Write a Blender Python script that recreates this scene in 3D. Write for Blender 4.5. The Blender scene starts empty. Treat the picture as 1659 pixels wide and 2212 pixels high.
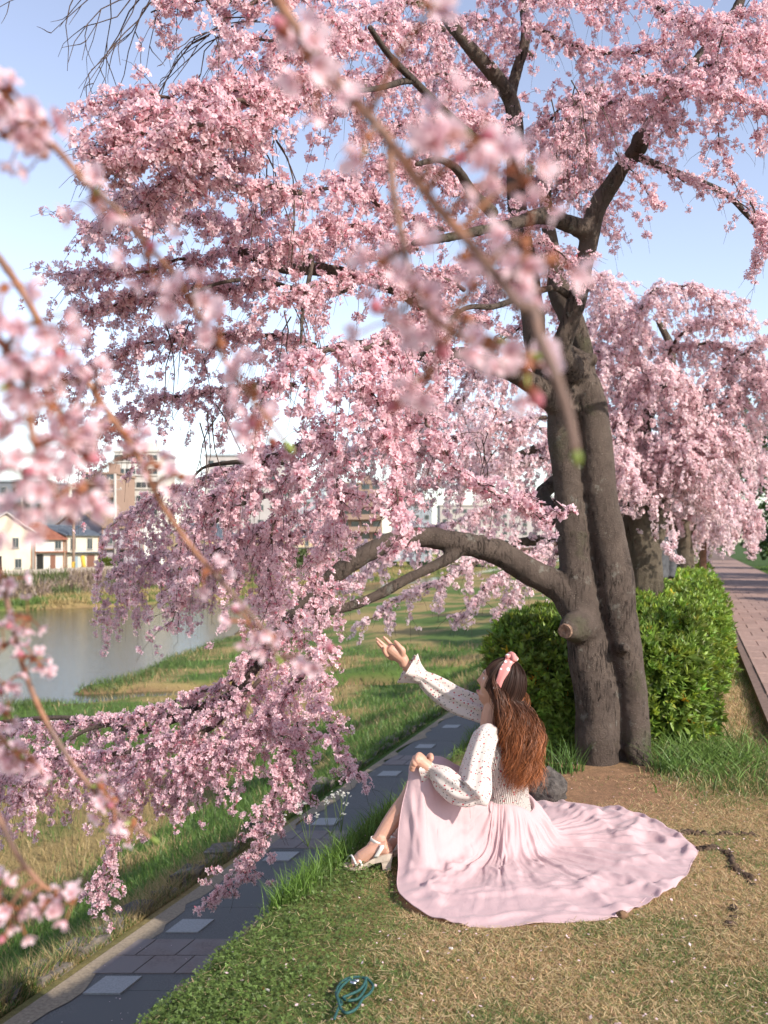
import bpy, math, random
import numpy as np
from mathutils import Vector, Matrix, noise as mnoise

SC = bpy.context.scene
COL = SC.collection
RNG = np.random.default_rng(7)
random.seed(7)

# ------------------------------------------------------------------ camera, sky, sun, exposure
CAM_H = 1.35
FPX, HOR = 960.0, 541.0            # focal length and horizon row in pixels of a 768x1024 frame
cam_data = bpy.data.cameras.new("camera")
cam = bpy.data.objects.new("camera", cam_data)
COL.objects.link(cam)
cam.location = (0, 0, CAM_H)
cam.rotation_euler = (math.pi / 2, 0, 0)
cam_data.sensor_fit = 'VERTICAL'
cam_data.sensor_height = 36.0
cam_data.sensor_width = 27.0
cam_data.lens = 36.0 * FPX / 1024.0
cam_data.shift_y = (HOR - 512.0) / 1024.0
cam_data.clip_start = 0.05
cam_data.clip_end = 2000
cam_data.dof.use_dof = True
cam_data.dof.focus_distance = 4.15
cam_data.dof.aperture_fstop = (cam_data.lens / 1000.0) / 0.0080
SC.camera = cam

SUN_DIR = Vector((0.70, -0.58, 0.56)).normalized()
world = bpy.data.worlds.new("World")
SC.world = world
world.use_nodes = True
wn = world.node_tree
sky = wn.nodes.new("ShaderNodeTexSky")
sky.sky_type = 'NISHITA'
sky.sun_disc = False
sky.sun_elevation = math.asin(SUN_DIR.z)
sky.sun_rotation = math.atan2(SUN_DIR.x, SUN_DIR.y)
sky.altitude = 50
sky.air_density = 1.0
sky.dust_density = 0.55
sky.ozone_density = 1.2
hs = wn.nodes.new("ShaderNodeHueSaturation")
hs.inputs["Hue"].default_value = 0.512; hs.inputs["Saturation"].default_value = 0.74
wn.links.new(sky.outputs[0], hs.inputs["Color"])
wn.links.new(hs.outputs[0], wn.nodes["Background"].inputs[0])
wn.nodes["Background"].inputs[1].default_value = 0.14
sun_data = bpy.data.lights.new("sun", 'SUN')
sun_data.energy = 3.7
sun_data.angle = math.radians(0.55)
sun_data.color = (1.0, 0.92, 0.82)
sun = bpy.data.objects.new("sun", sun_data)
COL.objects.link(sun)
sun.rotation_euler = SUN_DIR.to_track_quat('Z', 'Y').to_euler()
sun.location = (20, -5, 20)

SC.view_settings.view_transform = 'Standard'
SC.view_settings.look = 'None'
SC.view_settings.exposure = 0.93
SC.view_settings.gamma = 1.0
SC.render.engine = 'CYCLES'
SC.cycles.use_denoising = True
SC.cycles.max_bounces = 10
SC.cycles.diffuse_bounces = 7
SC.cycles.transmission_bounces = 8
SC.cycles.transparent_max_bounces = 6

# ------------------------------------------------------------------ helpers
TX = 0.323                         # all paths, the river and the hedge run along (TX, 1)

def P(px, py, Y):
    return np.array([(px - 384.0) / FPX * Y, Y, CAM_H - (py - HOR) / FPX * Y])

def Q(x, y, Y):                    # same, from coordinates of the 1659 px wide view of the photo
    return P(x * 0.463, y * 0.463, Y)

def U(u, Y, z=0.0):                # u = sideways distance from the line of the paths
    return np.array([u + TX * Y, Y, z])

def tag(o, label=None, cat=None, group=None, kind=None):
    if label: o["label"] = label
    if cat: o["category"] = cat
    if group: o["group"] = group
    if kind: o["kind"] = kind
    return o

def empty(name, loc):
    o = bpy.data.objects.new(name, None)
    o.location = loc
    o.empty_display_size = 0.2
    COL.objects.link(o)
    return o

def link(name, me, mat=None, parent=None):
    o = bpy.data.objects.new(name, me)
    COL.objects.link(o)
    if mat is not None and len(me.materials) == 0:
        me.materials.append(mat)
    if parent is not None:
        setparent(o, parent)
    return o

def setparent(o, parent):
    o.parent = parent
    loc = Vector((0, 0, 0))
    q = parent
    while q is not None:
        loc += q.location
        q = q.parent
    o.location = o.location - loc

def mesh(name, V, tris=None, quads=None, col=None, smooth=False, uv=None):
    me = bpy.data.meshes.new(name)
    V = np.asarray(V, dtype=np.float32).reshape(-1, 3)
    parts, sizes = [], []
    if tris is not None and len(tris):
        t = np.asarray(tris, dtype=np.int32).reshape(-1, 3)
        parts.append(t.ravel()); sizes.append(np.full(len(t), 3, np.int32))
    if quads is not None and len(quads):
        q = np.asarray(quads, dtype=np.int32).reshape(-1, 4)
        parts.append(q.ravel()); sizes.append(np.full(len(q), 4, np.int32))
    idx = np.concatenate(parts); sz = np.concatenate(sizes)
    me.vertices.add(len(V)); me.vertices.foreach_set("co", V.ravel())
    me.loops.add(len(idx)); me.loops.foreach_set("vertex_index", idx)
    me.polygons.add(len(sz))
    st = np.zeros(len(sz), np.int32); st[1:] = np.cumsum(sz)[:-1]
    me.polygons.foreach_set("loop_start", st)
    me.polygons.foreach_set("loop_total", sz)
    me.polygons.foreach_set("use_smooth", np.full(len(sz), bool(smooth)))
    me.update(calc_edges=True)
    if col is not None:
        c = np.ones((len(V), 4), np.float32)
        c[:, :3] = np.asarray(col, np.float32)
        a = me.color_attributes.new("Col", 'FLOAT_COLOR', 'POINT')
        a.data.foreach_set("color", c.ravel())
    if uv is not None:
        lay = me.uv_layers.new(name="UVMap")
        lay.data.foreach_set("uv", np.asarray(uv, np.float32)[idx].ravel())
    return me

class MB:                          # collects pieces of ONE mesh
    def __init__(s):
        s.V, s.T, s.Q, s.C, s.n = [], [], [], [], 0
    def add(s, V, tris=None, quads=None, col=None):
        V = np.asarray(V, float).reshape(-1, 3)
        if tris is not None and len(tris): s.T.append(np.asarray(tris, int).reshape(-1, 3) + s.n)
        if quads is not None and len(quads): s.Q.append(np.asarray(quads, int).reshape(-1, 4) + s.n)
        c = np.ones((len(V), 3)) if col is None else np.broadcast_to(np.asarray(col, float), (len(V), 3))
        s.V.append(V); s.C.append(c); s.n += len(V)
        return s
    def box(s, c, size, ax=None, col=None):
        h = np.asarray(size, float) / 2
        g = np.array([[x, y, z] for x in (-1, 1) for y in (-1, 1) for z in (-1, 1)], float) * h
        if ax is not None: g = g @ np.asarray(ax, float)
        q = [[0, 1, 3, 2], [4, 6, 7, 5], [0, 4, 5, 1], [2, 3, 7, 6], [0, 2, 6, 4], [1, 5, 7, 3]]
        return s.add(g + np.asarray(c, float), quads=q, col=col)
    def tube(s, pts, r, k=8, cap=True, col=None, sq=None):
        V, q, t = tube(pts, r, k, cap, sq)
        return s.add(V, tris=t, quads=q, col=col)
    def mesh(s, name, smooth=False, colors=False):
        return mesh(name, np.concatenate(s.V), np.concatenate(s.T) if s.T else None,
                    np.concatenate(s.Q) if s.Q else None,
                    np.concatenate(s.C) if colors else None, smooth)
    def build(s, name, mat, parent=None, smooth=False, colors=False):
        return link(name, s.mesh(name, smooth, colors), mat, parent)

def tube(pts, r, k=8, cap=True, sq=None):
    pts = np.asarray(pts, float)
    n = len(pts)
    r = np.broadcast_to(np.asarray(r, float), (n,)) if np.ndim(r) <= 1 else r
    d = np.gradient(pts, axis=0)
    d /= np.linalg.norm(d, axis=1)[:, None] + 1e-12
    a = np.array([0, 0, 1.0]) if abs(d[0][2]) < 0.9 else np.array([1.0, 0, 0])
    N = np.zeros((n, 3)); x = np.cross(a, d[0]); N[0] = x / np.linalg.norm(x)
    for i in range(1, n):
        v = N[i - 1] - d[i] * np.dot(N[i - 1], d[i])
        N[i] = v / (np.linalg.norm(v) + 1e-12)
    B = np.cross(d, N)
    th = np.arange(k) * 2 * math.pi / k
    c, s_ = np.cos(th), np.sin(th)
    f = 1.0 if sq is None else sq
    V = pts[:, None, :] + r[:, None, None] * (c[None, :, None] * N[:, None, :] + f * s_[None, :, None] * B[:, None, :])
    V = V.reshape(-1, 3)
    i = np.arange(n - 1)[:, None] * k; j = np.arange(k)[None, :]; j2 = (j + 1) % k
    q = np.stack([i + j, i + j2, i + k + j2, i + k + j], -1).reshape(-1, 4)
    t = None
    if cap:
        V = np.concatenate([V, pts[:1] - d[:1] * r[0] * 0.3, pts[-1:] + d[-1:] * r[-1] * 0.3])
        jj = np.arange(k); jn = (jj + 1) % k; b = (n - 1) * k
        t = np.concatenate([np.stack([jn, jj, np.full(k, n * k)], -1),
                            np.stack([b + jj, b + jn, np.full(k, n * k + 1)], -1)])
    return V, q, t

def smooth_path(pts, per=5):
    pts = np.asarray(pts, float)
    if len(pts) < 3:
        t = np.linspace(0, 1, per + 1)[:, None]
        return pts[0] * (1 - t) + pts[-1] * t
    p = np.concatenate([2 * pts[:1] - pts[1:2], pts, 2 * pts[-1:] - pts[-2:-1]])
    out = []
    for i in range(1, len(p) - 2):
        for k in range(per):
            t = k / per
            out.append(0.5 * ((2 * p[i]) + (-p[i - 1] + p[i + 1]) * t + (2 * p[i - 1] - 5 * p[i] + 4 * p[i + 1] - p[i + 2]) * t * t
                              + (-p[i - 1] + 3 * p[i] - 3 * p[i + 1] + p[i + 2]) * t ** 3))
    out.append(p[-2])
    return np.array(out)

def resample(vals, n):
    vals = np.asarray(vals, float)
    x = np.linspace(0, 1, len(vals)); xi = np.linspace(0, 1, n)
    return np.interp(xi, x, vals)

def unit(v):
    v = np.asarray(v, float)
    return v / (np.linalg.norm(v) + 1e-12)

def remesh(mb, voxel, smooth_iter=2, dec=None):
    """fuse everything in the collector into one closed skin"""
    me0 = mb.mesh("tmp")
    o = bpy.data.objects.new("tmp", me0)
    COL.objects.link(o)
    m = o.modifiers.new("r", 'REMESH'); m.mode = 'VOXEL'; m.voxel_size = voxel
    if smooth_iter:
        s = o.modifiers.new("s", 'SMOOTH'); s.iterations = smooth_iter; s.factor = 0.5
    if dec:
        d = o.modifiers.new("d", 'DECIMATE'); d.ratio = dec
    bpy.context.view_layer.update()
    dg = bpy.context.evaluated_depsgraph_get()
    me = bpy.data.meshes.new_from_object(o.evaluated_get(dg))
    bpy.data.objects.remove(o); bpy.data.meshes.remove(me0)
    me.polygons.foreach_set("use_smooth", np.ones(len(me.polygons), bool))
    return me

def mesh_co(me):
    a = np.empty(len(me.vertices) * 3, np.float32); me.vertices.foreach_get("co", a); return a.reshape(-1, 3)
def mesh_no(me):
    a = np.empty(len(me.vertices) * 3, np.float32); me.vertices.foreach_get("normal", a); return a.reshape(-1, 3)

def rand_rot(n, rng=RNG):
    q = rng.normal(size=(n, 4)); q /= np.linalg.norm(q, axis=1)[:, None]
    return quat_mat(q)
def quat_mat(q):
    w, x, y, z = q[:, 0], q[:, 1], q[:, 2], q[:, 3]
    return np.stack([1 - 2 * (y * y + z * z), 2 * (x * y - z * w), 2 * (x * z + y * w),
                     2 * (x * y + z * w), 1 - 2 * (x * x + z * z), 2 * (y * z - x * w),
                     2 * (x * z - y * w), 2 * (y * z + x * w), 1 - 2 * (x * x + y * y)], -1).reshape(-1, 3, 3)
def frames_from_axis(A, rng=RNG):
    """(n,3) axes -> (n,3,3) rotations whose local z maps to the axis, random spin"""
    A = A / (np.linalg.norm(A, axis=1)[:, None] + 1e-12)
    R = rng.normal(size=A.shape)
    X = np.cross(R, A); X /= np.linalg.norm(X, axis=1)[:, None] + 1e-12
    Y = np.cross(A, X)
    return np.stack([X, Y, A], -1)

def scatter_mesh(name, variants, pos, rot, scale, var, tint=None, smooth=False):
    """joins transformed copies of small meshes (V, tris, quads, col) into one mesh"""
    Vs, Ts, Qs, Cs, n = [], [], [], [], 0
    for k, (v, t, q, c) in enumerate(variants):
        m = np.where(var == k)[0]
        if len(m) == 0: continue
        W = np.einsum('nij,vj->nvi', rot[m], v) * scale[m][:, None, None] + pos[m][:, None, :]
        nv = len(v)
        off = (np.arange(len(m)) * nv + n)
        if t is not None and len(t): Ts.append((t[None] + off[:, None, None]).reshape(-1, 3))
        if q is not None and len(q): Qs.append((q[None] + off[:, None, None]).reshape(-1, 4))
        cc = np.broadcast_to(c[None], (len(m), nv, 3)).copy()
        if tint is not None: cc *= tint[m][:, None, :]
        Vs.append(W.reshape(-1, 3)); Cs.append(cc.reshape(-1, 3)); n += nv * len(m)
    return mesh(name, np.concatenate(Vs), np.concatenate(Ts) if Ts else None, np.concatenate(Qs) if Qs else None,
                np.clip(np.concatenate(Cs), 0, 1), smooth)

def instancer(name, sources, pos, rot, scale, parent, mat):
    """ONE object of uncountable pieces: points that carry copies of a few small shapes"""
    n = len(pos)
    me = bpy.data.meshes.new(name)
    me.vertices.add(n); me.vertices.foreach_set("co", np.asarray(pos, np.float32).ravel())
    e = np.stack([np.arctan2(rot[:, 2, 1], rot[:, 2, 2]), -np.arcsin(np.clip(rot[:, 2, 0], -1, 1)), np.arctan2(rot[:, 1, 0], rot[:, 0, 0])], -1)
    a = me.attributes.new("rot", 'FLOAT_VECTOR', 'POINT'); a.data.foreach_set("vector", e.astype(np.float32).ravel())
    a = me.attributes.new("size", 'FLOAT', 'POINT'); a.data.foreach_set("value", np.asarray(scale, np.float32))
    a = me.attributes.new("pick", 'INT', 'POINT'); a.data.foreach_set("value", np.random.default_rng(1).integers(0, len(sources), n).astype(np.int32))
    o = link(name, me, mat, parent)
    ng = bpy.data.node_groups.new(name, 'GeometryNodeTree')
    ng.interface.new_socket("Geometry", in_out='INPUT', socket_type='NodeSocketGeometry')
    ng.interface.new_socket("Geometry", in_out='OUTPUT', socket_type='NodeSocketGeometry')
    nd, ln = ng.nodes, ng.links
    gi, go = nd.new("NodeGroupInput"), nd.new("NodeGroupOutput")
    jn = nd.new("GeometryNodeJoinGeometry")
    for s in sources:
        oi = nd.new("GeometryNodeObjectInfo"); oi.transform_space = 'ORIGINAL'; oi.inputs["Object"].default_value = s
        g2 = nd.new("GeometryNodeGeometryToInstance")
        ln.new(oi.outputs["Geometry"], g2.inputs[0]); ln.new(g2.outputs[0], jn.inputs[0])
    ip = nd.new("GeometryNodeInstanceOnPoints"); ip.inputs["Pick Instance"].default_value = True
    ln.new(gi.outputs[0], ip.inputs["Points"]); ln.new(jn.outputs[0], ip.inputs["Instance"])
    def attr(nm, tp):
        x = nd.new("GeometryNodeInputNamedAttribute"); x.data_type = tp; x.inputs["Name"].default_value = nm
        return x.outputs["Attribute"]
    ln.new(attr("pick", 'INT'), ip.inputs["Instance Index"])
    er = nd.new("FunctionNodeEulerToRotation"); ln.new(attr("rot", 'FLOAT_VECTOR'), er.inputs[0]); ln.new(er.outputs[0], ip.inputs["Rotation"])
    ln.new(attr("size", 'FLOAT'), ip.inputs["Scale"])
    ln.new(ip.outputs[0], go.inputs[0])
    md = o.modifiers.new("scatter", 'NODES'); md.node_group = ng
    o["kind"] = "stuff"
    return o

# ------------------------------------------------------------------ materials
def newmat(name):
    m = bpy.data.materials.new(name); m.use_nodes = True
    nt = m.node_tree
    return m, nt, nt.nodes["Principled BSDF"]
def N(nt, typ, **kw):
    n = nt.nodes.new(typ)
    for k, v in kw.items():
        if k in n.inputs: n.inputs[k].default_value = v
        else: setattr(n, k, v)
    return n
def coords(nt, kind="Object", scale=None):
    tc = nt.nodes.new("ShaderNodeTexCoord")
    if scale is None: return tc.outputs[kind]
    mp = nt.nodes.new("ShaderNodeMapping"); mp.inputs["Scale"].default_value = scale
    nt.links.new(tc.outputs[kind], mp.inputs[0])
    return mp.outputs[0]
def ramp(nt, src, stops):
    r = nt.nodes.new("ShaderNodeValToRGB")
    el = r.color_ramp.elements
    while len(el) < len(stops): el.new(0.5)
    for e, (p, c) in zip(el, stops):
        e.position = p; e.color = (*c, 1) if len(c) == 3 else c
    nt.links.new(src, r.inputs[0])
    return r.outputs[0]
def mixc(nt, fac, a, b, mode='MIX'):
    m = nt.nodes.new("ShaderNodeMix"); m.data_type = 'RGBA'; m.blend_type = mode
    for s, v in ((m.inputs[0], fac), (m.inputs[6], a), (m.inputs[7], b)):
        if isinstance(v, (int, float)): s.default_value = v
        elif isinstance(v, tuple): s.default_value = (*v, 1)
        else: nt.links.new(v, s)
    return m.outputs[2]
def bump(nt, bs, h, strength=0.3, dist=0.01):
    b = N(nt, "ShaderNodeBump", Strength=strength, Distance=dist)
    nt.links.new(h, b.inputs["Height"]); nt.links.new(b.outputs[0], bs.inputs["Normal"])
def noise(nt, vec, scale, detail=4, rough=0.55, dist=0.0):
    n = N(nt, "ShaderNodeTexNoise", Scale=scale, Detail=detail, Roughness=rough, Distortion=dist)
    nt.links.new(vec, n.inputs["Vector"])
    return n.outputs["Fac"]

def mat_noise(name, c1, c2, scale=8, rough=0.8, bstr=0.2, bdist=0.01, c3=None, scale3=1.0, lo=0.35, hi=0.65, spec=0.3):
    m, nt, b = newmat(name)
    v = coords(nt)
    f = noise(nt, v, scale, 6, 0.6)
    c = ramp(nt, f, [(lo, c1), (hi, c2)])
    if c3 is not None:
        f3 = noise(nt, v, scale3, 3)
        c = mixc(nt, ramp(nt, f3, [(0.45, (0, 0, 0)), (0.6, (1, 1, 1))]), c, c3)
    nt.links.new(c, b.inputs["Base Color"])
    b.inputs["Roughness"].default_value = rough
    b.inputs["Specular IOR Level"].default_value = spec
    if bstr: bump(nt, b, f, bstr, bdist)
    return m
def mat_plain(name, c, rough=0.6, spec=0.4, metal=0.0):
    m, nt, b = newmat(name)
    v = coords(nt)
    f = noise(nt, v, 30, 3)
    k = 0.93
    cc = mixc(nt, f, tuple(x * k for x in c), tuple(min(1, x * 1.06) for x in c))
    nt.links.new(cc, b.inputs["Base Color"])
    b.inputs["Roughness"].default_value = rough
    b.inputs["Specular IOR Level"].default_value = spec
    b.inputs["Metallic"].default_value = metal
    return m
def mat_leaf(name, transl=0.4, rough=0.5, gloss=0.06, vary=0.0):
    """colour from the Col attribute, light passes through"""
    m = bpy.data.materials.new(name); m.use_nodes = True
    nt = m.node_tree; nt.nodes.clear()
    out = nt.nodes.new("ShaderNodeOutputMaterial")
    at = N(nt, "ShaderNodeAttribute"); at.attribute_name = "Col"
    d = nt.nodes.new("ShaderNodeBsdfDiffuse"); t = nt.nodes.new("ShaderNodeBsdfTranslucent")
    g = N(nt, "ShaderNodeBsdfGlossy", Roughness=rough)
    oi = nt.nodes.new("ShaderNodeObjectInfo")
    cc = mixc(nt, 1.0, at.outputs["Color"], ramp(nt, oi.outputs["Random"], [(0.0, (1 - vary, 1 - 1.3 * vary, 1 - 1.2 * vary)), (0.6, (1.0, 1 - .3 * vary, 1 - .25 * vary)), (1.0, (1.0, 1.0, 1.0))]), 'MULTIPLY')
    nt.links.new(cc, d.inputs["Color"]); nt.links.new(cc, t.inputs["Color"])
    mx = N(nt, "ShaderNodeMixShader"); mx.inputs[0].default_value = transl
    nt.links.new(d.outputs[0], mx.inputs[1]); nt.links.new(t.outputs[0], mx.inputs[2])
    m2 = N(nt, "ShaderNodeMixShader"); m2.inputs[0].default_value = gloss
    nt.links.new(mx.outputs[0], m2.inputs[1]); nt.links.new(g.outputs[0], m2.inputs[2])
    nt.links.new(m2.outputs[0], out.inputs["Surface"])
    return m

M = {}
M['petal'] = mat_leaf("petal", 0.54, 0.6, 0.02, 0.12)
M['leaf'] = mat_leaf("leaf", 0.38, 0.5, 0.035, 0.25)
M['grass'] = mat_leaf("grass", 0.35, 0.5, 0.03)

def mat_bark(name, c1, c2, c3, k=1.0, moss=(0.10, 0.105, 0.055)):
    """cherry bark: vertical cracks, sideways lenticels, pale lichen and a little moss"""
    m, nt, b = newmat(name)
    v = coords(nt)
    big = noise(nt, v, 4 * k, 6, 0.65, 0.4)
    base = ramp(nt, big, [(0.28, c1), (0.72, c2)])
    # lenticels: short pale dashes lying across the stem
    vl = coords(nt, "Object", (1.0, 1.0, 4.2))
    len_ = N(nt, "ShaderNodeTexVoronoi", Scale=52 * k); nt.links.new(vl, len_.inputs["Vector"])
    brk = noise(nt, v, 17 * k, 4, 0.6)
    spots = ramp(nt, len_.outputs["Distance"], [(0.10, (1, 1, 1)), (0.30, (0, 0, 0))])
    spots = mixc(nt, 1.0, spots, ramp(nt, brk, [(0.45, (0, 0, 0)), (0.6, (1, 1, 1))]), 'MULTIPLY')
    base = mixc(nt, spots, base, c3)
    # cracks running up the stem, stronger in patches
    vc = coords(nt, "Object", (1.0, 1.0, 0.20))
    cr = noise(nt, vc, 48 * k, 6, 0.7, 1.2)
    crk = ramp(nt, cr, [(0.36, (1, 1, 1)), (0.47, (0, 0, 0))])
    pat = ramp(nt, noise(nt, v, 3.1 * k, 3), [(0.44, (0.12, 0.12, 0.12)), (0.58, (1, 1, 1))])
    crk = mixc(nt, 1.0, crk, pat, 'MULTIPLY')
    base = mixc(nt, crk, base, tuple(x * 0.35 for x in c1))
    # lichen and moss
    li = ramp(nt, noise(nt, v, 9 * k, 6, 0.7), [(0.60, (0, 0, 0)), (0.66, (0.55, 0.55, 0.55))])
    base = mixc(nt, li, base, (0.27, 0.26, 0.22))
    mo = ramp(nt, noise(nt, v, 2.3 * k, 5, 0.65), [(0.60, (0, 0, 0)), (0.72, (0.6, 0.6, 0.6))])
    base = mixc(nt, mo, base, moss)
    nt.links.new(base, b.inputs["Base Color"])
    b.inputs["Roughness"].default_value = 0.88
    b.inputs["Specular IOR Level"].default_value = 0.2
    fine = noise(nt, v, 150 * k, 5, 0.75)
    def sc_(x, s):
        q = N(nt, "ShaderNodeMath", operation='MULTIPLY'); q.inputs[1].default_value = s; nt.links.new(x, q.inputs[0]); return q.outputs[0]
    def ad_(x, y):
        q = N(nt, "ShaderNodeMath", operation='ADD'); nt.links.new(x, q.inputs[0]); nt.links.new(y, q.inputs[1]); return q.outputs[0]
    h = ad_(ad_(sc_(fine, 0.9), sc_(spots, 0.5)), ad_(sc_(crk, -1.2), sc_(brk, 0.9)))
    bump(nt, b, h, 1.0, 0.020 / k)
    return m
M['bark'] = mat_bark("bark", (0.076, 0.056, 0.046), (0.158, 0.120, 0.098), (0.34, 0.275, 0.225))
M['bark_far'] = mat_bark("bark_far", (0.09, 0.07, 0.05), (0.19, 0.155, 0.115), (0.26, 0.24, 0.17), 0.7)
M['twig'] = mat_noise("twig", (0.05, 0.032, 0.026), (0.10, 0.065, 0.05), 60, 0.8, 0.0)
M['twig_near'] = mat_noise("twig_near", (0.20, 0.085, 0.045), (0.34, 0.17, 0.10), 70, 0.6, 0.3, 0.002, c3=(0.16, 0.10, 0.08), scale3=14)
# ------------------------------------------------------------------ terrain
_TAB = {}
def vnoise(x, y, scale, seed=0):
    if seed not in _TAB: _TAB[seed] = np.random.default_rng(seed).random((257, 257))
    r = _TAB[seed]
    x = np.asarray(x, float) / scale + 1000.37; y = np.asarray(y, float) / scale + 1000.71
    xi = np.floor(x).astype(int); yi = np.floor(y).astype(int)
    fx = x - xi; fy = y - yi
    fx = fx * fx * (3 - 2 * fx); fy = fy * fy * (3 - 2 * fy)
    a = r[xi % 256, yi % 256]; b = r[(xi + 1) % 256, yi % 256]; c = r[xi % 256, (yi + 1) % 256]; d = r[(xi + 1) % 256, (yi + 1) % 256]
    return (a * (1 - fx) + b * fx) * (1 - fy) + (c * (1 - fx) + d * fx) * fy
def fbm(x, y, scale, seed=0, oct=4):
    s, a, t = 0, 1.0, 0
    for k in range(oct):
        s = s + a * vnoise(x, y, scale / 2 ** k, seed + k); t += a; a *= 0.5
    return s / t
def sstep(a, b, x):
    t = np.clip((np.asarray(x, float) - a) / (b - a), 0, 1)
    return t * t * (3 - 2 * t)

EDGE = -1.55                       # where the lawn breaks off towards the lower walkway
WALK_Z, WATER_Z = -1.9, -6.0
def near_shore(Y): return np.interp(Y, [0, 38, 44, 49, 65, 90, 126, 200, 400], [-29.5, -29.5, -29.5, -29, -33, -40, -47, -47, -50])
def far_shore(Y): return np.interp(Y, [0, 90, 101, 107, 126, 214, 400], [-77, -76, -73, -66, -57, -53, -55])
def creek_d(u, Y):                 # distance from the still side channel
    cy = np.interp(u, [-34, -29, -21, -13, -9], [43.5, 44.5, 46.5, 47.5, 52])
    return np.abs(Y - cy)
def height(u, Y):
    u = np.asarray(u, float); Y = np.asarray(Y, float)
    e = EDGE + 0.10 * (fbm(u * 0, Y, 0.7, 3) - 0.5)
    z = np.interp(u - (e - EDGE) * (u > -3), [-60, -29, -20, -12, -8, -4.78, -4.75, -2.9, -2.3, -1.66, -1.6, EDGE, -1.45, 2.9, 8, 20, 80],
                  [-5.75, -5.75, -5.5, -5.2, -3.7, -1.94, -1.9, -1.9, -1.2, -0.42, -0.16, -0.03, 0, 0.0, 0.25, 0.8, 1.5])
    lawn = (u > -1.5) & (u < 3)
    z = z + np.where(lawn, 0.018 * (fbm(u, Y, 0.5, 11) - 0.5) * 2, 0)
    z = z + np.where((u < -4.9) & (u > -60), 0.30 * (fbm(u, Y, 2.2, 5) - 0.5) * np.clip((-4.9 - u) / 2, 0, 1), 0)
    # little rise at the foot of the tree
    z = z + np.where(u > -1.5, 0.05 * np.exp(-(((u + 0.47) / 0.5) ** 2 + ((Y - 5.75) / 0.5) ** 2)), 0)
    z = z + np.where((u < -5.2), 0.35 * (fbm(u, Y, 6, 9) - 0.5), 0)
    # river and side channel
    ns, fs = near_shore(Y), far_shore(Y)
    wob = 1.4 * (fbm(u * 0 + Y, Y * 0.3, 5, 21) - 0.5)
    inr = sstep(0, 1.8, ns + wob - u) * sstep(0, 1.8, u - fs - wob)
    z = np.where(u < -20, z * (1 - inr) + (-7.2) * inr, z)
    z = np.where((u <= fs + 0.0), np.interp(u, [-400, -100, -85, -80.5, -80.0, -79, -60, -50], [-2.2, -2.6, -2.75, -2.8, -5.2, -5.3, -5.75, -5.8]), z)
    ck = sstep(2.2, 0.7, creek_d(u, Y)) * sstep(-8.5, -10.5, u) * (u > -36)
    z = z * (1 - ck) + (-6.5) * ck
    return z

def grid_axis(segs):
    out = []
    for a, b, n in segs: out += list(np.linspace(a, b, n, endpoint=False))
    out.append(segs[-1][1])
    return np.array(out)

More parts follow.
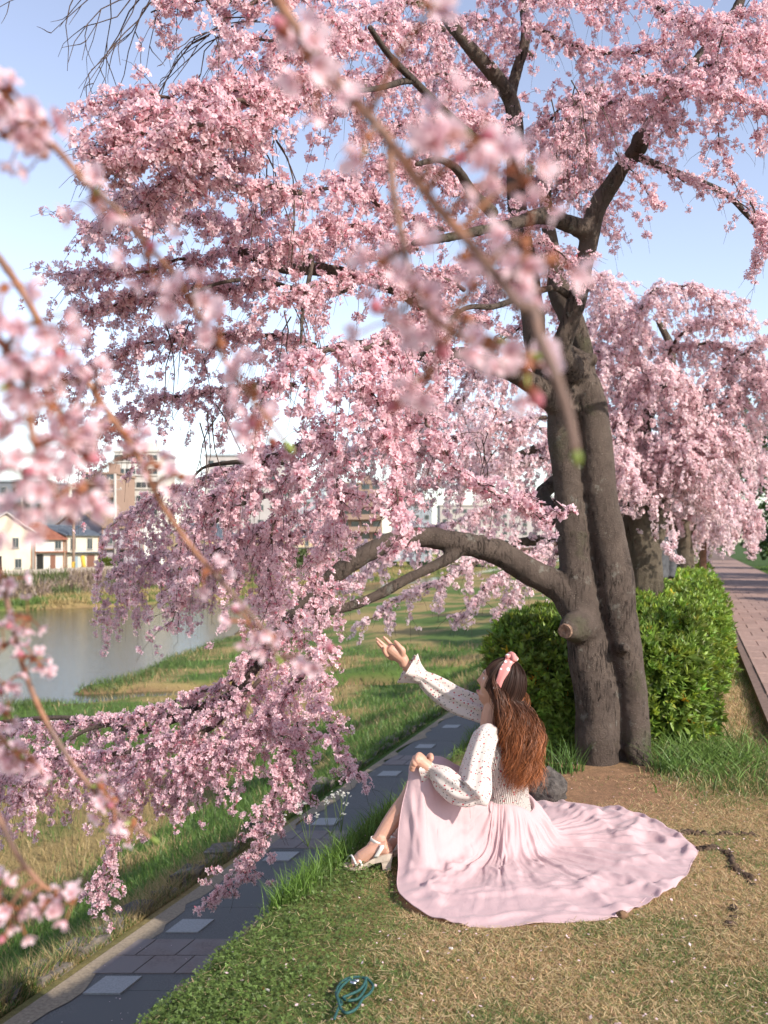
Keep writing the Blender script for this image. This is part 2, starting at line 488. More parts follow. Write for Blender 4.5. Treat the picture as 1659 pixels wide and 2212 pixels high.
def ground_sheet():
    us = grid_axis([(-420, -100, 6), (-100, -82, 4), (-82, -79, 8), (-79, -50, 24), (-50, -20, 50), (-20, -5, 60), (-5, -3, 14), (-3, -1.75, 12),
                    (-1.75, -1.4, 14), (-1.4, 1.2, 56), (1.2, 3.2, 10), (3.2, 20, 20), (20, 160, 12)])
    ys = grid_axis([(-12, 2, 10), (2, 7, 90), (7, 14, 50), (14, 60, 80), (60, 130, 40), (130, 420, 24)])
    Ug, Yg = np.meshgrid(us, ys, indexing='ij')
    Z = height(Ug, Yg)
    X = Ug + TX * Yg
    V = np.stack([X, Yg, Z], -1).reshape(-1, 3)
    nu, ny = len(us), len(ys)
    i = np.arange(nu - 1)[:, None] * ny; j = np.arange(ny - 1)[None, :]
    q = np.stack([i + j, i + ny + j, i + ny + j + 1, i + j + 1], -1).reshape(-1, 4)
    # what the ground itself is: soil, straw-dry turf, green turf, damp mud, sand
    u, Y = Ug.ravel(), Yg.ravel()
    soil = np.array([0.20, 0.12, 0.072]); straw = np.array([0.30, 0.21, 0.11]); green = np.array([0.06, 0.095, 0.025]); mud = np.array([0.15, 0.10, 0.055])
    n1 = fbm(u, Y, 0.6, 31)
    g = sstep(-1.0, -1.5, u + 0.5 * (n1 - 0.5)) * (u > -1.7)
    c = straw * 0.75 + soil * 0.25
    c = np.repeat(c[None], len(u), 0)
    c = c + (green - c) * (g * 0.7)[:, None]
    bare = np.exp(-(((u + 0.6) / 0.75) ** 2 + ((Y - 5.15) / 0.55) ** 2)) * 1.3
    bare = np.clip(bare + 0.4 * (n1 - 0.5), 0, 1) * (u > -1.45)
    c = c + (soil - c) * bare[:, None]
    rough = (u < -1.5)
    nb = fbm(u, Y, 3.0, 41)
    cb = green[None] * 1.15 + (np.array([0.22, 0.16, 0.075]) - green)[None] * sstep(0.45, 0.62, nb)[:, None]
    c = np.where(rough[:, None], cb, c)
    wet = ((V[:, 2] < -5.85) & (u < -8))
    c = np.where(wet[:, None], mud[None], c)
    c = np.where(((u > 2.9))[:, None], np.array([0.05, 0.085, 0.025])[None], c)
    me = mesh("ground", V, None, q, c, True)
    m, nt, b = newmat("ground_mat")
    at = N(nt, "ShaderNodeAttribute"); at.attribute_name = "Col"
    v = coords(nt)
    f1 = noise(nt, v, 22, 8, 0.7)
    f2 = noise(nt, v, 140, 4, 0.7)
    c1 = mixc(nt, 0.75, at.outputs["Color"], ramp(nt, f1, [(0.3, (0.35, 0.35, 0.35)), (0.7, (0.85, 0.8, 0.75))]), 'OVERLAY')
    c2 = mixc(nt, 0.55, c1, ramp(nt, f2, [(0.35, (0.2, 0.2, 0.2)), (0.65, (0.8, 0.8, 0.8))]), 'OVERLAY')
    nt.links.new(c2, b.inputs["Base Color"])
    b.inputs["Roughness"].default_value = 0.95
    b.inputs["Specular IOR Level"].default_value = 0.1
    bump(nt, b, f2, 0.6, 0.01)
    o = link("ground", me, m)
    o["kind"] = "structure"
    return o
ground_sheet()

# river
def water():
    us = np.linspace(-84, -8, 3)
    V, q = [], []
    for u in (-84, -8):
        for Y in (0, 60, 200, 420): V.append(U(u, Y, WATER_Z))
    q = [[0, 4, 5, 1], [1, 5, 6, 2], [2, 6, 7, 3]]
    m, nt, b = newmat("water")
    v = coords(nt, "Object", (0.55, 2.2, 1.0))
    f = noise(nt, v, 2.2, 5, 0.62)
    b.inputs["Base Color"].default_value = (0.050, 0.052, 0.026, 1)
    b.inputs["Roughness"].default_value = 0.06
    b.inputs["IOR"].default_value = 1.33
    bump(nt, b, f, 0.20, 0.10)
    o = link("river", mesh("river", V, None, q), m)
    o["kind"] = "structure"
water()

# lower walkway: blue-grey stone-dust paving with pale square tiles and pinkish paver bands
def walkway():
    root = empty("walkway", U(-3.8, 10, WALK_Z))
    root["kind"] = "structure"
    x0, x1 = -4.52, -2.95
    ys = np.linspace(1.0, 60, 60)
    V = [U(u, y, WALK_Z + 0.0175) for u in (x0, x1) for y in ys]
    n = len(ys)
    q = [[i, n + i, n + i + 1, i + 1] for i in range(n - 1)]
    pm = mat_noise("walk_stone", (0.088, 0.086, 0.082), (0.165, 0.160, 0.152), 90, 0.85, 0.3, 0.004, c3=(0.12, 0.12, 0.115), scale3=1.2)
    link("surface", mesh("surface", V, None, q), pm, root)
    sm = mat_noise("sand", (0.21, 0.165, 0.115), (0.32, 0.26, 0.185), 40, 0.95, 0.2, 0.004)
    # sand drifted over the river side of the paving, with an uneven edge
    yy = np.linspace(1.0, 40, 260)
    wv = 0.07 + 0.24 * (vnoise(yy, yy * 0, 0.7, 4) - 0.5) + 0.16 * (vnoise(yy, yy * 0, 0.2, 6) - 0.5)
    V = [U(-4.62, y, WALK_Z + 0.0245) for y in yy] + [U(-4.52 + w, y, WALK_Z + 0.0245) for y, w in zip(yy, wv)]
    n = len(yy); q = [[i, n + i, n + i + 1, i + 1] for i in range(n - 1)]
    link("sand_drift", mesh("sand_drift", V, None, q), sm, root)
    D = unit([TX, 1, 0]); S = np.array([1.0, 0, 0])
    wt = mat_noise("pale_tile", (0.26, 0.26, 0.255), (0.34, 0.34, 0.335), 60, 0.7, 0.1, 0.003)
    pk = mat_noise("pink_paver", (0.15, 0.118, 0.108), (0.215, 0.172, 0.157), 50, 0.8, 0.2, 0.003, c3=(0.20, 0.17, 0.16), scale3=3)
    def slab(name, u0, u1, y0, y1, zt, mat, g=0.006):
        b = MB()
        c = [U(u0 + g, y0 + g), U(u1 - g, y0 + g), U(u1 - g, y1 - g), U(u0 + g, y1 - g)]
        c = [np.array(x) for x in c]
        top = [x + [0, 0, zt] for x in c]; bot = [x + [0, 0, WALK_Z - 0.03] for x in c]
        b.add(top + bot, quads=[[0, 1, 2, 3], [0, 4, 5, 1], [1, 5, 6, 2], [2, 6, 7, 3], [3, 7, 4, 0]])
        return b.build(name, mat, root)
    slabm = [pm] + [mat_noise("walk_slab_%d" % k, tuple(x * s for x in (0.088, 0.086, 0.082)), tuple(x * s for x in (0.165, 0.160, 0.152)), 90, 0.85, 0.3, 0.004, c3=tuple(x * s for x in (0.12, 0.12, 0.115)), scale3=1.2) for k, s in enumerate((0.975, 1.025))]
    rs = np.random.default_rng(17); yk = 3.0
    while yk < 26:
        L = 0.78
        for ua, ub in ((x0, -3.74), (-3.74, x1)):
            slab("paving_slab", ua, ub, yk, yk + L, WALK_Z + 0.02 + rs.normal(0, .0012), slabm[rs.integers(0, 3)], .0018)
        yk += L
    drop = CAM_H - WALK_Z
    tiles = []
    for py in (1041, 988.5, 929, 859, 824, 775.5, 748, 728, 717, 704, 694, 688):
        y = FPX * drop / (py - HOR)
        tiles.append(y)
        slab("pale_tile", -4.36, -4.08, y - 0.14, y + 0.14, WALK_Z + 0.031, wt)
    bands = [1 / ((1 / a + 1 / b) / 2) for a, b in ((tiles[1], tiles[2]), (tiles[3], tiles[4]), (tiles[5], tiles[6]), (tiles[8], tiles[9]))]
    for y in bands:
        for r in range(2):
            off = 0.15 * r
            for k in range(-1, 6):
                u0 = max(-4.5, -4.5 + off + k * 0.31); u1 = min(-2.97, -4.5 + off + (k + 1) * 0.31)
                if u1 - u0 > 0.06:
                    slab("pink_paver", u0, u1, y - 0.31 + r * 0.31, y + r * 0.31, WALK_Z + 0.0275, pk)
    # rough stone edging on the river side
    st = mat_noise("edge_stone", (0.09, 0.08, 0.075), (0.21, 0.18, 0.155), 14, 0.9, 0.5, 0.02)
    rng = np.random.default_rng(5)
    y = 4.0
    while y < 26:
        L = rng.uniform(0.25, 0.6)
        b = MB()
        g = np.array([[x, yy_, z] for x in (-1, 1) for yy_ in (-1, -0.4, 0.4, 1) for z in (-1, 1)], float)
        g[:, 0] *= rng.uniform(0.06, 0.13); g[:, 1] *= L * rng.uniform(.30, .46); g[:, 2] *= 0.05
        g += rng.normal(0, 0.022, g.shape)
        c = U(-4.93 + rng.uniform(-0.03, 0.03), y + L / 2, WALK_Z - 0.030 + rng.normal(0, .012))
        X = g[:, :1] * S + g[:, 1:2] * D + g[:, 2:] * np.array([0, 0, 1])
        q = []
        for i in range(3):
            a0 = 2 * i; b0 = 8 + 2 * i
            q += [[a0, a0 + 1, a0 + 3, a0 + 2], [b0, b0 + 2, b0 + 3, b0 + 1], [a0 + 1, b0 + 1, b0 + 3, a0 + 3], [a0, a0 + 2, b0 + 2, b0]]
        q += [[0, 8, 9, 1], [6, 7, 15, 14]]
        b.add(X + c, quads=q)
        b.build("edge_stone", st, root, smooth=False)
        y += L
walkway()

# upper brick path on the right
def brick_path():
    u0, u1, z0, z1 = 0.52, 2.86, -0.05, 0.075
    root = empty("brick_path", U(1.7, 12, 0))
    root["kind"] = "structure"
    b = MB()
    Ys = np.concatenate([[0.5], np.linspace(4, 60, 20), [90, 150, 260, 400]])
    n = len(Ys)
    A = [U(u0, y, z0) for y in Ys]; B = [U(u0, y, z1) for y in Ys]; C = [U(u1, y, z1) for y in Ys]; Dd = [U(u1, y, z0) for y in Ys]
    q = []
    for i in range(n - 1):
        q += [[i, n + i, n + i + 1, i + 1], [n + i, 2 * n + i, 2 * n + i + 1, n + i + 1], [2 * n + i, 3 * n + i, 3 * n + i + 1, 2 * n + i + 1]]
    b.add(A + B + C + Dd, quads=q)
    bm = mat_noise("path_bed", (0.13, 0.085, 0.07), (0.20, 0.135, 0.11), 30, 0.9, 0.2, 0.004)
    b.build("bed", bm, root)
    mats = [mat_noise("paver_%d" % k, tuple(x * s for x in (0.25, 0.158, 0.13)), tuple(x * s for x in (0.345, 0.232, 0.195)), 24, 0.85, 0.25, 0.004)
            for k, s in enumerate((0.92, 1.0, 1.07))]
    w = (u1 - u0 - 0.16) / 6
    D = unit([TX, 1, 0])
    meshes = []
    def paver_mesh(wid, mat):
        mb = MB(); g = 0.0035; L = 0.60
        c0 = [np.array([g, g, 0]), np.array([wid - g, g, 0]), np.array([wid - g, L - g, 0]), np.array([g, L - g, 0])]
        sk = lambda p, z: np.array([p[0] + TX * p[1], p[1], z])
        ch = 0.004
        c1 = [np.array([g + ch, g + ch, 0]), np.array([wid - g - ch, g + ch, 0]), np.array([wid - g - ch, L - g - ch, 0]), np.array([g + ch, L - g - ch, 0])]
        V = [sk(p, -0.03) for p in c0] + [sk(p, 0.012) for p in c0] + [sk(p, 0.018) for p in c1]
        qq = [[8, 9, 10, 11]]
        for k in range(4):
            k2 = (k + 1) % 4
            qq += [[k, k2, 4 + k2, 4 + k], [4 + k, 4 + k2, 8 + k2, 8 + k]]
        mb.add(V, quads=qq)
        me = mb.mesh("paver"); me.materials.append(mat)
        return me
    full = [paver_mesh(w, m) for m in mats]; half = [paver_mesh(w / 2, m) for m in mats]
    rng = np.random.default_rng(3)
    cnt = 0; row = 0
    far = MB()
    while True:
        y = 7.4 + row * 0.60
        if y > 62: break
        cells = [(k * w, w, 0) for k in range(6)] if row % 2 == 0 else [(0, w / 2, 1)] + [(w / 2 + k * w, w, 0) for k in range(5)] + [(5.5 * w, w / 2, 1)]
        for du, wid, h in cells:
            k = rng.integers(0, 3)
            p = U(u0 + 0.08 + du, y, z1 - 0.008 + rng.normal(0, 0.0018))
            if cnt < 290:
                o = bpy.data.objects.new("paver", (half if h else full)[k]); COL.objects.link(o)
                o.location = p; setparent(o, root); cnt += 1
            else:
                gq = 0.009
                c = [U(gq, gq), U(wid - gq, gq), U(wid - gq, 0.6 - gq), U(gq, 0.6 - gq)]
                far.add([x + p + [0, 0, 0.018] for x in c] + [x + p + [0, 0, -0.02] for x in c],
                        quads=[[0, 1, 2, 3], [4, 5, 1, 0], [3, 2, 6, 7], [0, 3, 7, 4]])
        row += 1
    fo = far.build("distant_pavers", mats[1], root); fo["kind"] = "stuff"
brick_path()
# ------------------------------------------------------------------ blossom pieces
C_TIP = np.array([0.95, 0.755, 0.79]); C_MID = np.array([0.92, 0.63, 0.69]); C_EYE = np.array([0.50, 0.13, 0.19])
C_FAR = np.array([0.95, 0.815, 0.83]); C_STALK = np.array([0.22, 0.075, 0.045]); C_BUD = np.array([0.68, 0.28, 0.35]); C_GREEN = np.array([0.20, 0.26, 0.05])

def flower(rng, size, lod, cupr=(0.15, 0.75)):
    """five petals round a small dark eye; returns V, tris, quads, col (axis +z)"""
    V, T, Qd, Cc = [], [], [], []
    cup = rng.uniform(*cupr)
    tint = 1 + rng.normal(0, 0.05)
    pale = rng.uniform(0, 1)
    tip = C_TIP * (1 - 0.3 * pale) + np.array([0.88, 0.76, 0.77]) * 0.3 * pale
    for k in range(5):
        a = 2 * math.pi * (k + rng.normal(0, 0.07)) / 5
        ca, sa = math.cos(a), math.sin(a)
        s = size * rng.uniform(0.85, 1.1)
        cu = cup + rng.normal(0, 0.12)
        w = s * rng.uniform(0.30, 0.42)
        def pt(r, t, h): return [ca * r - sa * t, sa * r + ca * t, h]
        b = len(V)
        if lod == 0:
            V += [pt(0.05 * s, 0, 0), pt(0.62 * s, w, s * cu * 0.42 + 0.04 * s), pt(0.98 * s, 0, s * cu * 0.75), pt(0.62 * s, -w, s * cu * 0.42 + 0.04 * s)]
            Qd += [[b, b + 3, b + 2, b + 1]]
            Cc += [C_EYE * .35 + C_MID * .65, C_MID * 0.25 + tip * 0.75, tip, C_MID * 0.25 + tip * 0.75]
        else:
            rr = [0.06, 0.32, 0.62, 0.86, 1.0]; ww = [0.05, 0.55, 1.0, 0.85, 0.42]
            for r_, q_ in zip(rr, ww):
                h = s * cu * (r_ ** 1.3) * 0.8
                V += [pt(r_ * s, q_ * w, h + 0.06 * s * q_), pt(r_ * s * (0.95 if r_ == 1 else 1), 0, h), pt(r_ * s, -q_ * w, h + 0.06 * s * q_)]
                f = min(1, r_ * 1.5)
                cc = (C_EYE * .6 + C_MID * .4) * (1 - f) + (C_MID * (1 - r_) + tip * r_) * f
                Cc += [cc, cc * 0.97, cc]
            for i in range(4):
                o = b + 3 * i
                Qd += [[o, o + 1, o + 4, o + 3], [o + 1, o + 2, o + 5, o + 4]]
    if lod >= 0:                    # eye of stamens
        b = len(V); r = size * 0.12
        V += [[r, 0, size * 0.10], [-r * .5, r * .87, size * 0.12], [-r * .5, -r * .87, size * 0.11], [0, 0, -size * 0.28]]
        T += [[b, b + 1, b + 2], [b, b + 3, b + 1], [b + 1, b + 3, b + 2], [b + 2, b + 3, b]]
        Cc += [C_EYE, C_EYE, C_EYE, C_STALK]
    if lod > 0:                     # stamens
        for k in range(9):
            a = rng.uniform(0, 6.28); sp = rng.uniform(0.1, 0.35) * size; h = size * rng.uniform(0.35, 0.55)
            b = len(V); e = size * 0.018
            V += [[e, 0, 0], [-e, e, 0], [math.cos(a) * sp, math.sin(a) * sp, h], [math.cos(a) * sp + e * 3, math.sin(a) * sp, h + e * 2]]
            T += [[b, b + 1, b + 2], [b + 1, b + 3, b + 2]]
            Cc += [C_EYE, C_EYE, np.array([0.75, 0.45, 0.30]), np.array([0.75, 0.5, 0.2])]
    return np.array(V, float), np.array(T, int).reshape(-1, 3), np.array(Qd, int).reshape(-1, 4), np.array(Cc) * tint

def far_flower(rng, size):
    """coarser: five single-triangle petals, for blossom a long way off"""
    V, T, Cc = [], [], []
    cup = rng.uniform(0.1, 0.7)
    V.append([0, 0, 0]); Cc.append(C_MID * .5 + C_FAR * .5)
    for k in range(5):
        a = 2 * math.pi * k / 5; d = 0.5
        V += [[size * math.cos(a - d), size * math.sin(a - d), size * cup * rng.uniform(0.5, 1)], [size * math.cos(a + d), size * math.sin(a + d), size * cup * rng.uniform(0.5, 1)]]
        Cc += [C_FAR, C_FAR]
        T.append([0, 1 + 2 * k, 2 + 2 * k])
    return np.array(V), np.array(T), np.zeros((0, 4), int), np.array(Cc)

def cluster(rng, lod, nf, fsize=0.0145, ped=(0.012, 0.026), maker=None, bud=0.08, only_flowers=False):
    V, T, Qd, Cc, n = [], [], [], [], 0
    fl = []
    for k in range(nf):
        ax = rng.normal(size=3); ax[2] += 0.55; ax = unit(ax)
        R = frames_from_axis(ax[None], rng)[0]
        L = rng.uniform(*ped)
        if rng.random() < bud:
            b, r = n, fsize * 0.28
            v, t, q = tube(np.array([[0, 0, L * 0.7], [0, 0, L * 0.7 + fsize * .5], [0, 0, L * 0.7 + fsize]]), [r * .5, r, r * .3], 5)[0], None, None
            v, q, t = tube(np.array([[0, 0, L * 0.7], [0, 0, L * 0.7 + fsize * .5], [0, 0, L * 0.7 + fsize]]), [r * .5, r, r * .3], 5)
            c = np.broadcast_to(C_BUD, (len(v), 3))
        else:
            v, t, q, c = (maker or (lambda g, s: flower(g, s, lod)))(rng, fsize * rng.uniform(0.85, 1.12))
            v = v.copy(); v[:, 2] += L
        w = v @ R.T
        fl.append((w, t, q, c))
        V.append(w); Cc.append(c)
        if t is not None and len(t): T.append(t + n)
        if q is not None and len(q): Qd.append(q + n)
        n += len(w)
        # stalk
        s = R @ np.array([0, 0, L - 0.002]); e = fsize * (0.035 if lod == 0 else 0.03)
        side = R[:, 0] * e; side2 = R[:, 1] * e
        sv = np.array([side, -side * .5 + side2, -side * .5 - side2, s + side, s - side * .5 + side2, s - side * .5 - side2])
        V.append(sv); Cc.append(np.broadcast_to(C_STALK, (6, 3))); Qd.append(np.array([[0, 1, 4, 3], [1, 2, 5, 4], [2, 0, 3, 5]]) + n); n += 6
    if lod > 0:
        for k in range(2):          # young bract leaves
            a = rng.uniform(0, 6.28); d = np.array([math.cos(a), math.sin(a), 0.3]) * 0.012
            p = np.array([-d[1], d[0], 0]) * 0.25
            V.append(np.array([[0, 0, 0], d * .6 + p, d * 1.3, d * .6 - p])); Cc.append(np.broadcast_to(C_GREEN, (4, 3)))
            Qd.append(np.array([[0, 1, 2, 3]]) + n); n += 4
    return (np.concatenate(V), np.concatenate(T) if T else np.zeros((0, 3), int), np.concatenate(Qd) if Qd else np.zeros((0, 4), int), np.concatenate(Cc)), fl

rg = np.random.default_rng(21)
VAR_MID = [cluster(rg, 0, int(rg.integers(4, 9)), .0145 * (.88 + .03 * k), bud=(.05, .05, .3)[k % 3])[0] for k in range(12)]
VAR_FAR = [cluster(rg, 0, 7, 0.0165, (0.014, 0.034), far_flower, 0.04)[0] for _ in range(6)]

DENS = 1.65
class Crown:
    """twigs and blossom of one tree"""
    def __init__(s, seed):
        s.rng = np.random.default_rng(seed); s.r = random.Random(seed)
        s.pos, s.ax, s.sc, s.tw = [], [], [], MB(); s.wig = .09
    def bloom(s, p, d, sc=1.0):
        r = s.r
        a = [r.gauss(0, 1), r.gauss(0, 1), r.gauss(0, 1) - 0.25]
        dt = a[0] * d[0] + a[1] * d[1] + a[2] * d[2]
        a = [a[i] - 0.8 * dt * d[i] for i in range(3)]
        s.pos.append((p[0] + r.gauss(0, 0.004), p[1] + r.gauss(0, 0.004), p[2] + r.gauss(0, 0.004)))
        s.ax.append(a); s.sc.append(sc * r.uniform(0.72, 1.22))
    def twig(s, p, d, L, droop, sp, rad=0.0024, sc=1.0, bare=0.0, k=3, start=0.0, skip=0.0, fork=0):
        r = s.r
        n = max(4, int(L / 0.075)); ds = L / n
        p = [float(x) for x in p]; d = [float(x) for x in unit(d)]
        pts = [list(p)]; acc = r.uniform(0, sp)
        alive = True
        for i in range(n):
            d = [d[0] + r.gauss(0, s.wig), d[1] + r.gauss(0, s.wig), d[2] - droop * ds * 6 + r.gauss(0, s.wig * .6)]
            m = math.sqrt(d[0] ** 2 + d[1] ** 2 + d[2] ** 2); d = [x / m for x in d]
            p = [p[j] + d[j] * ds for j in range(3)]
            pts.append(list(p))
            if (i + 1) / n > start and (i + 1) / n < 1 - bare:
                if r.random() < skip: continue
                acc += ds
                while acc > sp:
                    acc -= sp
                    t = r.random()
                    s.bloom([pts[-2][j] * (1 - t) + p[j] * t for j in range(3)], d, sc)
            if fork and r.random() < fork and i > 1:
                s.twig(p, [d[0] + r.gauss(0, .7), d[1] + r.gauss(0, .7), d[2] + r.gauss(0, .3)], L * (1 - i / n) * r.uniform(.4, .9), droop, sp, rad * .7, sc, bare, k, 0, skip, 0)
        s.tw.tube(np.array(pts), np.linspace(rad, rad * 0.35, len(pts)), k, False)
        return pts
    def bough(s, pts, n, L, sp=0.05, droop=1.0, r0=0.012, r1=0.003, own=0.06, sc=1.0, spread=1.0, bare=0.0, start=0.0, skip=0.1, t0=0.0, fork=0.1, up=0.2, sides=6):
        """an explicit branch line with hanging flowering twigs"""
        r = s.r
        n = int(n * DENS); own *= .55; sp *= .86
        pth = smooth_path(pts, 6)
        pth = pth + s.rng.normal(0, 0.008, pth.shape) * np.clip(r0 / 0.012, 0.6, 1.5)
        s.tw.tube(pth, np.linspace(r0, r1, len(pth)), sides, True)
        seg = np.linalg.norm(np.diff(pth, axis=0), axis=1); cum = np.concatenate([[0], np.cumsum(seg)]); tot = cum[-1]
        def at(t):
            x = t * tot; i = min(len(seg) - 1, int(np.searchsorted(cum, x) - 1)); i = max(0, i)
            f = (x - cum[i]) / max(seg[i], 1e-9)
            return pth[i] * (1 - f) + pth[i + 1] * f, (pth[i + 1] - pth[i]) / max(seg[i], 1e-9)
        if own > 0:
            for k in range(int(tot * (1 - t0) / own)):
                p, d = at(t0 + (1 - t0) * r.random())
                s.bloom(p, d, sc)
        for k in range(n):
            p, d = at(min(0.999, t0 + (1 - t0) * (k + r.random()) / n))
            dd = [d[0] * 0.6 + r.gauss(0, 0.55) * spread, d[1] * 0.6 + r.gauss(0, 0.55) * spread, d[2] * 0.4 + up + r.gauss(0, 0.3)]
            s.twig(p, dd, L * r.uniform(0.45, 1.15), droop, sp, max(0.0018, r1 * 0.6), sc, bare, 3, start, skip, fork)
    def finish(s, root, variants, name_stuff="blossoms", near=0, tint_sd=0.05, mat=None):
        pos = np.array(s.pos); ax = np.array(s.ax); sc = np.array(s.sc)
        rot = frames_from_axis(ax, s.rng)
        var = s.rng.integers(0, len(variants), len(pos))
        keep = np.ones(len(pos), bool)
        if near:
            dist = pos[:, 1].copy()
            px = 384 + FPX * pos[:, 0] / pos[:, 1]; py = HOR - FPX * (pos[:, 2] - CAM_H) / pos[:, 1]
            dist[(px < 0) | (px > 768) | (py < 0) | (py > 1024)] += 100
            idx = np.argsort(dist)[:near]
            var[idx] = np.arange(len(idx)) % len(variants)
            src = []
            keep[idx] = False
            mes = []
            for v, t, q, c in variants:
                me = mesh("blossom_cluster", v, t, q, c); me.materials.append(M['petal']); mes.append(me)
            rl = Vector(root.location)
            for i in idx:
                o = bpy.data.objects.new("blossom_cluster", mes[var[i]]); COL.objects.link(o)
                o.parent = root
                mt = Matrix(rot[i].tolist()).to_quaternion()
                o.rotation_euler = mt.to_euler(); o.scale = (sc[i],) * 3
                o.location = Vector(pos[i]) - rl
                if len(src) < len(variants): src.append(o)
        k = np.where(keep)[0]
        instancer(name_stuff, src, pos[k], rot[k], sc[k], root, mat or M['petal'])
        if s.tw.n:
            t = s.tw.build("twigs", M['twig'], root, smooth=True); t["kind"] = "stuff"
        return len(pos)

def limb_mesh(mb, pts, r, k=10, per=6, wob=0.0, rng=RNG):
    pth = smooth_path(pts, per)
    rad = resample(r, len(pth))
    if wob: rad = rad * (1 + rng.normal(0, wob, len(rad)))
    mb.tube(pth, rad, k)
    return pth

# ------------------------------------------------------------------ the weeping cherry
def z3(x, y, Y): return P(448 + x * 0.217, 288 + y * 0.217, Y)      # trunk close-up coordinates
def z6(x, y, Y): return P(384 + x * 0.2315, y * 0.2315, Y)           # upper right close-up coordinates
def w3(px, Y): return px * 0.217 / FPX * Y
def w6(px, Y): return px * 0.2315 / FPX * Y

def main_tree():
    base = P(614, 768, 5.72); base[2] = 0.0
    root = tag(empty("weeping_cherry_tree", base), "large weeping cherry with twin fused grey trunks, hung with pink blossom over the seated woman", "tree", "weeping cherries in blossom along the hedge")
    T = MB()
    TY = 5.72
    Lp = [(690, 2260, 112), (688, 2150, 100), (684, 1900, 98), (648, 1700, 95), (617, 1500, 82), (590, 1300, 76), (557, 1000, 66), (537, 800, 63), (522, 650, 66), (530, 540, 66), (570, 470, 60)]
    limb_mesh(T, [z3(a, b, TY) for a, b, c in Lp], [w3(c, TY) for a, b, c in Lp], 16, 5, 0.015)
    Rp = [(872, 2240, 85), (865, 2150, 72), (855, 1900, 68), (822, 1700, 78), (787, 1500, 84), (760, 1300, 88), (702, 1000, 84), (682, 800, 82), (665, 600, 76), (630, 480, 84), (590, 380, 74), (545, 310, 60)]
    limb_mesh(T, [z3(a, b, TY + 0.03) for a, b, c in Rp], [w3(c, TY) for a, b, c in Rp], 16, 5, 0.015)
    # rear stem seen right of the right trunk
    limb_mesh(T, [z3(800, 2150, TY + 0.2), z3(790, 1900, TY + .22), z3(800, 1400, TY + .22), z3(770, 1150, TY + .2), z3(720, 900, TY + .12)], [w3(60, TY), w3(58, TY), w3(50, TY), w3(45, TY), w3(30, TY)], 12)
    # root flare
    for ang, L in ((188, .26), (335, .30), (150, .26), (20, .3), (70, .3)):
        a = math.radians(ang); d = np.array([math.cos(a), math.sin(a), 0])
        c = P(614, 760, TY); c[2] = 0
        limb_mesh(T, [c + d * .10 + [0, 0, .15], c + d * .17 + [0, 0, .04], c + d * (.17 + L * .4) + [0, 0, -.008], c + d * (.17 + L) + [0, 0, -.06]], [.06, .055, .036, .02], 10)
    # three stems above the fork
    limb_mesh(T, [z3(540, 480, TY), z3(440, 370, TY), z3(400, 250, TY), z3(390, 120, TY), z6(620, 1180, TY), z6(590, 1000, TY + .05), z6(570, 820, TY + .1), z6(568, 620, TY + .1), z6(560, 480, TY + .1), z6(535, 400, TY + .1)],
              [w3(60, TY), w3(55, TY), w3(52, TY), w3(55, TY), w6(48, TY), w6(44, TY), w6(42, TY), w6(38, TY), w6(36, TY), w6(34, TY)], 12)
    limb_mesh(T, [z3(590, 400, TY - .05), z3(525, 290, TY - .15), z3(560, 160, TY - .18), z6(830, 1300, TY - .2), z6(862, 1150, TY - .2), z6(890, 1020, TY - .2), z6(918, 900, TY - .22), z6(1000, 770, TY - .25), z6(1090, 640, TY - .3), z6(1150, 530, TY - .3), z6(1260, 370, TY - .35), z6(1400, 200, TY - .4), z6(1530, 30, TY - .4), z6(1560, -120, TY - .4)],
              [w3(66, TY), w3(46, TY), w3(44, TY), w6(41, TY), w6(38, TY), w6(38, TY), w6(41, TY), w6(34, TY), w6(30, TY), w6(25, TY), w6(22, TY), w6(20, TY), w6(22, TY), w6(20, TY)], 12)
    limb_mesh(T, [z3(650, 560, TY + .15), z3(640, 400, TY + .2), z3(610, 250, TY + .22), z3(560, 120, TY + .25), z3(510, 0, TY + .3), z6(740, 1150, TY + .35), z6(700, 900, TY + .4), z6(690, 600, TY + .5)], [w3(50, TY), w3(46, TY), w3(50, TY), w3(60, TY), w3(55, TY), w6(36, TY), w6(30, TY), w6(22, TY)], 12)
    # big limb to the left
    limb_mesh(T, [z3(560, 590, TY), z3(470, 510, TY - .05), z3(390, 440, TY - .12), z3(280, 385, TY - .25), z3(130, 335, TY - .4), Q(1000, 765, TY - .5), Q(930, 772, TY - .6), Q(850, 752, TY - .7), Q(760, 745, TY - .9), Q(690, 758, TY - 1.0), Q(610, 775, TY - 1.1)],
              [w3(60, TY), w3(56, TY), w3(48, TY), w3(42, TY), w3(36, TY), .040, .036, .03, .027, .022, .016], 12)
    # low limb reaching to the left
    low = [Q(1260, 1330, TY), Q(1210, 1270, TY), Q(1140, 1232, TY - .05), Q(1070, 1190, TY - .1), Q(985, 1172, TY - .18), Q(910, 1160, TY - .25), Q(840, 1172, TY - .3), Q(760, 1215, TY - .35), Q(700, 1262, TY - .35), Q(650, 1312, TY - .35), Q(560, 1420, TY - .3), Q(510, 1485, TY - .25)]
    limb_mesh(T, low, [.12, .092, .08, .079, .066, .060, .056, .052, .048, .044, .04, .034], 12, 6, 0.03)
    limb_mesh(T, [Q(1000, 1175, TY - .15), Q(980, 1195, TY - .2), Q(950, 1216, TY - .25), Q(880, 1250, TY - .3), Q(790, 1297, TY - .33), Q(690, 1325, TY - .36), Q(640, 1310, TY - .36)], [.05, .042, .034, .031, .028, .026, .024], 10)
    # sawn-off stubs and knots
    limb_mesh(T, [Q(1225, 1120, TY + .05), Q(1190, 1110, TY + .1), Q(1150, 1092, TY + .12), Q(1128, 1082, TY + .1)], [.07, .065, .068, .066], 12)
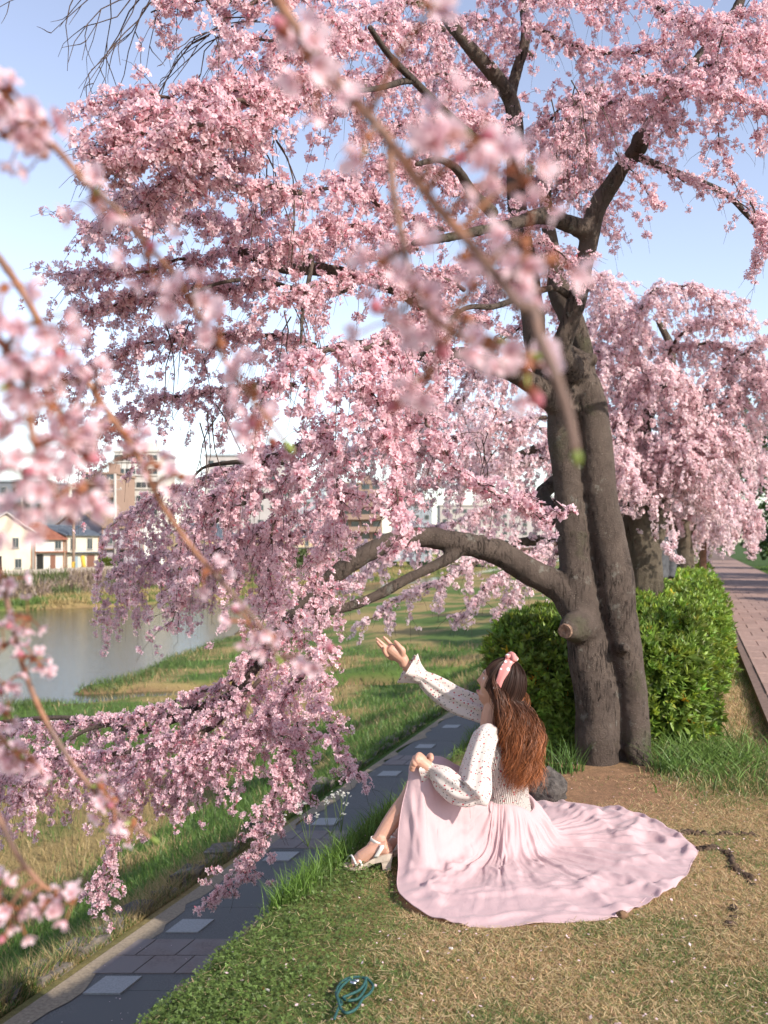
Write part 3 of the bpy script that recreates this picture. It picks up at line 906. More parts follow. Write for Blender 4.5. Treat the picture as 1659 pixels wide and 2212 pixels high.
    limb_mesh(T, [Q(1190, 1105, TY + .2), Q(1170, 1070, TY + .3), Q(1195, 1045, TY + .35), Q(1215, 1030, TY + .3)], [.05, .05, .05, .05], 10)
    limb_mesh(T, [Q(1262, 1352, TY - .05), Q(1240, 1355, TY - .16), Q(1222, 1362, TY - .24)], [.105, .090, .050], 12)
    limb_mesh(T, [Q(1340, 1400, TY - .05), Q(1352, 1400, TY - .16)], [.05, .022], 10)
    limb_mesh(T, [z3(680, 330, TY - .02), z3(600, 330, TY - .02), z3(640, 350, TY - .1)], [.04, .035, .03], 8)
    limb_mesh(T, [z3(560, 300, TY + .02), z3(615, 325, TY - .05), z3(640, 355, TY - .05)], [.05, .042, .034], 10)
    limb_mesh(T, [z6(1100, 640, TY - .3), z6(1110, 600, TY - .42), z6(1112, 602, TY - .48)], [.05, .05, .036], 8)
    # upper forks
    limb_mesh(T, [z6(550, 430, TY + .1), z6(490, 340, TY), z6(430, 270, TY - .1), z6(340, 170, TY - .2), z6(230, 20, TY - .3), z6(180, -80, TY - .3)], [w6(34, TY), w6(34, TY), w6(32, TY), w6(26, TY), w6(22, TY), w6(18, TY)], 10)
    limb_mesh(T, [z6(545, 420, TY + .1), z6(570, 320, TY + .1), z6(612, 160, TY + .1), z6(600, 0, TY + .1), z6(590, -100, TY + .1)], [w6(28, TY), w6(26, TY), w6(24, TY), w6(21, TY), w6(18, TY)], 10)
    limb_mesh(T, [z6(890, 1000, TY - .2), z6(800, 970, TY - .3), z6(690, 932, TY - .5), z6(540, 972, TY - .8), z6(400, 1000, TY - 1.0), z6(240, 1032, TY - 1.2), z6(120, 1050, TY - 1.4)], [w6(45, TY), w6(36, TY), w6(32, TY), w6(27, 5), w6(22, 5), w6(20, 4.7), w6(14, 4.5)], 10)
    me = remesh(T, 0.0125, 2)
    co = mesh_co(me); no = mesh_no(me)
    d = np.array([mnoise.fractal(Vector((float(c[0]) * 9, float(c[1]) * 9, float(c[2]) * 4)), 1.0, 2.0, 3) * 0.006 + mnoise.noise(Vector((float(c[0]) * 40, float(c[1]) * 40, float(c[2]) * 55))) * 0.0022 for c in co])
    me.vertices.foreach_set("co", (co + no * d[:, None]).astype(np.float32).ravel()); me.update()
    link("trunk", me, M['bark'], root)
    cutm = mat_noise("cut_wood", (0.10, 0.06, 0.042), (0.26, 0.165, 0.115), 55, 0.9, 0.4, 0.004)
    def cut(c, d, r):
        b = MB(); d = unit(d); F = frames_from_axis(d[None])[0]
        k = 18; th = np.arange(k) * 2 * math.pi / k
        rr = r * (1 + RNG.normal(0, .06, k))
        ring = c + (np.cos(th) * rr)[:, None] * F[:, 0] + (np.sin(th) * rr)[:, None] * F[:, 1]
        V = np.concatenate([ring - d * .02, ring + d * 0.006, ring * .5 + c * .5 + d * .004, [c - d * .008]])
        j = np.arange(k); jn = (j + 1) % k
        b.add(V, quads=np.concatenate([np.stack([j, jn, k + jn, k + j], -1), np.stack([k + j, k + jn, 2 * k + jn, 2 * k + j], -1)]),
              tris=np.stack([2 * k + j, 2 * k + jn, np.full(k, 3 * k)], -1))
        b.build("cut_face", cutm, root)
    cut(Q(1220, 1363, TY - .262), Q(1222, 1362, TY - .24) - Q(1240, 1355, TY - .16), .040)
    cut(Q(1122, 1080, TY + .095), Q(1128, 1082, TY + .1) - Q(1150, 1092, TY + .12), .058)

    # branches that are parts of their own
    def branch(pts, r, k=8):
        b = MB(); limb_mesh(b, pts, r, k, 6, 0.03); b.build("branch", M['bark'], root, smooth=True)
    branch([z6(1080, 690, 5.42), z6(1110, 685, 5.4), z6(1250, 740, 5.3), z6(1380, 790, 5.2), z6(1480, 840, 5.1), z6(1560, 920, 5.0), z6(1659, 1040, 4.9), z6(1720, 1130, 4.9)], [.028, .022, .018, .016, .015, .013, .010, .008])
    branch([z6(470, 920, 5.0), z6(440, 890, 4.9), z6(380, 830, 4.7), z6(330, 750, 4.5), z6(290, 712, 4.4), z6(230, 690, 4.3), z6(140, 710, 4.2)], [.032, .03, .026, .022, .018, .014, .010])
    branch([z6(420, 620, 5.3), z6(330, 545, 4.9), z6(250, 470, 4.5), z6(130, 350, 4.1), z6(60, 280, 3.9), z6(0, 210, 3.7), z6(-60, 120, 3.5)], [.024, .021, .018, .016, .014, .012, .010])
    branch([z6(130, 350, 4.1), z6(80, 352, 4.0), z6(0, 375, 3.8), z6(-100, 390, 3.6), z6(-180, 370, 3.5)], [.014, .013, .011, .009, .006])
    branch([z6(800, 1280, 5.55), z6(740, 1245, 5.4), z6(650, 1262, 5.2), z6(560, 1295, 5.0), z6(470, 1325, 4.8), z6(380, 1325, 4.7), z6(320, 1350, 4.6), z6(250, 1420, 4.5), z6(190, 1460, 4.4)], [.022, .018, .017, .016, .015, .012, .011, .010, .008])
    branch([Q(960, 700, 5.2), Q(880, 640, 4.9), Q(800, 605, 4.7), Q(700, 583, 4.5), Q(610, 577, 4.4), Q(540, 550, 4.35), Q(495, 543, 4.3)], [.03, .03, .032, .032, .03, .028, .026])
    branch([Q(760, 620, 4.5), Q(700, 640, 4.4), Q(640, 625, 4.3), Q(560, 605, 4.2), Q(480, 610, 4.1), Q(400, 640, 4.0)], [.014, .013, .012, .010, .008, .006])
    branch([Q(560, 1000, 5.0), Q(540, 1050, 5.0), Q(500, 1100, 5.1), Q(430, 1150, 5.2), Q(380, 1180, 5.3)], [.012, .013, .012, .010, .008])
    branch([Q(620, 1000, 4.8), Q(560, 996, 4.8), Q(490, 1000, 4.9), Q(440, 1010, 5.0), Q(410, 1040, 5.0)], [.014, .014, .012, .008, .005])
    branch([Q(620, 1060, 4.8), Q(560, 1075, 4.9), Q(500, 1095, 5.0), Q(430, 1110, 5.1)], [.012, .014, .012, .009])
    branch([Q(560, 1430, 5.4), Q(500, 1500, 5.5), Q(420, 1530, 5.6), Q(330, 1550, 5.7), Q(220, 1553, 5.8), Q(100, 1550, 5.9), Q(0, 1560, 6.0)], [.03, .028, .024, .02, .017, .014, .012])
    branch([Q(420, 1540, 5.6), Q(300, 1580, 5.6), Q(240, 1565, 5.7), Q(180, 1580, 5.7), Q(120, 1620, 5.7)], [.018, .016, .014, .012, .008])
    branch([Q(560, 1430, 5.4), Q(470, 1560, 5.3), Q(400, 1590, 5.2), Q(300, 1620, 5.2), Q(200, 1635, 5.2), Q(80, 1640, 5.2)], [.03, .016, .013, .011, .009, .007])
    branch([Q(650, 560, 4.2), Q(672, 555, 4.1), Q(668, 600, 4.0), Q(655, 660, 3.9), Q(650, 740, 3.8)], [.012, .011, .010, .008, .005])

    c = Crown(101)
    B = c.bough
    # --- top and upper left, overhead and close to us
    B([Q(1000, -40, 4.6), Q(860, 20, 4.2), Q(720, 50, 3.8), Q(600, 80, 3.5), Q(480, 110, 3.4)], 34, .34, r0=.014)
    B([Q(960, 60, 4.6), Q(860, 70, 4.2), Q(760, 90, 3.9), Q(660, 120, 3.6), Q(560, 120, 3.5)], 34, .34)
    B([Q(700, -40, 3.7), Q(600, 0, 3.5), Q(500, 10, 3.4), Q(400, 0, 3.4), Q(330, 20, 3.4)], 20, .26)
    B([Q(800, 185, 4.0), Q(700, 180, 3.7), Q(620, 195, 3.5), Q(500, 190, 3.3), Q(380, 195, 3.2), Q(270, 212, 3.2), Q(190, 235, 3.2)], 46, .20, r0=.012, own=.045, up=.1)
    B([Q(720, 160, 3.7), Q(640, 175, 3.5), Q(540, 215, 3.3), Q(440, 230, 3.2), Q(330, 250, 3.15), Q(230, 270, 3.1)], 46, .22, own=.045, up=.1)
    B([Q(640, 230, 3.5), Q(540, 260, 3.3), Q(430, 275, 3.1), Q(330, 285, 3.1), Q(250, 310, 3.1), Q(205, 345, 3.1)], 48, .20, own=.045, up=.1)
    B([Q(560, 290, 3.5), Q(470, 310, 3.2), Q(380, 320, 3.1), Q(290, 345, 3.1), Q(225, 360, 3.1)], 40, .20, own=.045, up=.1)
    B([Q(540, 360, 3.6), Q(460, 360, 3.4), Q(390, 380, 3.3), Q(330, 420, 3.3), Q(300, 470, 3.3)], 34, .24, own=.05)
    B([Q(640, 420, 3.9), Q(500, 400, 3.6), Q(380, 410, 3.5), Q(290, 420, 3.5), Q(240, 440, 3.5)], 36, .22)
    B([Q(560, 500, 4.2), Q(440, 480, 4.0), Q(320, 470, 3.9), Q(230, 485, 3.9), Q(190, 500, 3.9)], 40, .26)
    B([Q(700, 560, 4.6), Q(540, 540, 4.4), Q(430, 560, 4.2), Q(310, 585, 4.1), Q(210, 590, 4.1), Q(130, 603, 4.1)], 52, .28)
    B([Q(600, 620, 4.6), Q(450, 620, 4.4), Q(300, 640, 4.2), Q(180, 680, 4.2)], 46, .34)
    B([Q(680, 740, 4.8), Q(520, 720, 4.6), Q(380, 730, 4.5), Q(250, 770, 4.4), Q(150, 820, 4.4)], 50, .40)
    B([Q(640, 830, 4.9), Q(480, 840, 4.8), Q(340, 870, 4.7), Q(230, 920, 4.7), Q(160, 980, 4.7)], 44, .42)
    # --- middle
    B([Q(960, 500, 5.0), Q(840, 450, 4.6), Q(720, 410, 4.3), Q(620, 430, 4.1), Q(540, 480, 4.0)], 40, .34)
    B([Q(900, 540, 4.6), Q(780, 490, 4.3), Q(680, 500, 4.1), Q(580, 550, 4.0)], 36, .34)
    B([Q(1000, 620, 5.0), Q(880, 590, 4.6), Q(760, 600, 4.2), Q(660, 620, 4.0), Q(560, 680, 3.9)], 40, .36)
    B([Q(1040, 420, 5.3), Q(960, 380, 5.0), Q(880, 360, 4.8), Q(800, 370, 4.6), Q(740, 400, 4.5)], 36, .34)
    B([Q(1050, 190, 5.5), Q(950, 160, 5.0), Q(850, 150, 4.6), Q(760, 200, 4.2), Q(720, 260, 4.1)], 36, .40)
    B([Q(1040, 260, 5.4), Q(960, 260, 5.1), Q(880, 270, 4.9), Q(800, 300, 4.7)], 26, .34)
    B([Q(1060, 700, 5.2), Q(980, 680, 4.9), Q(900, 690, 4.7), Q(830, 720, 4.5), Q(780, 780, 4.4)], 30, .36)
    B([Q(1130, 620, 5.4), Q(1060, 590, 5.3), Q(980, 590, 5.2), Q(920, 640, 5.1)], 24, .34)
    B([Q(1020, 780, 5.6), Q(940, 800, 5.5), Q(880, 850, 5.4), Q(820, 930, 5.3)], 16, .36)
    # --- bright sprays hanging close to us in the middle
    B([Q(980, 700, 4.0), Q(860, 730, 3.4), Q(760, 750, 3.2), Q(680, 770, 3.1), Q(600, 790, 3.1)], 26, .62, droop=1.6, sp=.04, spread=.7)
    B([Q(860, 820, 3.2), Q(900, 880, 3.2), Q(950, 960, 3.2), Q(1010, 1030, 3.2), Q(1090, 1080, 3.2), Q(1190, 1115, 3.2)], 26, .20, r0=.006, r1=.002, own=.035)
    B([Q(760, 800, 3.3), Q(820, 880, 3.2), Q(850, 980, 3.15), Q(860, 1080, 3.1), Q(870, 1180, 3.1)], 24, .20, r0=.005, r1=.002, own=.035)
    B([Q(700, 900, 3.5), Q(720, 1000, 3.4), Q(740, 1080, 3.4), Q(700, 1200, 3.4)], 20, .22, r0=.005, r1=.002, own=.04)
    B([Q(720, 940, 3.7), Q(600, 980, 3.6), Q(500, 1040, 3.6), Q(430, 1110, 3.6)], 22, .40, droop=1.4)
    B([Q(640, 1000, 3.8), Q(600, 1120, 3.7), Q(580, 1240, 3.7), Q(600, 1330, 3.7)], 20, .24, r0=.006, r1=.002)
    B([Q(560, 1150, 3.8), Q(480, 1180, 3.8), Q(420, 1240, 3.8), Q(370, 1340, 3.8)], 14, .24, r0=.006, r1=.002)
    B([Q(690, 1220, 4.2), Q(680, 1300, 4.1), Q(690, 1360, 4.1), Q(700, 1420, 4.0)], 14, .22, r0=.006, r1=.002)
    # --- shaded curtains farther off, lower left
    B([Q(600, 960, 5.8), Q(480, 1020, 6.0), Q(360, 1060, 6.2), Q(260, 1120, 6.2)], 44, .80, droop=1.6, sp=.05)
    B([Q(660, 1150, 6.0), Q(540, 1170, 6.2), Q(420, 1190, 6.4), Q(320, 1210, 6.5), Q(240, 1240, 6.5)], 44, .62, droop=1.6, sp=.05)
    B([Q(760, 1060, 5.8), Q(680, 1100, 6.0), Q(600, 1130, 6.0), Q(520, 1150, 6.1)], 30, .7, droop=1.5, sp=.055)
    B([Q(760, 1215, 5.5), Q(690, 1290, 5.4), Q(620, 1340, 5.4), Q(560, 1400, 5.4)], 34, .45)
    # --- the low bough sweeping to the ground on the left
    B([Q(650, 1320, 5.4), Q(540, 1440, 5.4), Q(420, 1500, 5.5), Q(300, 1540, 5.6), Q(150, 1560, 5.8), Q(-20, 1570, 5.9)], 70, .62, droop=1.2, r0=.014, sp=.048)
    B([Q(560, 1470, 5.2), Q(440, 1560, 5.2), Q(320, 1610, 5.2), Q(180, 1630, 5.2), Q(20, 1640, 5.2)], 64, .50, droop=1.2, sp=.048)
    B([Q(680, 1400, 5.0), Q(640, 1480, 5.0), Q(590, 1540, 5.0), Q(500, 1600, 5.0), Q(400, 1640, 5.0)], 46, .48, droop=1.2, sp=.048)
    B([Q(700, 1420, 4.9), Q(690, 1500, 4.8), Q(720, 1580, 4.8), Q(745, 1650, 4.8), Q(780, 1680, 4.8)], 20, .20, r0=.005, r1=.002, own=.05)
    B([Q(600, 1560, 4.9), Q(610, 1660, 4.9), Q(580, 1760, 4.9), Q(545, 1860, 4.9), Q(455, 1960, 4.9)], 34, .22, r0=.006, r1=.002, own=.045)
    B([Q(640, 1560, 4.9), Q(650, 1650, 4.9), Q(620, 1760, 4.9)], 16, .2, r0=.005, r1=.002, own=.05)
    B([Q(300, 1640, 5.0), Q(260, 1740, 5.0), Q(240, 1840, 5.0), Q(215, 1950, 5.0)], 26, .22, r0=.006, r1=.002, own=.045)
    B([Q(120, 1650, 5.2), Q(60, 1700, 5.2), Q(20, 1760, 5.2)], 14, .3, r0=.006, r1=.002)
    B([Q(440, 1600, 5.2), Q(400, 1680, 5.2), Q(380, 1740, 5.2)], 14, .24, r0=.006, r1=.002)
    # --- upper right
    B([Q(1150, 60, 5.6), Q(1250, 100, 5.5), Q(1340, 120, 5.4), Q(1440, 90, 5.4), Q(1560, 40, 5.3), Q(1680, 0, 5.3)], 44, .42, up=0)
    B([Q(1050, -40, 5.4), Q(1150, -10, 5.5), Q(1280, 0, 5.6), Q(1400, -20, 5.6)], 32, .44)
    B([Q(1420, 20, 5.2), Q(1500, 60, 5.1), Q(1580, 80, 5.0), Q(1680, 80, 5.0)], 34, .44)
    B([Q(1440, 190, 5.2), Q(1500, 160, 5.1), Q(1570, 130, 5.0), Q(1640, 150, 4.9)], 26, .36)
    B([Q(1330, 160, 5.1), Q(1400, 170, 5.0), Q(1480, 190, 4.9), Q(1560, 200, 4.8), Q(1680, 230, 4.8)], 30, .34)
    B([Q(1130, 330, 6.0), Q(1180, 260, 6.0), Q(1250, 210, 6.0), Q(1320, 210, 5.9)], 34, .60, droop=1.3)
    B([Q(1100, 420, 6.1), Q(1150, 390, 6.2), Q(1210, 370, 6.2), Q(1260, 400, 6.2)], 24, .42)
    B([Q(1300, 190, 5.0), Q(1260, 200, 4.9), Q(1230, 240, 4.85), Q(1215, 300, 4.8)], 16, .55, droop=1.8, sp=.09, bare=.2)
    B([Q(1385, 340, 5.3), Q(1480, 390, 5.1), Q(1590, 430, 5.0), Q(1660, 500, 4.9)], 8, .26, sp=.07, r0=.006)
    B([Q(1560, 60, 4.9), Q(1540, 200, 4.9), Q(1560, 330, 4.9), Q(1600, 420, 4.9)], 12, .3, sp=.06, r0=.005, r1=.002)
    B([Q(1330, 330, 5.1), Q(1370, 370, 5.0), Q(1400, 420, 5.0), Q(1430, 450, 5.0)], 8, .10, r0=.004, r1=.002, own=.04)
    B([Q(1160, 520, 5.3), Q(1200, 540, 5.2), Q(1250, 590, 5.2), Q(1265, 620, 5.2)], 14, .2, r0=.006, r1=.002)
    B([Q(1200, 480, 5.6), Q(1140, 470, 5.5), Q(1080, 480, 5.4), Q(1020, 500, 5.3)], 22, .3)
    B([Q(1620, 430, 4.9), Q(1640, 480, 4.9), Q(1680, 540, 4.8)], 10, .3, r0=.005, r1=.002)
    # --- round the fork and the upper stems
    B([Q(1150, 430, 6.2), Q(1100, 400, 6.1), Q(1050, 400, 6.0), Q(1010, 450, 5.9)], 26, .34)
    B([Q(1100, 300, 5.5), Q(1060, 260, 5.3), Q(1000, 250, 5.1), Q(940, 290, 5.0)], 26, .36)
    B([Q(1120, 240, 6.1), Q(1060, 180, 6.1), Q(990, 160, 6.0), Q(930, 190, 6.0)], 26, .45)
    B([Q(1150, 120, 5.9), Q(1080, 60, 5.8), Q(1000, 40, 5.7), Q(930, 90, 5.6)], 26, .45)
    B([Q(1270, 480, 6.2), Q(1300, 400, 6.2), Q(1260, 330, 6.1), Q(1190, 310, 6.0)], 30, .5)
    B([Q(1180, 560, 6.3), Q(1120, 530, 6.2), Q(1060, 540, 6.1), Q(1000, 580, 6.0)], 26, .3)
    B([Q(1280, 620, 6.3), Q(1210, 560, 6.4), Q(1130, 560, 6.4), Q(1060, 620, 6.4)], 30, .5)
    B([Q(1230, 640, 6.5), Q(1150, 690, 6.5), Q(1080, 740, 6.5), Q(1010, 800, 6.5)], 26, .5)
    B([Q(1260, 260, 5.3), Q(1330, 220, 5.2), Q(1400, 230, 5.1), Q(1450, 270, 5.0)], 20, .3)
    B([Q(1290, 300, 6.2), Q(1350, 260, 6.3), Q(1420, 260, 6.3)], 16, .4)
    # --- the same crown going on to the right, beyond the frame, where it shades the trunk
    for pts, n, L in (([(2.05, 5.32, 4.55), (2.8, 5.0, 4.3), (3.6, 4.9, 4.0), (4.4, 4.8, 3.6)], 34, .7), ([(2.05, 5.32, 4.55), (2.9, 5.5, 4.2), (3.9, 5.5, 3.7), (4.6, 5.5, 3.1)], 34, .8),
                      ([(2.05, 5.4, 4.6), (3.0, 6.1, 4.6), (4.0, 6.5, 4.3)], 30, .8), ([(2.05, 5.32, 4.6), (3.2, 5.0, 4.9), (4.2, 4.9, 4.9), (5.0, 4.8, 4.5)], 30, .7),
                      ([(1.99, 4.9, 2.82), (2.7, 5.2, 2.9), (3.4, 5.5, 2.8), (3.9, 5.7, 2.6)], 22, .6), ([(1.99, 4.88, 2.82), (3.2, 4.8, 3.1), (4.4, 4.4, 3.0), (5.4, 3.8, 2.6)], 34, .6)):
        B([np.array(p) for p in pts], n, L, sp=.06, r0=.014, r1=.006, own=.08, t0=.12)
    c.finish(root, VAR_MID, near=280)
    # bare twigs of the same tree against the sky
    bt = Crown(102); bt.wig = .26
    for st, L, n in ((Q(360, -40, 3.4), .55, 5), (Q(330, -30, 3.4), .5, 5), (Q(560, 40, 3.5), .6, 5), (Q(480, 60, 3.5), .5, 4), (Q(240, -60, 3.4), .45, 4)):
        for k in range(n):
            bt.twig(st + RNG.normal(0, .03, 3), [-0.75 + bt.r.gauss(0, .35), bt.r.gauss(0, .3), -.25 + bt.r.gauss(0, .2)], L * bt.r.uniform(.6, 1.1), .55, 9, .0032, fork=.45, bare=1.0)
    for st, L, n in ((Q(590, 290, 3.9), .5, 4), (Q(560, 280, 3.9), .55, 4), (Q(1230, 210, 4.9), .55, 8), (Q(480, 880, 4.6), .5, 6), (Q(620, 640, 4.3), .5, 6), (Q(400, 700, 4.4), .5, 4), (Q(1060, 950, 6.0), .4, 5)):
        for k in range(n):
            bt.twig(st + RNG.normal(0, .05, 3), [bt.r.gauss(0, .4), bt.r.gauss(0, .4), -.2], L * bt.r.uniform(.6, 1.1), 1.8, 9, .004, fork=.15, bare=1.0)
    t = bt.tw.build("bare_twigs", M['twig'], root, smooth=True); t["kind"] = "stuff"
main_tree()

# ------------------------------------------------------------------ farther cherries in the same row
def second_tree():
    Y0 = 9.6
    b = Q(1390, 1290, Y0); b[2] = 0
    root = tag(empty("weeping_cherry_tree", b), "weeping cherry with a mossy forked trunk standing just behind the clipped hedge", "tree", "weeping cherries in blossom along the hedge")
    T = MB()
    limb_mesh(T, [Q(1392, 1420, Y0), Q(1390, 1260, Y0), Q(1385, 1190, Y0), Q(1370, 1110, Y0), Q(1372, 1040, Y0), Q(1380, 960, Y0), Q(1400, 860, Y0)], [.25, .20, .19, .14, .12, .10, .07], 12)
    limb_mesh(T, [Q(1395, 1220, Y0), Q(1410, 1150, Y0), Q(1425, 1090, Y0), Q(1450, 1000, Y0 - .2), Q(1475, 930, Y0 - .3), Q(1540, 840, Y0 - .4)], [.14, .13, .11, .09, .07, .04], 12)
    limb_mesh(T, [Q(1380, 1000, Y0), Q(1395, 900, Y0), Q(1430, 850, Y0), Q(1450, 760, Y0), Q(1420, 690, Y0)], [.10, .08, .07, .05, .03], 10)
    limb_mesh(T, [Q(1375, 1080, Y0), Q(1290, 1000, Y0), Q(1200, 960, Y0), Q(1080, 1000, Y0 - .2), Q(1050, 970, Y0 - .2), Q(1040, 930, Y0 - .2)], [.1, .08, .06, .05, .04, .03], 10)
    limb_mesh(T, [Q(1380, 1150, Y0), Q(1280, 1150, Y0), Q(1180, 1165, Y0), Q(1090, 1180, Y0 - .3), Q(1000, 1230, Y0 - .5), Q(900, 1280, Y0 - .7)], [.09, .07, .06, .045, .035, .02], 10)
    me = remesh(T, 0.024, 2)
    link("trunk", me, M['bark_far'], root)
    c = Crown(202); B = c.bough
    kw = dict(sp=.052, r0=.02, r1=.005, sides=5, skip=.12, own=.06)
    for pts, n, L in (
        ([(1400, 760, 9.3), (1380, 680, 9.0), (1420, 630, 8.9), (1500, 620, 8.8), (1590, 660, 8.8)], 44, .55),
        ([(1400, 720, 9.5), (1340, 640, 9.3), (1300, 600, 9.2), (1270, 620, 9.2)], 34, .65),
        ([(1400, 820, 9.6), (1340, 720, 9.5), (1300, 690, 9.4), (1260, 720, 9.4)], 34, .6),
        ([(1380, 1050, 9.6), (1330, 1010, 9.4), (1290, 1020, 9.3), (1260, 1060, 9.3)], 34, .6),
        ([(1440, 760, 9.4), (1520, 740, 9.2), (1600, 760, 9.1), (1680, 830, 9.0)], 40, .6),
        ([(1500, 990, 9.1), (1560, 970, 8.9), (1600, 985, 8.8)], 18, .3),
        ([(1180, 900, 8.0), (1080, 915, 7.9), (980, 945, 7.8), (880, 980, 7.7)], 40, .6),
        ([(1000, 870, 7.6), (900, 905, 7.6), (800, 950, 7.6), (720, 1000, 7.6)], 40, .5),
        ([(1150, 1000, 8.4), (1060, 1010, 8.3), (960, 1030, 8.2), (860, 1060, 8.1)], 36, .4),
        ([(1420, 800, 9.4), (1480, 720, 9.2), (1550, 690, 9.0), (1620, 700, 8.9)], 26, .30),
        ([(1400, 860, 9.4), (1330, 800, 9.3), (1300, 760, 9.2), (1290, 760, 9.2)], 34, .75),
        ([(1400, 880, 9.3), (1400, 810, 9.0), (1440, 790, 8.9), (1470, 830, 8.8)], 40, .7),
        ([(1430, 920, 9.4), (1500, 860, 9.2), (1560, 800, 9.0), (1640, 740, 8.9), (1700, 700, 8.8)], 48, .50),
        ([(1440, 1000, 9.3), (1500, 930, 9.1), (1560, 870, 9.0), (1640, 810, 8.9), (1720, 780, 8.9)], 56, .75),
        ([(1420, 1000, 9.3), (1480, 960, 9.0), (1540, 930, 8.8), (1590, 935, 8.8)], 40, .50),
        ([(1400, 1000, 9.2), (1440, 960, 8.9), (1490, 980, 8.7), (1530, 1020, 8.6)], 44, .65),
        ([(1390, 960, 9.4), (1350, 900, 9.2), (1320, 900, 9.0), (1310, 960, 9.0)], 40, .8),
        ([(1420, 1060, 9.2), (1460, 1040, 9.0), (1500, 1060, 8.9), (1540, 1100, 8.9)], 34, .36),
        ([(1380, 1000, 9.2), (1360, 980, 8.8), (1370, 1020, 8.6), (1400, 1080, 8.5)], 26, .45),
        ([(1440, 1110, 8.6), (1450, 1160, 8.4), (1440, 1190, 8.3), (1470, 1210, 8.3)], 10, .12),
        ([(1300, 1000, 9.5), (1200, 950, 9.3), (1120, 900, 9.2), (1040, 880, 9.1), (980, 920, 9.0)], 44, .55),
        ([(1300, 1010, 9.6), (1200, 990, 9.4), (1100, 990, 9.2), (1010, 1000, 9.1)], 40, .60),
        ([(1290, 880, 9.6), (1200, 800, 9.6), (1120, 770, 9.5), (1040, 800, 9.4)], 40, .60),
        ([(1290, 1090, 9.5), (1180, 1080, 9.3), (1080, 1090, 9.1), (980, 1130, 9.0), (900, 1180, 8.9)], 40, .55),
        ([(1280, 1150, 9.2), (1160, 1180, 9.0), (1060, 1200, 8.8), (960, 1250, 8.6), (860, 1290, 8.5), (780, 1350, 8.4)], 46, .42),
        ([(1200, 1170, 8.8), (1100, 1230, 8.6), (1040, 1280, 8.5), (1000, 1340, 8.4)], 26, .34),
        ([(1280, 1130, 9.4), (1200, 1200, 9.2), (1150, 1240, 9.1), (1100, 1300, 9.0)], 22, .42),
        ([(960, 1130, 9.0), (860, 1180, 8.8), (780, 1240, 8.7), (700, 1270, 8.6)], 30, .42),
    ):
        B([Q(*p) for p in pts], n, L, **kw)
    c.finish(root, VAR_FAR, near=12)
second_tree()

def third_tree(Y0, ux, seed, label, top):
    b = U(ux, Y0, 0)
    root = tag(empty("weeping_cherry_tree", b), label, "tree", "weeping cherries in blossom along the hedge")
    T = MB()
    p = lambda dx, dz, dy=0: b + np.array([dx, dy, dz])
    limb_mesh(T, [p(0, -.1), p(.05, .8), p(0, 1.6), p(.1, 2.6), p(.2, 3.4)], [.2, .17, .15, .1, .06], 10)
    limb_mesh(T, [p(.02, 1.4), p(.5, 2.2), p(1.1, 2.8), p(1.8, 3.0)], [.1, .08, .06, .03], 8)
    limb_mesh(T, [p(0, 1.5), p(-.6, 2.2, -.2), p(-1.2, 2.6, -.4)], [.1, .07, .03], 8)
    link("trunk", remesh(T, 0.03, 1), M['bark_far'], root)
    c = Crown(seed)
    r = random.Random(seed)
    for k in range(22):
        a = r.uniform(0, 6.28); R = r.uniform(.7, 1.45); h = r.uniform(1.9, top)
        st = p(.1, r.uniform(1.8, 3.2))
        m = p(math.cos(a) * R * .6, h, math.sin(a) * R * .6); e = p(math.cos(a) * R, h - .3, math.sin(a) * R)
        c.bough([st, m, e], 26, .9, sp=.075, r0=.03, r1=.006, sides=4, skip=.05, own=.07, sc=1.5)
    c.finish(root, VAR_FAR, near=12)
third_tree(16.5, -0.2, 303, "weeping cherry farther along the row, beyond the mossy forked one", 3.3)
third_tree(24.0, -0.4, 304, "most distant weeping cherry of the row beside the brick path", 3.2)
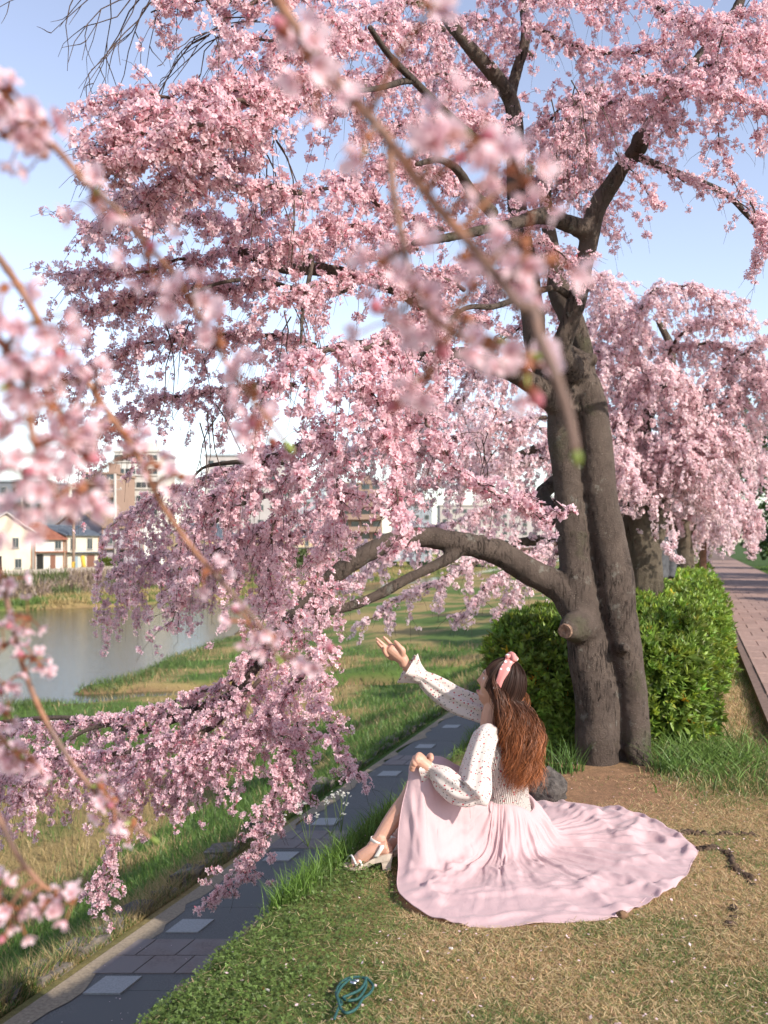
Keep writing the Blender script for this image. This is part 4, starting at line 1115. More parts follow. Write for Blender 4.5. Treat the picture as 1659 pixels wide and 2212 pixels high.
# ------------------------------------------------------------------ the seated woman
def mat_skin():
    m, nt, b = newmat("skin")
    f = noise(nt, coords(nt), 60, 3)
    nt.links.new(mixc(nt, f, (0.43, 0.225, 0.155), (0.51, 0.285, 0.205)), b.inputs["Base Color"])
    b.inputs["Roughness"].default_value = 0.5
    b.inputs["Subsurface Weight"].default_value = 0.12
    b.inputs["Subsurface Radius"].default_value = (0.012, 0.004, 0.002)
    return m
def mat_cloth(name, c, transl=0.25, weave=900, rough=0.75, sprig=False, smock=0.0, fold=0.0):
    m = bpy.data.materials.new(name); m.use_nodes = True
    nt = m.node_tree; b = nt.nodes["Principled BSDF"]; out = nt.nodes["Material Output"]
    uvv = coords(nt, "UV"); obj = coords(nt)
    f = noise(nt, obj, 9, 4)
    col = mixc(nt, f, tuple(x * 0.95 for x in c), tuple(min(1, x * 1.04) for x in c))
    if sprig:                       # small printed sprigs: red blossoms and dark leaves
        for sc, colr, seed, th in ((44, (0.42, 0.03, 0.05), 0.0, 0.17), (52, (0.035, 0.04, 0.05), 3.7, 0.15), (60, (0.05, 0.05, 0.06), 9.1, 0.13)):
            mp = nt.nodes.new("ShaderNodeMapping"); mp.inputs["Location"].default_value = (seed, seed * .7, seed * .3)
            mp.inputs["Rotation"].default_value = (0.3 + seed, 0.2, 0.5 * seed); mp.inputs["Scale"].default_value = (1, 1.7, 1.25)
            nt.links.new(obj, mp.inputs[0])
            vo = N(nt, "ShaderNodeTexVoronoi", Scale=sc)
            nt.links.new(mp.outputs[0], vo.inputs["Vector"])
            col = mixc(nt, ramp(nt, vo.outputs["Distance"], [(th, (1, 1, 1)), (th + .06, (0, 0, 0))]), col, colr)
    nt.links.new(col, b.inputs["Base Color"])
    b.inputs["Roughness"].default_value = rough
    b.inputs["Specular IOR Level"].default_value = 0.2
    b.inputs["Sheen Weight"].default_value = 0.15
    if smock:
        wv = N(nt, "ShaderNodeTexWave", Scale=1.0, Distortion=1.6, Detail=2.0)
        wv.inputs["Detail Scale"].default_value = 2.0
        mp = nt.nodes.new("ShaderNodeMapping"); mp.inputs["Scale"].default_value = (26, 3, 1)
        nt.links.new(uvv, mp.inputs[0]); nt.links.new(mp.outputs[0], wv.inputs["Vector"])
        bump(nt, b, wv.outputs["Fac"], smock, 0.006)
    else:
        fo = noise(nt, obj, 26, 5, 0.6, 0.6)
        if fold:                    # fine gathers running down the cloth
            mp = nt.nodes.new("ShaderNodeMapping"); mp.inputs["Scale"].default_value = (150, 3.5, 1)
            nt.links.new(uvv, mp.inputs[0])
            g1 = noise(nt, mp.outputs[0], 1.0, 3, 0.55, 0.8)
            ad = N(nt, "ShaderNodeMath", operation='ADD'); nt.links.new(fo, ad.inputs[0]); nt.links.new(g1, ad.inputs[1]); fo = ad.outputs[0]
        bump(nt, b, fo, 0.25 + fold, 0.008)
    t = N(nt, "ShaderNodeBsdfTranslucent"); nt.links.new(col, t.inputs["Color"])
    mx = N(nt, "ShaderNodeMixShader"); mx.inputs[0].default_value = transl
    nt.links.new(b.outputs[0], mx.inputs[1]); nt.links.new(t.outputs[0], mx.inputs[2])
    nt.links.new(mx.outputs[0], out.inputs["Surface"])
    return m

def loft(rings, closed=True):
    """rings: (n,k,3) -> V, quads, uv"""
    R = np.asarray(rings, float); n, k = R.shape[:2]
    V = R.reshape(-1, 3)
    i = np.arange(n - 1)[:, None] * k; j = np.arange(k if closed else k - 1)[None, :]; j2 = (j + 1) % k
    q = np.stack([i + j, i + j2, i + k + j2, i + k + j], -1).reshape(-1, 4)
    uv = np.stack(np.broadcast_arrays((np.arange(k) / k)[None, :], (np.arange(n) / (n - 1))[:, None]), -1).reshape(-1, 2)
    return V, q, uv

def woman():
    root = tag(empty("person", (0.53, 4.25, 0)), "person with long brown hair, floral blouse and pink skirt, seated and reaching to the blossom", "person")
    skin = mat_skin()
    f = unit([-0.88, 0.30, 0.36]); l = unit(np.cross([0, 0, 1], f)); up = np.cross(f, l)
    HC = P(500, 685, 4.22)                                   # head centre
    left = unit([-0.40, -0.92, 0]); fw = unit([-0.92, 0.40, 0])
    pelvis = P(505, 820, 4.27)
    hipL = pelvis + left * .085 + [0, 0, -.015]; hipR = pelvis - left * .085 + [0, 0, -.015]
    kneeL = P(422, 777, 4.07); kneeR = P(438, 773, 4.24)
    ankL = P(379, 840, 3.99); ankR = P(399, 838, 4.12)
    shL = P(486, 736, 4.09); elL = P(466, 793, 3.92); wrL = P(432, 771, 4.00)
    shR = P(503, 721, 4.35); elR = P(455, 700, 4.42); wrR = P(405, 665.5, 4.42)
    neck = P(491, 722, 4.23); chest = P(497, 752, 4.22)
    # ---- body
    b = MB()
    def limb(pts, r, k=12, sq=None): b.tube(smooth_path(pts, 6), resample(r, (len(pts) - 1) * 6 + 1), k, True, sq)
    limb([pelvis + [0, 0, -.03], P(503, 790, 4.25), chest, P(494, 735, 4.225)], [.105, .092, .105, .08], 16)
    b.tube(smooth_path([shL, chest * .5 + neck * .5 + [0, 0, .0], shR], 6), resample([.045, .065, .045], 13), 12)
    limb([chest, neck, neck * .45 + HC * .55, HC], [.07, .047, .045, .05])
    limb([hipL, hipL * .5 + kneeL * .5, kneeL], [.085, .075, .055])
    limb([hipR, hipR * .5 + kneeR * .5, kneeR], [.085, .075, .055])
    for kn, an in ((kneeL, ankL), (kneeR, ankR)):
        back = np.array([.012, 0, -.008])
        limb([kn, kn * .7 + an * .3 + back, kn * .35 + an * .65, an], [.052, .050, .037, .029])
    limb([shL, elL], [.045, .036]); limb([elL, wrL], [.036, .024])
    limb([shR, elR], [.045, .034]); limb([elR, wrR], [.034, .023])
    # feet on the sandals (heel up, toes down)
    def foot(an, toe, heel):
        side = unit(np.cross(toe - heel, [0, 0, 1]))
        limb([an + [0, 0, .01], heel * .75 + an * .25, heel + [0, 0, .022]], [.030, .030, .024])
        limb([heel + [0, 0, .022], heel * .55 + toe * .45 + [0, 0, .030], heel * .25 + toe * .75 + [0, 0, .020], toe + [0, 0, .013]], [.024, .029, .030, .018], 12, .8)
        for k in range(5):
            o = side * (k - 2) * .0135
            limb([heel * .2 + toe * .8 + o + [0, 0, .016], toe + o * 1.05 + unit(toe - heel) * (.018 - .004 * abs(k - 1)) + [0, 0, .009]], [.010, .0075], 8)
        limb([an, an * .5 + (heel * .45 + toe * .55) * .5 + [0, 0, .012], heel * .4 + toe * .6 + [0, 0, .026]], [.03, .029, .022])
    toeL, heelL = P(353, 866, 3.955), P(387, 852, 3.95)
    toeR, heelR = P(379, 858, 4.085), P(405, 846, 4.09)
    foot(ankL, toeL, heelL); foot(ankR, toeR, heelR)
    # reaching hand, palm up
    def hp(x, y, dy=0.0): return P((1150 + x / 5.53) * .32, (1960 + y / 5.53) * .32, 4.42 + dy)
    limb([wrR, hp(600, 560), hp(500, 470), hp(400, 390), hp(360, 350)], [.024, .027, .031, .031, .026], 14, .55)
    limb([hp(560, 470, .0), hp(430, 500, .005), hp(360, 470, .005)], [.02, .022, .018], 10)
    limb([hp(590, 480, -.012), hp(590, 400, -.022), hp(545, 340, -.024), hp(500, 285, -.02), hp(455, 235, -.015)], [.017, .0165, .012, .010, .0065], 10)
    limb([hp(440, 368, .01), hp(385, 290, .012), hp(318, 215, .012), hp(262, 160, .006)], [.0115, .0092, .0078, .0052], 10)
    limb([hp(385, 405, .002), hp(300, 330, .002), hp(212, 250, .0), hp(138, 186, -.008)], [.0115, .0092, .0078, .0052], 10)
    limb([hp(350, 445, -.006), hp(262, 368, -.012), hp(200, 305, -.022), hp(150, 240, -.036)], [.011, .0088, .0074, .005], 10)
    limb([hp(340, 500, -.01), hp(280, 420, -.018), hp(262, 375, -.028), hp(275, 335, -.040)], [.0115, .009, .008, .005], 10)
    # resting hand, loosely closed on the knee
    def kp(x, y, dy=0.0): return P((1050 + x / 4.1475) * .32, (2300 + y / 4.1475) * .32, 4.00 + dy)
    limb([wrL, kp(1140, 370), kp(1080, 320), kp(1040, 300)], [.024, .027, .032, .030], 14, .7)
    for (a, c, d, e) in (((1200, 280, .03), (1225, 255, .02), (1235, 290, .0), (1220, 330, .0)),
                         ((1110, 270, .0), (1075, 245, .0), (1045, 300, -.03), (1060, 350, -.03)),
                         ((1080, 300, .0), (1030, 280, .0), (1010, 340, -.03), (1030, 390, -.03)),
                         ((1060, 330, .0), (1005, 340, .0), (990, 390, -.025), (1015, 420, -.02)),
                         ((1060, 360, .0), (990, 390, .0), (985, 430, -.02), (1010, 440, -.015))):
        limb([kp(*a), kp(*c), kp(*d), kp(*e)], [.0125, .0125, .011, .008], 10)
    # head: a shaped skull with brow, nose, lips and chin
    nth, nph = 40, 56
    th = np.linspace(0.001, math.pi - 0.001, nth)[:, None]; ph = np.linspace(0, 2 * math.pi, nph, endpoint=False)[None, :]
    dz = np.cos(th) * np.ones_like(ph); dx = np.sin(th) * np.cos(ph); dy = np.sin(th) * np.sin(ph)
    rx = np.where(dx > 0, .090, .096); ry = .071 * np.where(dz < 0, 1 - .34 * (-dz) ** 1.3, 1); rz = np.where(dz < 0, .118, .104)
    X, Yl, Zl = dx * rx, dy * ry, dz * rz
    fr = np.clip(dx, 0, 1)
    X = X - .012 * np.clip(fr, 0, 1) ** 2 * sstep(.75, .2, np.abs(dy)) * sstep(.35, -.2, dz)
    X = X + np.where(dz < -.55, .022 * fr, 0)                                            # chin forward
    g = lambda cy, cz, sy, sz: np.exp(-((Yl - cy) / sy) ** 2 - ((Zl - cz) / sz) ** 2) * (dx > 0)
    X = X + .024 * g(0, -.022, .0105, .013) + .014 * g(0, -.002, .009, .02)               # nose
    X = X + .005 * g(0, -.058, .022, .0065) + .005 * g(0, -.070, .018, .0065) - .006 * g(0, -.083, .02, .006)   # lips
    X = X - .007 * (g(.030, .006, .014, .009) + g(-.030, .006, .014, .009)) + .004 * g(0, .028, .045, .010)       # eye sockets, brow
    L = np.stack([X, Yl, Zl], -1).reshape(-1, 3)
    W = HC + L[:, :1] * f + L[:, 1:2] * l + L[:, 2:] * up
    i = np.arange(nth - 1)[:, None] * nph; j = np.arange(nph)[None, :]; j2 = (j + 1) % nph
    q = np.stack([i + j, i + nph + j, i + nph + j2, i + j2], -1).reshape(-1, 4)
    top = np.arange(nph); 
    b.add(np.concatenate([W, [HC + up * .104], [HC - up * .118]]), quads=q,
          tris=np.concatenate([np.stack([top, (top + 1) % nph, np.full(nph, nth * nph)], -1), np.stack([(nth - 1) * nph + (top + 1) % nph, (nth - 1) * nph + top, np.full(nph, nth * nph + 1)], -1)]))
    for s in (1, -1):               # ears
        e = HC + l * s * .070 - f * .008 - up * .012
        limb([e + up * .022, e + up * .012 - f * .014 + l * s * .006, e - up * .012 - f * .008 + l * s * .004, e - up * .026], [.007, .008, .007, .006], 8)
    me = remesh(b, 0.0030, 1, .30)
    body = link("body", me, skin, root)
    # face details (turned away from us, still there)
    eyem = mat_plain("eye_white", (0.75, 0.72, 0.70), .2); dark = mat_plain("eye_dark", (0.03, 0.02, 0.018), .3); lipm = mat_plain("lips", (0.45, 0.17, 0.15), .5)
    def ball(name, c, r, mat, par, sx=(1, 1, 1)):
        mb = MB(); n1, n2 = 9, 14
        a = np.linspace(0.01, math.pi - .01, n1)[:, None]; p = np.linspace(0, 2 * math.pi, n2, endpoint=False)[None, :]
        o = np.stack([np.cos(a) * np.ones_like(p) * sx[2], np.sin(a) * np.cos(p) * sx[0], np.sin(a) * np.sin(p) * sx[1]], -1).reshape(-1, 3) * r
        Wd = c + o[:, 1:2] * f + o[:, 2:] * l + o[:, :1] * up
        i = np.arange(n1 - 1)[:, None] * n2; j = np.arange(n2)[None, :]; j2 = (j + 1) % n2
        mb.add(Wd, quads=np.stack([i + j, i + n2 + j, i + n2 + j2, i + j2], -1).reshape(-1, 4))
        return mb.build(name, mat, par, smooth=True)
    for s in (1, -1):
        e = ball("eye", HC + f * .066 + l * s * .030 + up * .006, .011, eyem, root, (1, 1.2, .7))
        ball("iris", HC + f * .0745 + l * s * .029 + up * .006, .0048, dark, e, (.6, 1, 1))
        mb = MB(); pts = [HC + f * (.0835 - .012 * abs(t) ** 2) + l * s * (.030 + .018 * t) + up * (.026 + .004 * (1 - t * t)) for t in np.linspace(-1, 1, 7)]
        mb.tube(pts, [.001, .0022, .0026, .0026, .0022, .0016, .001], 6); mb.build("eyebrow", dark, root)
    mb = MB(); mb.tube([HC + f * (.0845 - .016 * t * t) + l * .019 * t + up * (-.064) for t in np.linspace(-1, 1, 9)], [.0015, .003, .004, .0045, .0045, .0045, .004, .003, .0015], 8)
    mb.build("lips", lipm, root, smooth=True)

    # ---- blouse
    blouse_m = mat_cloth("blouse_print", (0.64, 0.565, 0.52), .22, sprig=True)
    smock_m = mat_cloth("blouse_smocked", (0.64, 0.565, 0.52), .15, sprig=True, smock=0.9)
    k = 96
    a = np.arange(k) * 2 * math.pi / k
    prof = [(-.074, .162, .148, .10), (-.048, .153, .138, .08), (-.022, .140, .124, .045), (-.008, .134, .118, .02), (.02, .132, .116, .012), (.07, .132, .116, .010), (.13, .138, .118, .009), (.19, .148, .118, .008), (.24, .156, .114, .006), (.28, .160, .108, .004), (.32, .150, .092, .0), (.352, .112, .072, .0), (.368, .085, .062, .0)]
    zz = np.array([p[0] for p in prof]); fine = np.concatenate([np.linspace(zz[0], zz[4], 16), np.linspace(zz[4], zz[-1], 50)[1:]])
    spine0 = pelvis + np.array([-.003, 0, .045]); spine1 = P(492.5, 727, 4.225)
    ax = unit(spine1 - spine0); rings = []
    rr = np.random.default_rng(4)
    for z in fine:
        A, Bf, ruf = (np.interp(z, zz, [p[i] for p in prof]) for i in (1, 2, 3))
        c = spine0 + ax * z
        w = 1 + ruf * (np.sin(a * 23 + z * 9) * .6 + np.sin(a * 14 + 1.3) * .4) + .006 * np.sin(a * 48 + 3 * math.sin(z * 260)) * (z > 0) * (z < .27) + .010 * math.sin(z * 420) * (z > 0) * (z < .26)
        rings.append(c + (np.cos(a) * A * w)[:, None] * left + (np.sin(a) * Bf * w)[:, None] * fw)
    V, q, uv = loft(rings)
    blouse = link("blouse", mesh("blouse", V, None, q, None, True, uv), smock_m, root)
    def sleeve(pts, r, name, n=90, kk=48, seed=0, ruffle=None, flat=1.0, creases=10):
        pth = smooth_path(pts, 14); pth = np.stack([resample(pth[:, i], n) for i in range(3)], -1)
        rad = np.interp(np.linspace(0, 1, n), [x[0] for x in r], [x[1] for x in r])
        Vt, qt, _ = tube(pth, rad, kk, False)
        Vt = Vt.reshape(n, kk, 3); cen = pth[:, None, :]
        th_ = np.arange(kk) * 2 * math.pi / kk; t = np.linspace(0, 1, n)
        g_ = np.random.default_rng(seed)
        d = np.zeros((n, kk))
        for _ in range(creases):
            m_ = g_.integers(2, 9); ph_ = g_.uniform(0, 6.28); sl = g_.uniform(-9, 9); amp = g_.uniform(.03, .085)
            d += amp * np.sin(m_ * th_[None] + ph_ + sl * t[:, None]) * np.sin(math.pi * np.clip(t, 0, 1))[:, None] ** .5
        d += .03 * (fbm(np.cos(th_)[None] * 2 + t[:, None] * 9, np.sin(th_)[None] * 2 + t[:, None] * 3, .6, seed + 50) - .5) * 2
        if ruffle is not None:
            rs = sstep(ruffle, 1.0, t)[:, None]
            d += rs * (.17 * np.sin(5 * th_[None] + 1.2 + seed) + .06 * np.sin(9 * th_[None]))
            gt = np.exp(-((t - ruffle) / .05) ** 2)[:, None]
            d += gt * .09 * np.sin(22 * th_[None])
        Vt = cen + (Vt - cen) * (1 + d)[..., None]
        V, q, uv = loft(Vt)
        me = mesh(name, V, None, q, None, True, uv)
        return link(name, me, blouse_m, blouse)
    # near sleeve: two tiers and a gathered, flaring cuff
    sleeve([chest * .45 + shL * .55 + [0, 0, .01], shL + [-.005, -.01, .0], shL * .5 + elL * .5 + [-.005, -.01, 0], elL * .9 + shL * .1 + [.01, 0, -.01], elL * .75 + wrL * .25 + [.01, 0, -.015], elL * .3 + wrL * .7, wrL, wrL * 1.2 - elL * .2 + [0, 0, -.012]],
           [(0, .038), (.07, .049), (.16, .053), (.28, .057), (.40, .068), (.452, .076), (.462, .050), (.52, .050), (.60, .055), (.70, .054), (.79, .038), (.85, .028), (.90, .032), (1, .048)], "sleeve", 110, 64, 3, .86)
    sleeve([chest * .5 + shR * .5, shR, shR * .5 + elR * .5 + [0, 0, .0], elR, elR * .5 + wrR * .5, elR * .28 + wrR * .72, elR * .05 + wrR * .95],
           [(0, .052), (.15, .056), (.3, .054), (.45, .056), (.58, .052), (.68, .042), (.76, .030), (.80, .033), (.9, .052), (1, .074)], "sleeve", 100, 64, 8, .76)

    # ---- skirt: a full circle of thin cloth, settled by a small cloth solver over legs and lawn
    nt_, nr = 264, 72
    rngs = np.random.default_rng(12)
    tha = np.arange(nt_) * 2 * math.pi / nt_
    front = np.array([-1.0, 0.10]); front /= np.linalg.norm(front)
    side = np.array([front[1], -front[0]])                    # towards the camera
    if side[1] > 0: side = -side
    dirs = np.cos(tha)[:, None] * front + np.sin(tha)[:, None] * side
    deg = np.degrees(np.where(tha > math.pi, tha - 2 * math.pi, tha))
    Lh = np.interp(deg, [-180, -150, -110, -60, -34, -22, 22, 30, 44, 60, 100, 150, 180], [.79, .84, .80, .62, .52, .50, .47, .49, .80, .96, .92, .82, .79])
    Lh = Lh * (1 + .05 * (fbm(np.cos(tha) * 3, np.sin(tha) * 3, 1.0, 88) - .5))
    wc = pelvis + np.array([0, 0, .055])
    s = np.linspace(0, 1, nr)[None, :] * Lh[:, None]
    w0 = .124
    Pz = np.where(np.abs(deg) < 75, .50, .30)[:, None] * sstep(0, .25, s) + wc[2] * (1 - sstep(0, .25, s))
    pos = np.zeros((nt_, nr, 3))
    pos[..., 0] = wc[0] + dirs[:, None, 0] * (w0 + s * .97)
    pos[..., 1] = wc[1] + dirs[:, None, 1] * (w0 * .9 + s * .97)
    pos[..., 2] = Pz + .02 * rngs.normal(size=pos.shape[:2])
    for _ in range(2): pos[..., 2] = (np.roll(pos[..., 2], 1, 0) + np.roll(pos[..., 2], -1, 0) + 2 * pos[..., 2]) / 4
    full = np.interp(np.linspace(0, 1, nr), [0, .1, .4, 1], [1.0, 1.12, 1.20, 1.26])
    rest_r = np.broadcast_to((Lh / (nr - 1))[:, None], (nt_, nr - 1))
    rest_a = (w0 + s) * (2 * math.pi / nt_) * full[None, :]
    rest_a = rest_a * (1 + .25 * (fbm(np.cos(tha)[:, None] * 6 + s * 2, np.sin(tha)[:, None] * 6, 1.2, 77) - .5))
    sh = np.sqrt(rest_r ** 2 + ((rest_a[:, 1:] + rest_a[:, :-1]) / 2) ** 2)
    caps = [(hipL, kneeL, .088, .066), (hipR, kneeR, .088, .066), (kneeL, ankL, .062, .04), (kneeR, ankR, .062, .04), (pelvis + left * .05, pelvis - left * .05, .135, .135),
            (pelvis + left * .05 + [0.05, 0, -.08], pelvis - left * .05 + [0.05, 0, -.08], .135, .135)]
    vel = np.zeros_like(pos)
    pin = pos[:, 0, :].copy(); pin[:, 2] = wc[2]
    def sat(pa, pb, rest, k):
        d = pb - pa; L = np.sqrt((d * d).sum(-1)) + 1e-9
        c = (k * .5 * (L - rest) / L)[..., None] * d
        return c
    steps = 110
    for it in range(steps):
        vel *= .985; vel[..., 2] -= 9.8 * .012
        # a little inward bunching near the hem in places, as the cloth was arranged by hand
        old = pos.copy()
        pos = pos + vel * .012
        for sub in range(7):
            for o in (0, 1):
                pa, pb = pos[:, o:-1:2], pos[:, o + 1::2]
                m_ = min(pa.shape[1], pb.shape[1]); pa, pb = pa[:, :m_], pb[:, :m_]
                c = sat(pa, pb, rest_r[:, o::2][:, :m_], 1.0); pa += c; pb -= c
            for o in (0, 1):
                if o == 0:
                    pa, pb = pos[0::2], pos[1::2]; c = sat(pa, pb, rest_a[0::2], .9); pa += c; pb -= c
                else:
                    pr = np.roll(pos, -1, 0); pa, pb = pr[0::2], pr[1::2]; c = sat(pa, pb, rest_a[1::2], .9); pa += c; pb -= c; pos = np.roll(pr, 1, 0)
            pr = np.roll(pos, -1, 0)
            c = sat(pos[:, :-1], pr[:, 1:], sh, .25); pos[:, :-1] += c * .5; pr[:, 1:] -= c * .5; pos = np.roll(pr, 1, 0) * .5 + pos * .5
            # light bending stiffness
            d2 = (np.roll(pos, 2, 0) + np.roll(pos, -2, 0)) * .5 - pos
            pos += .018 * d2
            pos[:, 1:-1] += .03 * ((pos[:, 2:] + pos[:, :-2]) * .5 - pos[:, 1:-1])
            pos[:, 0] = pin
            if sub % 2 == 0:
                for a0, b0, r0, r1 in caps:
                    ab = b0 - a0; ab2 = ab[:2]
                    tt_ = np.clip(((pos[..., :2] - a0[:2]) @ ab2) / (ab2 @ ab2 + 1e-9), 0, 1)
                    for tq in (tt_, np.clip(tt_ + .04, 0, 1), np.clip(tt_ - .04, 0, 1)):
                        cp = a0 + tq[..., None] * ab
                        dx_ = pos[..., 0] - cp[..., 0]; dy_ = pos[..., 1] - cp[..., 1]
                        rr_ = r0 + (r1 - r0) * tq + .006
                        h2 = rr_ ** 2 - dx_ ** 2 - dy_ ** 2
                        hz_ = np.where(h2 > 0, cp[..., 2] + np.sqrt(np.maximum(h2, 0)), -1)
                        pos[..., 2] = np.maximum(pos[..., 2], hz_)
                fl = .010 + .006 * vnoise(pos[..., 0], pos[..., 1], .06, 3)
                pos[..., 2] = np.maximum(pos[..., 2], fl)
        vel = (pos - old) / .012
        touch = pos[..., 2] < .03
        vel[touch] *= .35
        vv = np.sqrt((vel ** 2).sum(-1))[..., None]; vel = vel * np.minimum(1, 2.0 / (vv + 1e-6))
        pos[:, 0] = pin
    # folds and creases of the thin cloth, on a finer grid
    def up2(A, ax, wrap):
        nx = np.roll(A, -1, ax) if wrap else None
        if wrap:
            mid = .5625 * (A + nx) - .0625 * (np.roll(A, 1, ax) + np.roll(A, -2, ax))
            out = np.stack([A, mid], ax + 1); sh_ = list(A.shape); sh_[ax] *= 2
            return out.reshape(sh_)
        B_ = np.zeros((A.shape[0], A.shape[1] * 2 - 1) + A.shape[2:]); B_[:, 0::2] = A; B_[:, 1::2] = (A[:, 1:] + A[:, :-1]) / 2
        return B_
    for _ in range(5):              # take the solver's grid-sized ripples out
        pos[:, 1:] = pos[:, 1:] * .5 + .25 * (np.roll(pos, 1, 0)[:, 1:] + np.roll(pos, -1, 0)[:, 1:])
    for _ in range(2):
        pos[:, 1:-1] = pos[:, 1:-1] * .5 + .25 * (pos[:, 2:] + pos[:, :-2])
    pos = up2(up2(pos, 0, True), 1, False)
    n2t, n2r = pos.shape[:2]
    tha2 = np.arange(n2t) * 2 * math.pi / n2t
    dg_ = np.degrees(np.where(tha2 > math.pi, tha2 - 2 * math.pi, tha2))[:, None]
    sn = np.broadcast_to(np.linspace(0, 1, n2r)[None], (n2t, n2r)); s2 = sn * up2(Lh[:, None], 0, True)
    lowm = sstep(.16, .03, pos[..., 2])
    pos[..., 2] = np.where(sn > .55, pos[..., 2] * (1 - .6 * lowm * sstep(.55, .9, sn)), pos[..., 2])
    wx = pos[..., 0] + .14 * (fbm(pos[..., 0], pos[..., 1], .28, 61) - .5); wy = pos[..., 1] + .14 * (fbm(pos[..., 0], pos[..., 1], .28, 62) - .5)
    def ridge(n_, k_=5.0, p_=1.5): return np.clip(1 - np.abs(n_ - .5) * k_, 0, 1) ** p_
    tw = tha2[:, None] + .45 * (fbm(s2 * 2.0, np.cos(tha2)[:, None] * 3 + 5, .8, 63) - .5)
    rad = ridge(fbm(np.cos(tw) * 9, np.sin(tw) * 9 + s2 * .6, 1.1, 64, 3)) * .55 + ridge(fbm(np.cos(tw) * 20, np.sin(tw) * 20 + s2 * 1.5, 1.0, 65, 2), 6, 1.2) * .45
    amp_r = .026 * sstep(.02, .12, sn) * sstep(.95, .40, sn) * (.35 + .65 * sstep(.30, .06, pos[..., 2])) + .003
    c1_ = ridge(fbm(wx, wy, .16, 66, 3), 7, 1.1); c2_ = ridge(fbm(wx + .3, wy, .075, 71, 2), 6, 1.1)
    zone = sstep(.50, .72, sn) * (sstep(95, 125, np.abs(dg_)) + sstep(28, 40, dg_) * sstep(80, 58, dg_) + .25)
    tang = ridge(fbm(wx * .7, wy * 3.4, .34, 67, 3), 7, 1.2) * sstep(.35, .5, sn) * sstep(30, 50, dg_) * sstep(150, 120, dg_)
    back = sstep(.45, .6, sn) * (dg_ < -60)
    dz_ = amp_r * rad + zone * (.022 * c1_ + .004 * c2_) * sstep(1.0, .90, sn) + .013 * tang + .022 * ridge(fbm(wx * 2.0, wy * .8, .30, 68, 3), 6) * back * sstep(1.0, .92, sn)
    dz_ = dz_ + .0022 * ridge(fbm(wx, wy, .07, 69, 2), 5, 1) * sstep(.08, .2, sn)
    dz_ = dz_ * (.15 + .85 * sstep(.0, .1, sn))
    e1 = np.roll(pos, -1, 0) - np.roll(pos, 1, 0); e2 = np.gradient(pos, axis=1)
    nn_ = np.cross(e1, e2); nn_ /= np.linalg.norm(nn_, axis=-1, keepdims=True) + 1e-9
    nn_ *= np.sign(nn_[..., 2:3] + 1e-6)
    for _ in range(10): nn_ = (np.roll(nn_, 1, 0) + np.roll(nn_, -1, 0) + nn_ * 2) / 4
    for _ in range(2):
        dz_[:, 1:-1] = dz_[:, 1:-1] * .5 + .25 * (dz_[:, 2:] + dz_[:, :-2]); dz_ = dz_ * .5 + .25 * (np.roll(dz_, 1, 0) + np.roll(dz_, -1, 0))
    pos = pos + nn_ * dz_[..., None]
    # the hem wanders sideways a little, and the cloth hugs the grass there
    rd = pos[..., :2] - wc[:2]; rd /= np.linalg.norm(rd, axis=-1, keepdims=True) + 1e-9
    wob = .05 * (fbm(np.cos(tha2) * 3.5, np.sin(tha2) * 3.5, 1.0, 72, 2) - .5)[:, None] * sstep(.75, 1, sn) * lowm
    pos[..., :2] += rd * wob[..., None]
    pos[..., 2] = np.maximum(pos[..., 2], .008)
    V, q, uv = loft(pos.transpose(1, 0, 2))
    global HEM_C, HEM_A, HEM_R
    HEM_C = wc[:2].copy()
    hx = pos[:, -1, :2] - HEM_C; aa = np.arctan2(hx[:, 1], hx[:, 0]); od = np.argsort(aa)
    HEM_A, HEM_R = aa[od], np.hypot(hx[:, 0], hx[:, 1])[od]
    seam = pos[:, int(n2r * .62), :] + [0, 0, .0015]
    skm = mat_cloth("skirt_chiffon", (0.60, 0.42, 0.43), .25, rough=.7, fold=.06)
    sk = link("skirt", mesh("skirt", V, None, q, None, True, uv), skm, root)
    hm_ = MB(); hr_ = pos[:, -1, :]; hm_.tube(np.concatenate([hr_, hr_[:1]]), .0022, 5, False); hm_.build("hem", skm, sk, smooth=True)
    # ---- sandals
    strap = mat_plain("sandal_strap", (0.70, 0.64, 0.58), .5); solem = mat_noise("sandal_sole", (0.46, 0.36, 0.28), (0.56, 0.46, 0.37), 60, .7, .1, .002)
    gold = mat_plain("buckle_metal", (0.70, 0.50, 0.28), .3, .5, .9)
    for toe, heel, an in ((toeL, heelL, ankL), (toeR, heelR, ankR)):
        d = unit((toe - heel) * [1, 1, 0]); sd = np.array([-d[1], d[0], 0])
        bx = MB(); secs = []
        Ls = [(-.022, .030, .0), (.0, .033, .0), (.05, .030, .0), (.09, .034, 0), (.125, .040, 0), (.16, .036, 0), (.178, .018, 0)]
        hz = heel[2] - .002
        LL = np.linalg.norm((toe - heel)[:2])
        for x, w_, _ in Ls:
            t = np.clip(x / LL, 0, 1.25)
            zt = np.interp(x, [-.022, .03, LL * .75, LL, LL + .03], [hz + .004, hz - .002, toe[2] + .012, toe[2] + .004, toe[2] + .006])
            zb = np.interp(x, [-.022, .03, LL * .7, LL, LL + .03], [hz - .024, hz - .026, .004, .004, .010])
            c = np.array([heel[0], heel[1], 0]) + d * x
            secs.append([c + sd * w_ + [0, 0, zt], c - sd * w_ + [0, 0, zt], c - sd * w_ * .94 + [0, 0, min(zb, zt - .012)], c + sd * w_ * .94 + [0, 0, min(zb, zt - .012)]])
        V_, q_, _ = loft(secs); n_ = len(secs) * 4
        bx.add(V_, quads=np.concatenate([q_, [[0, 1, 2, 3]], [[n_ - 1, n_ - 2, n_ - 3, n_ - 4]]]))
        sandal = tag(bx.build("sandal", solem, root), None)
        hb = MB(); hs = []
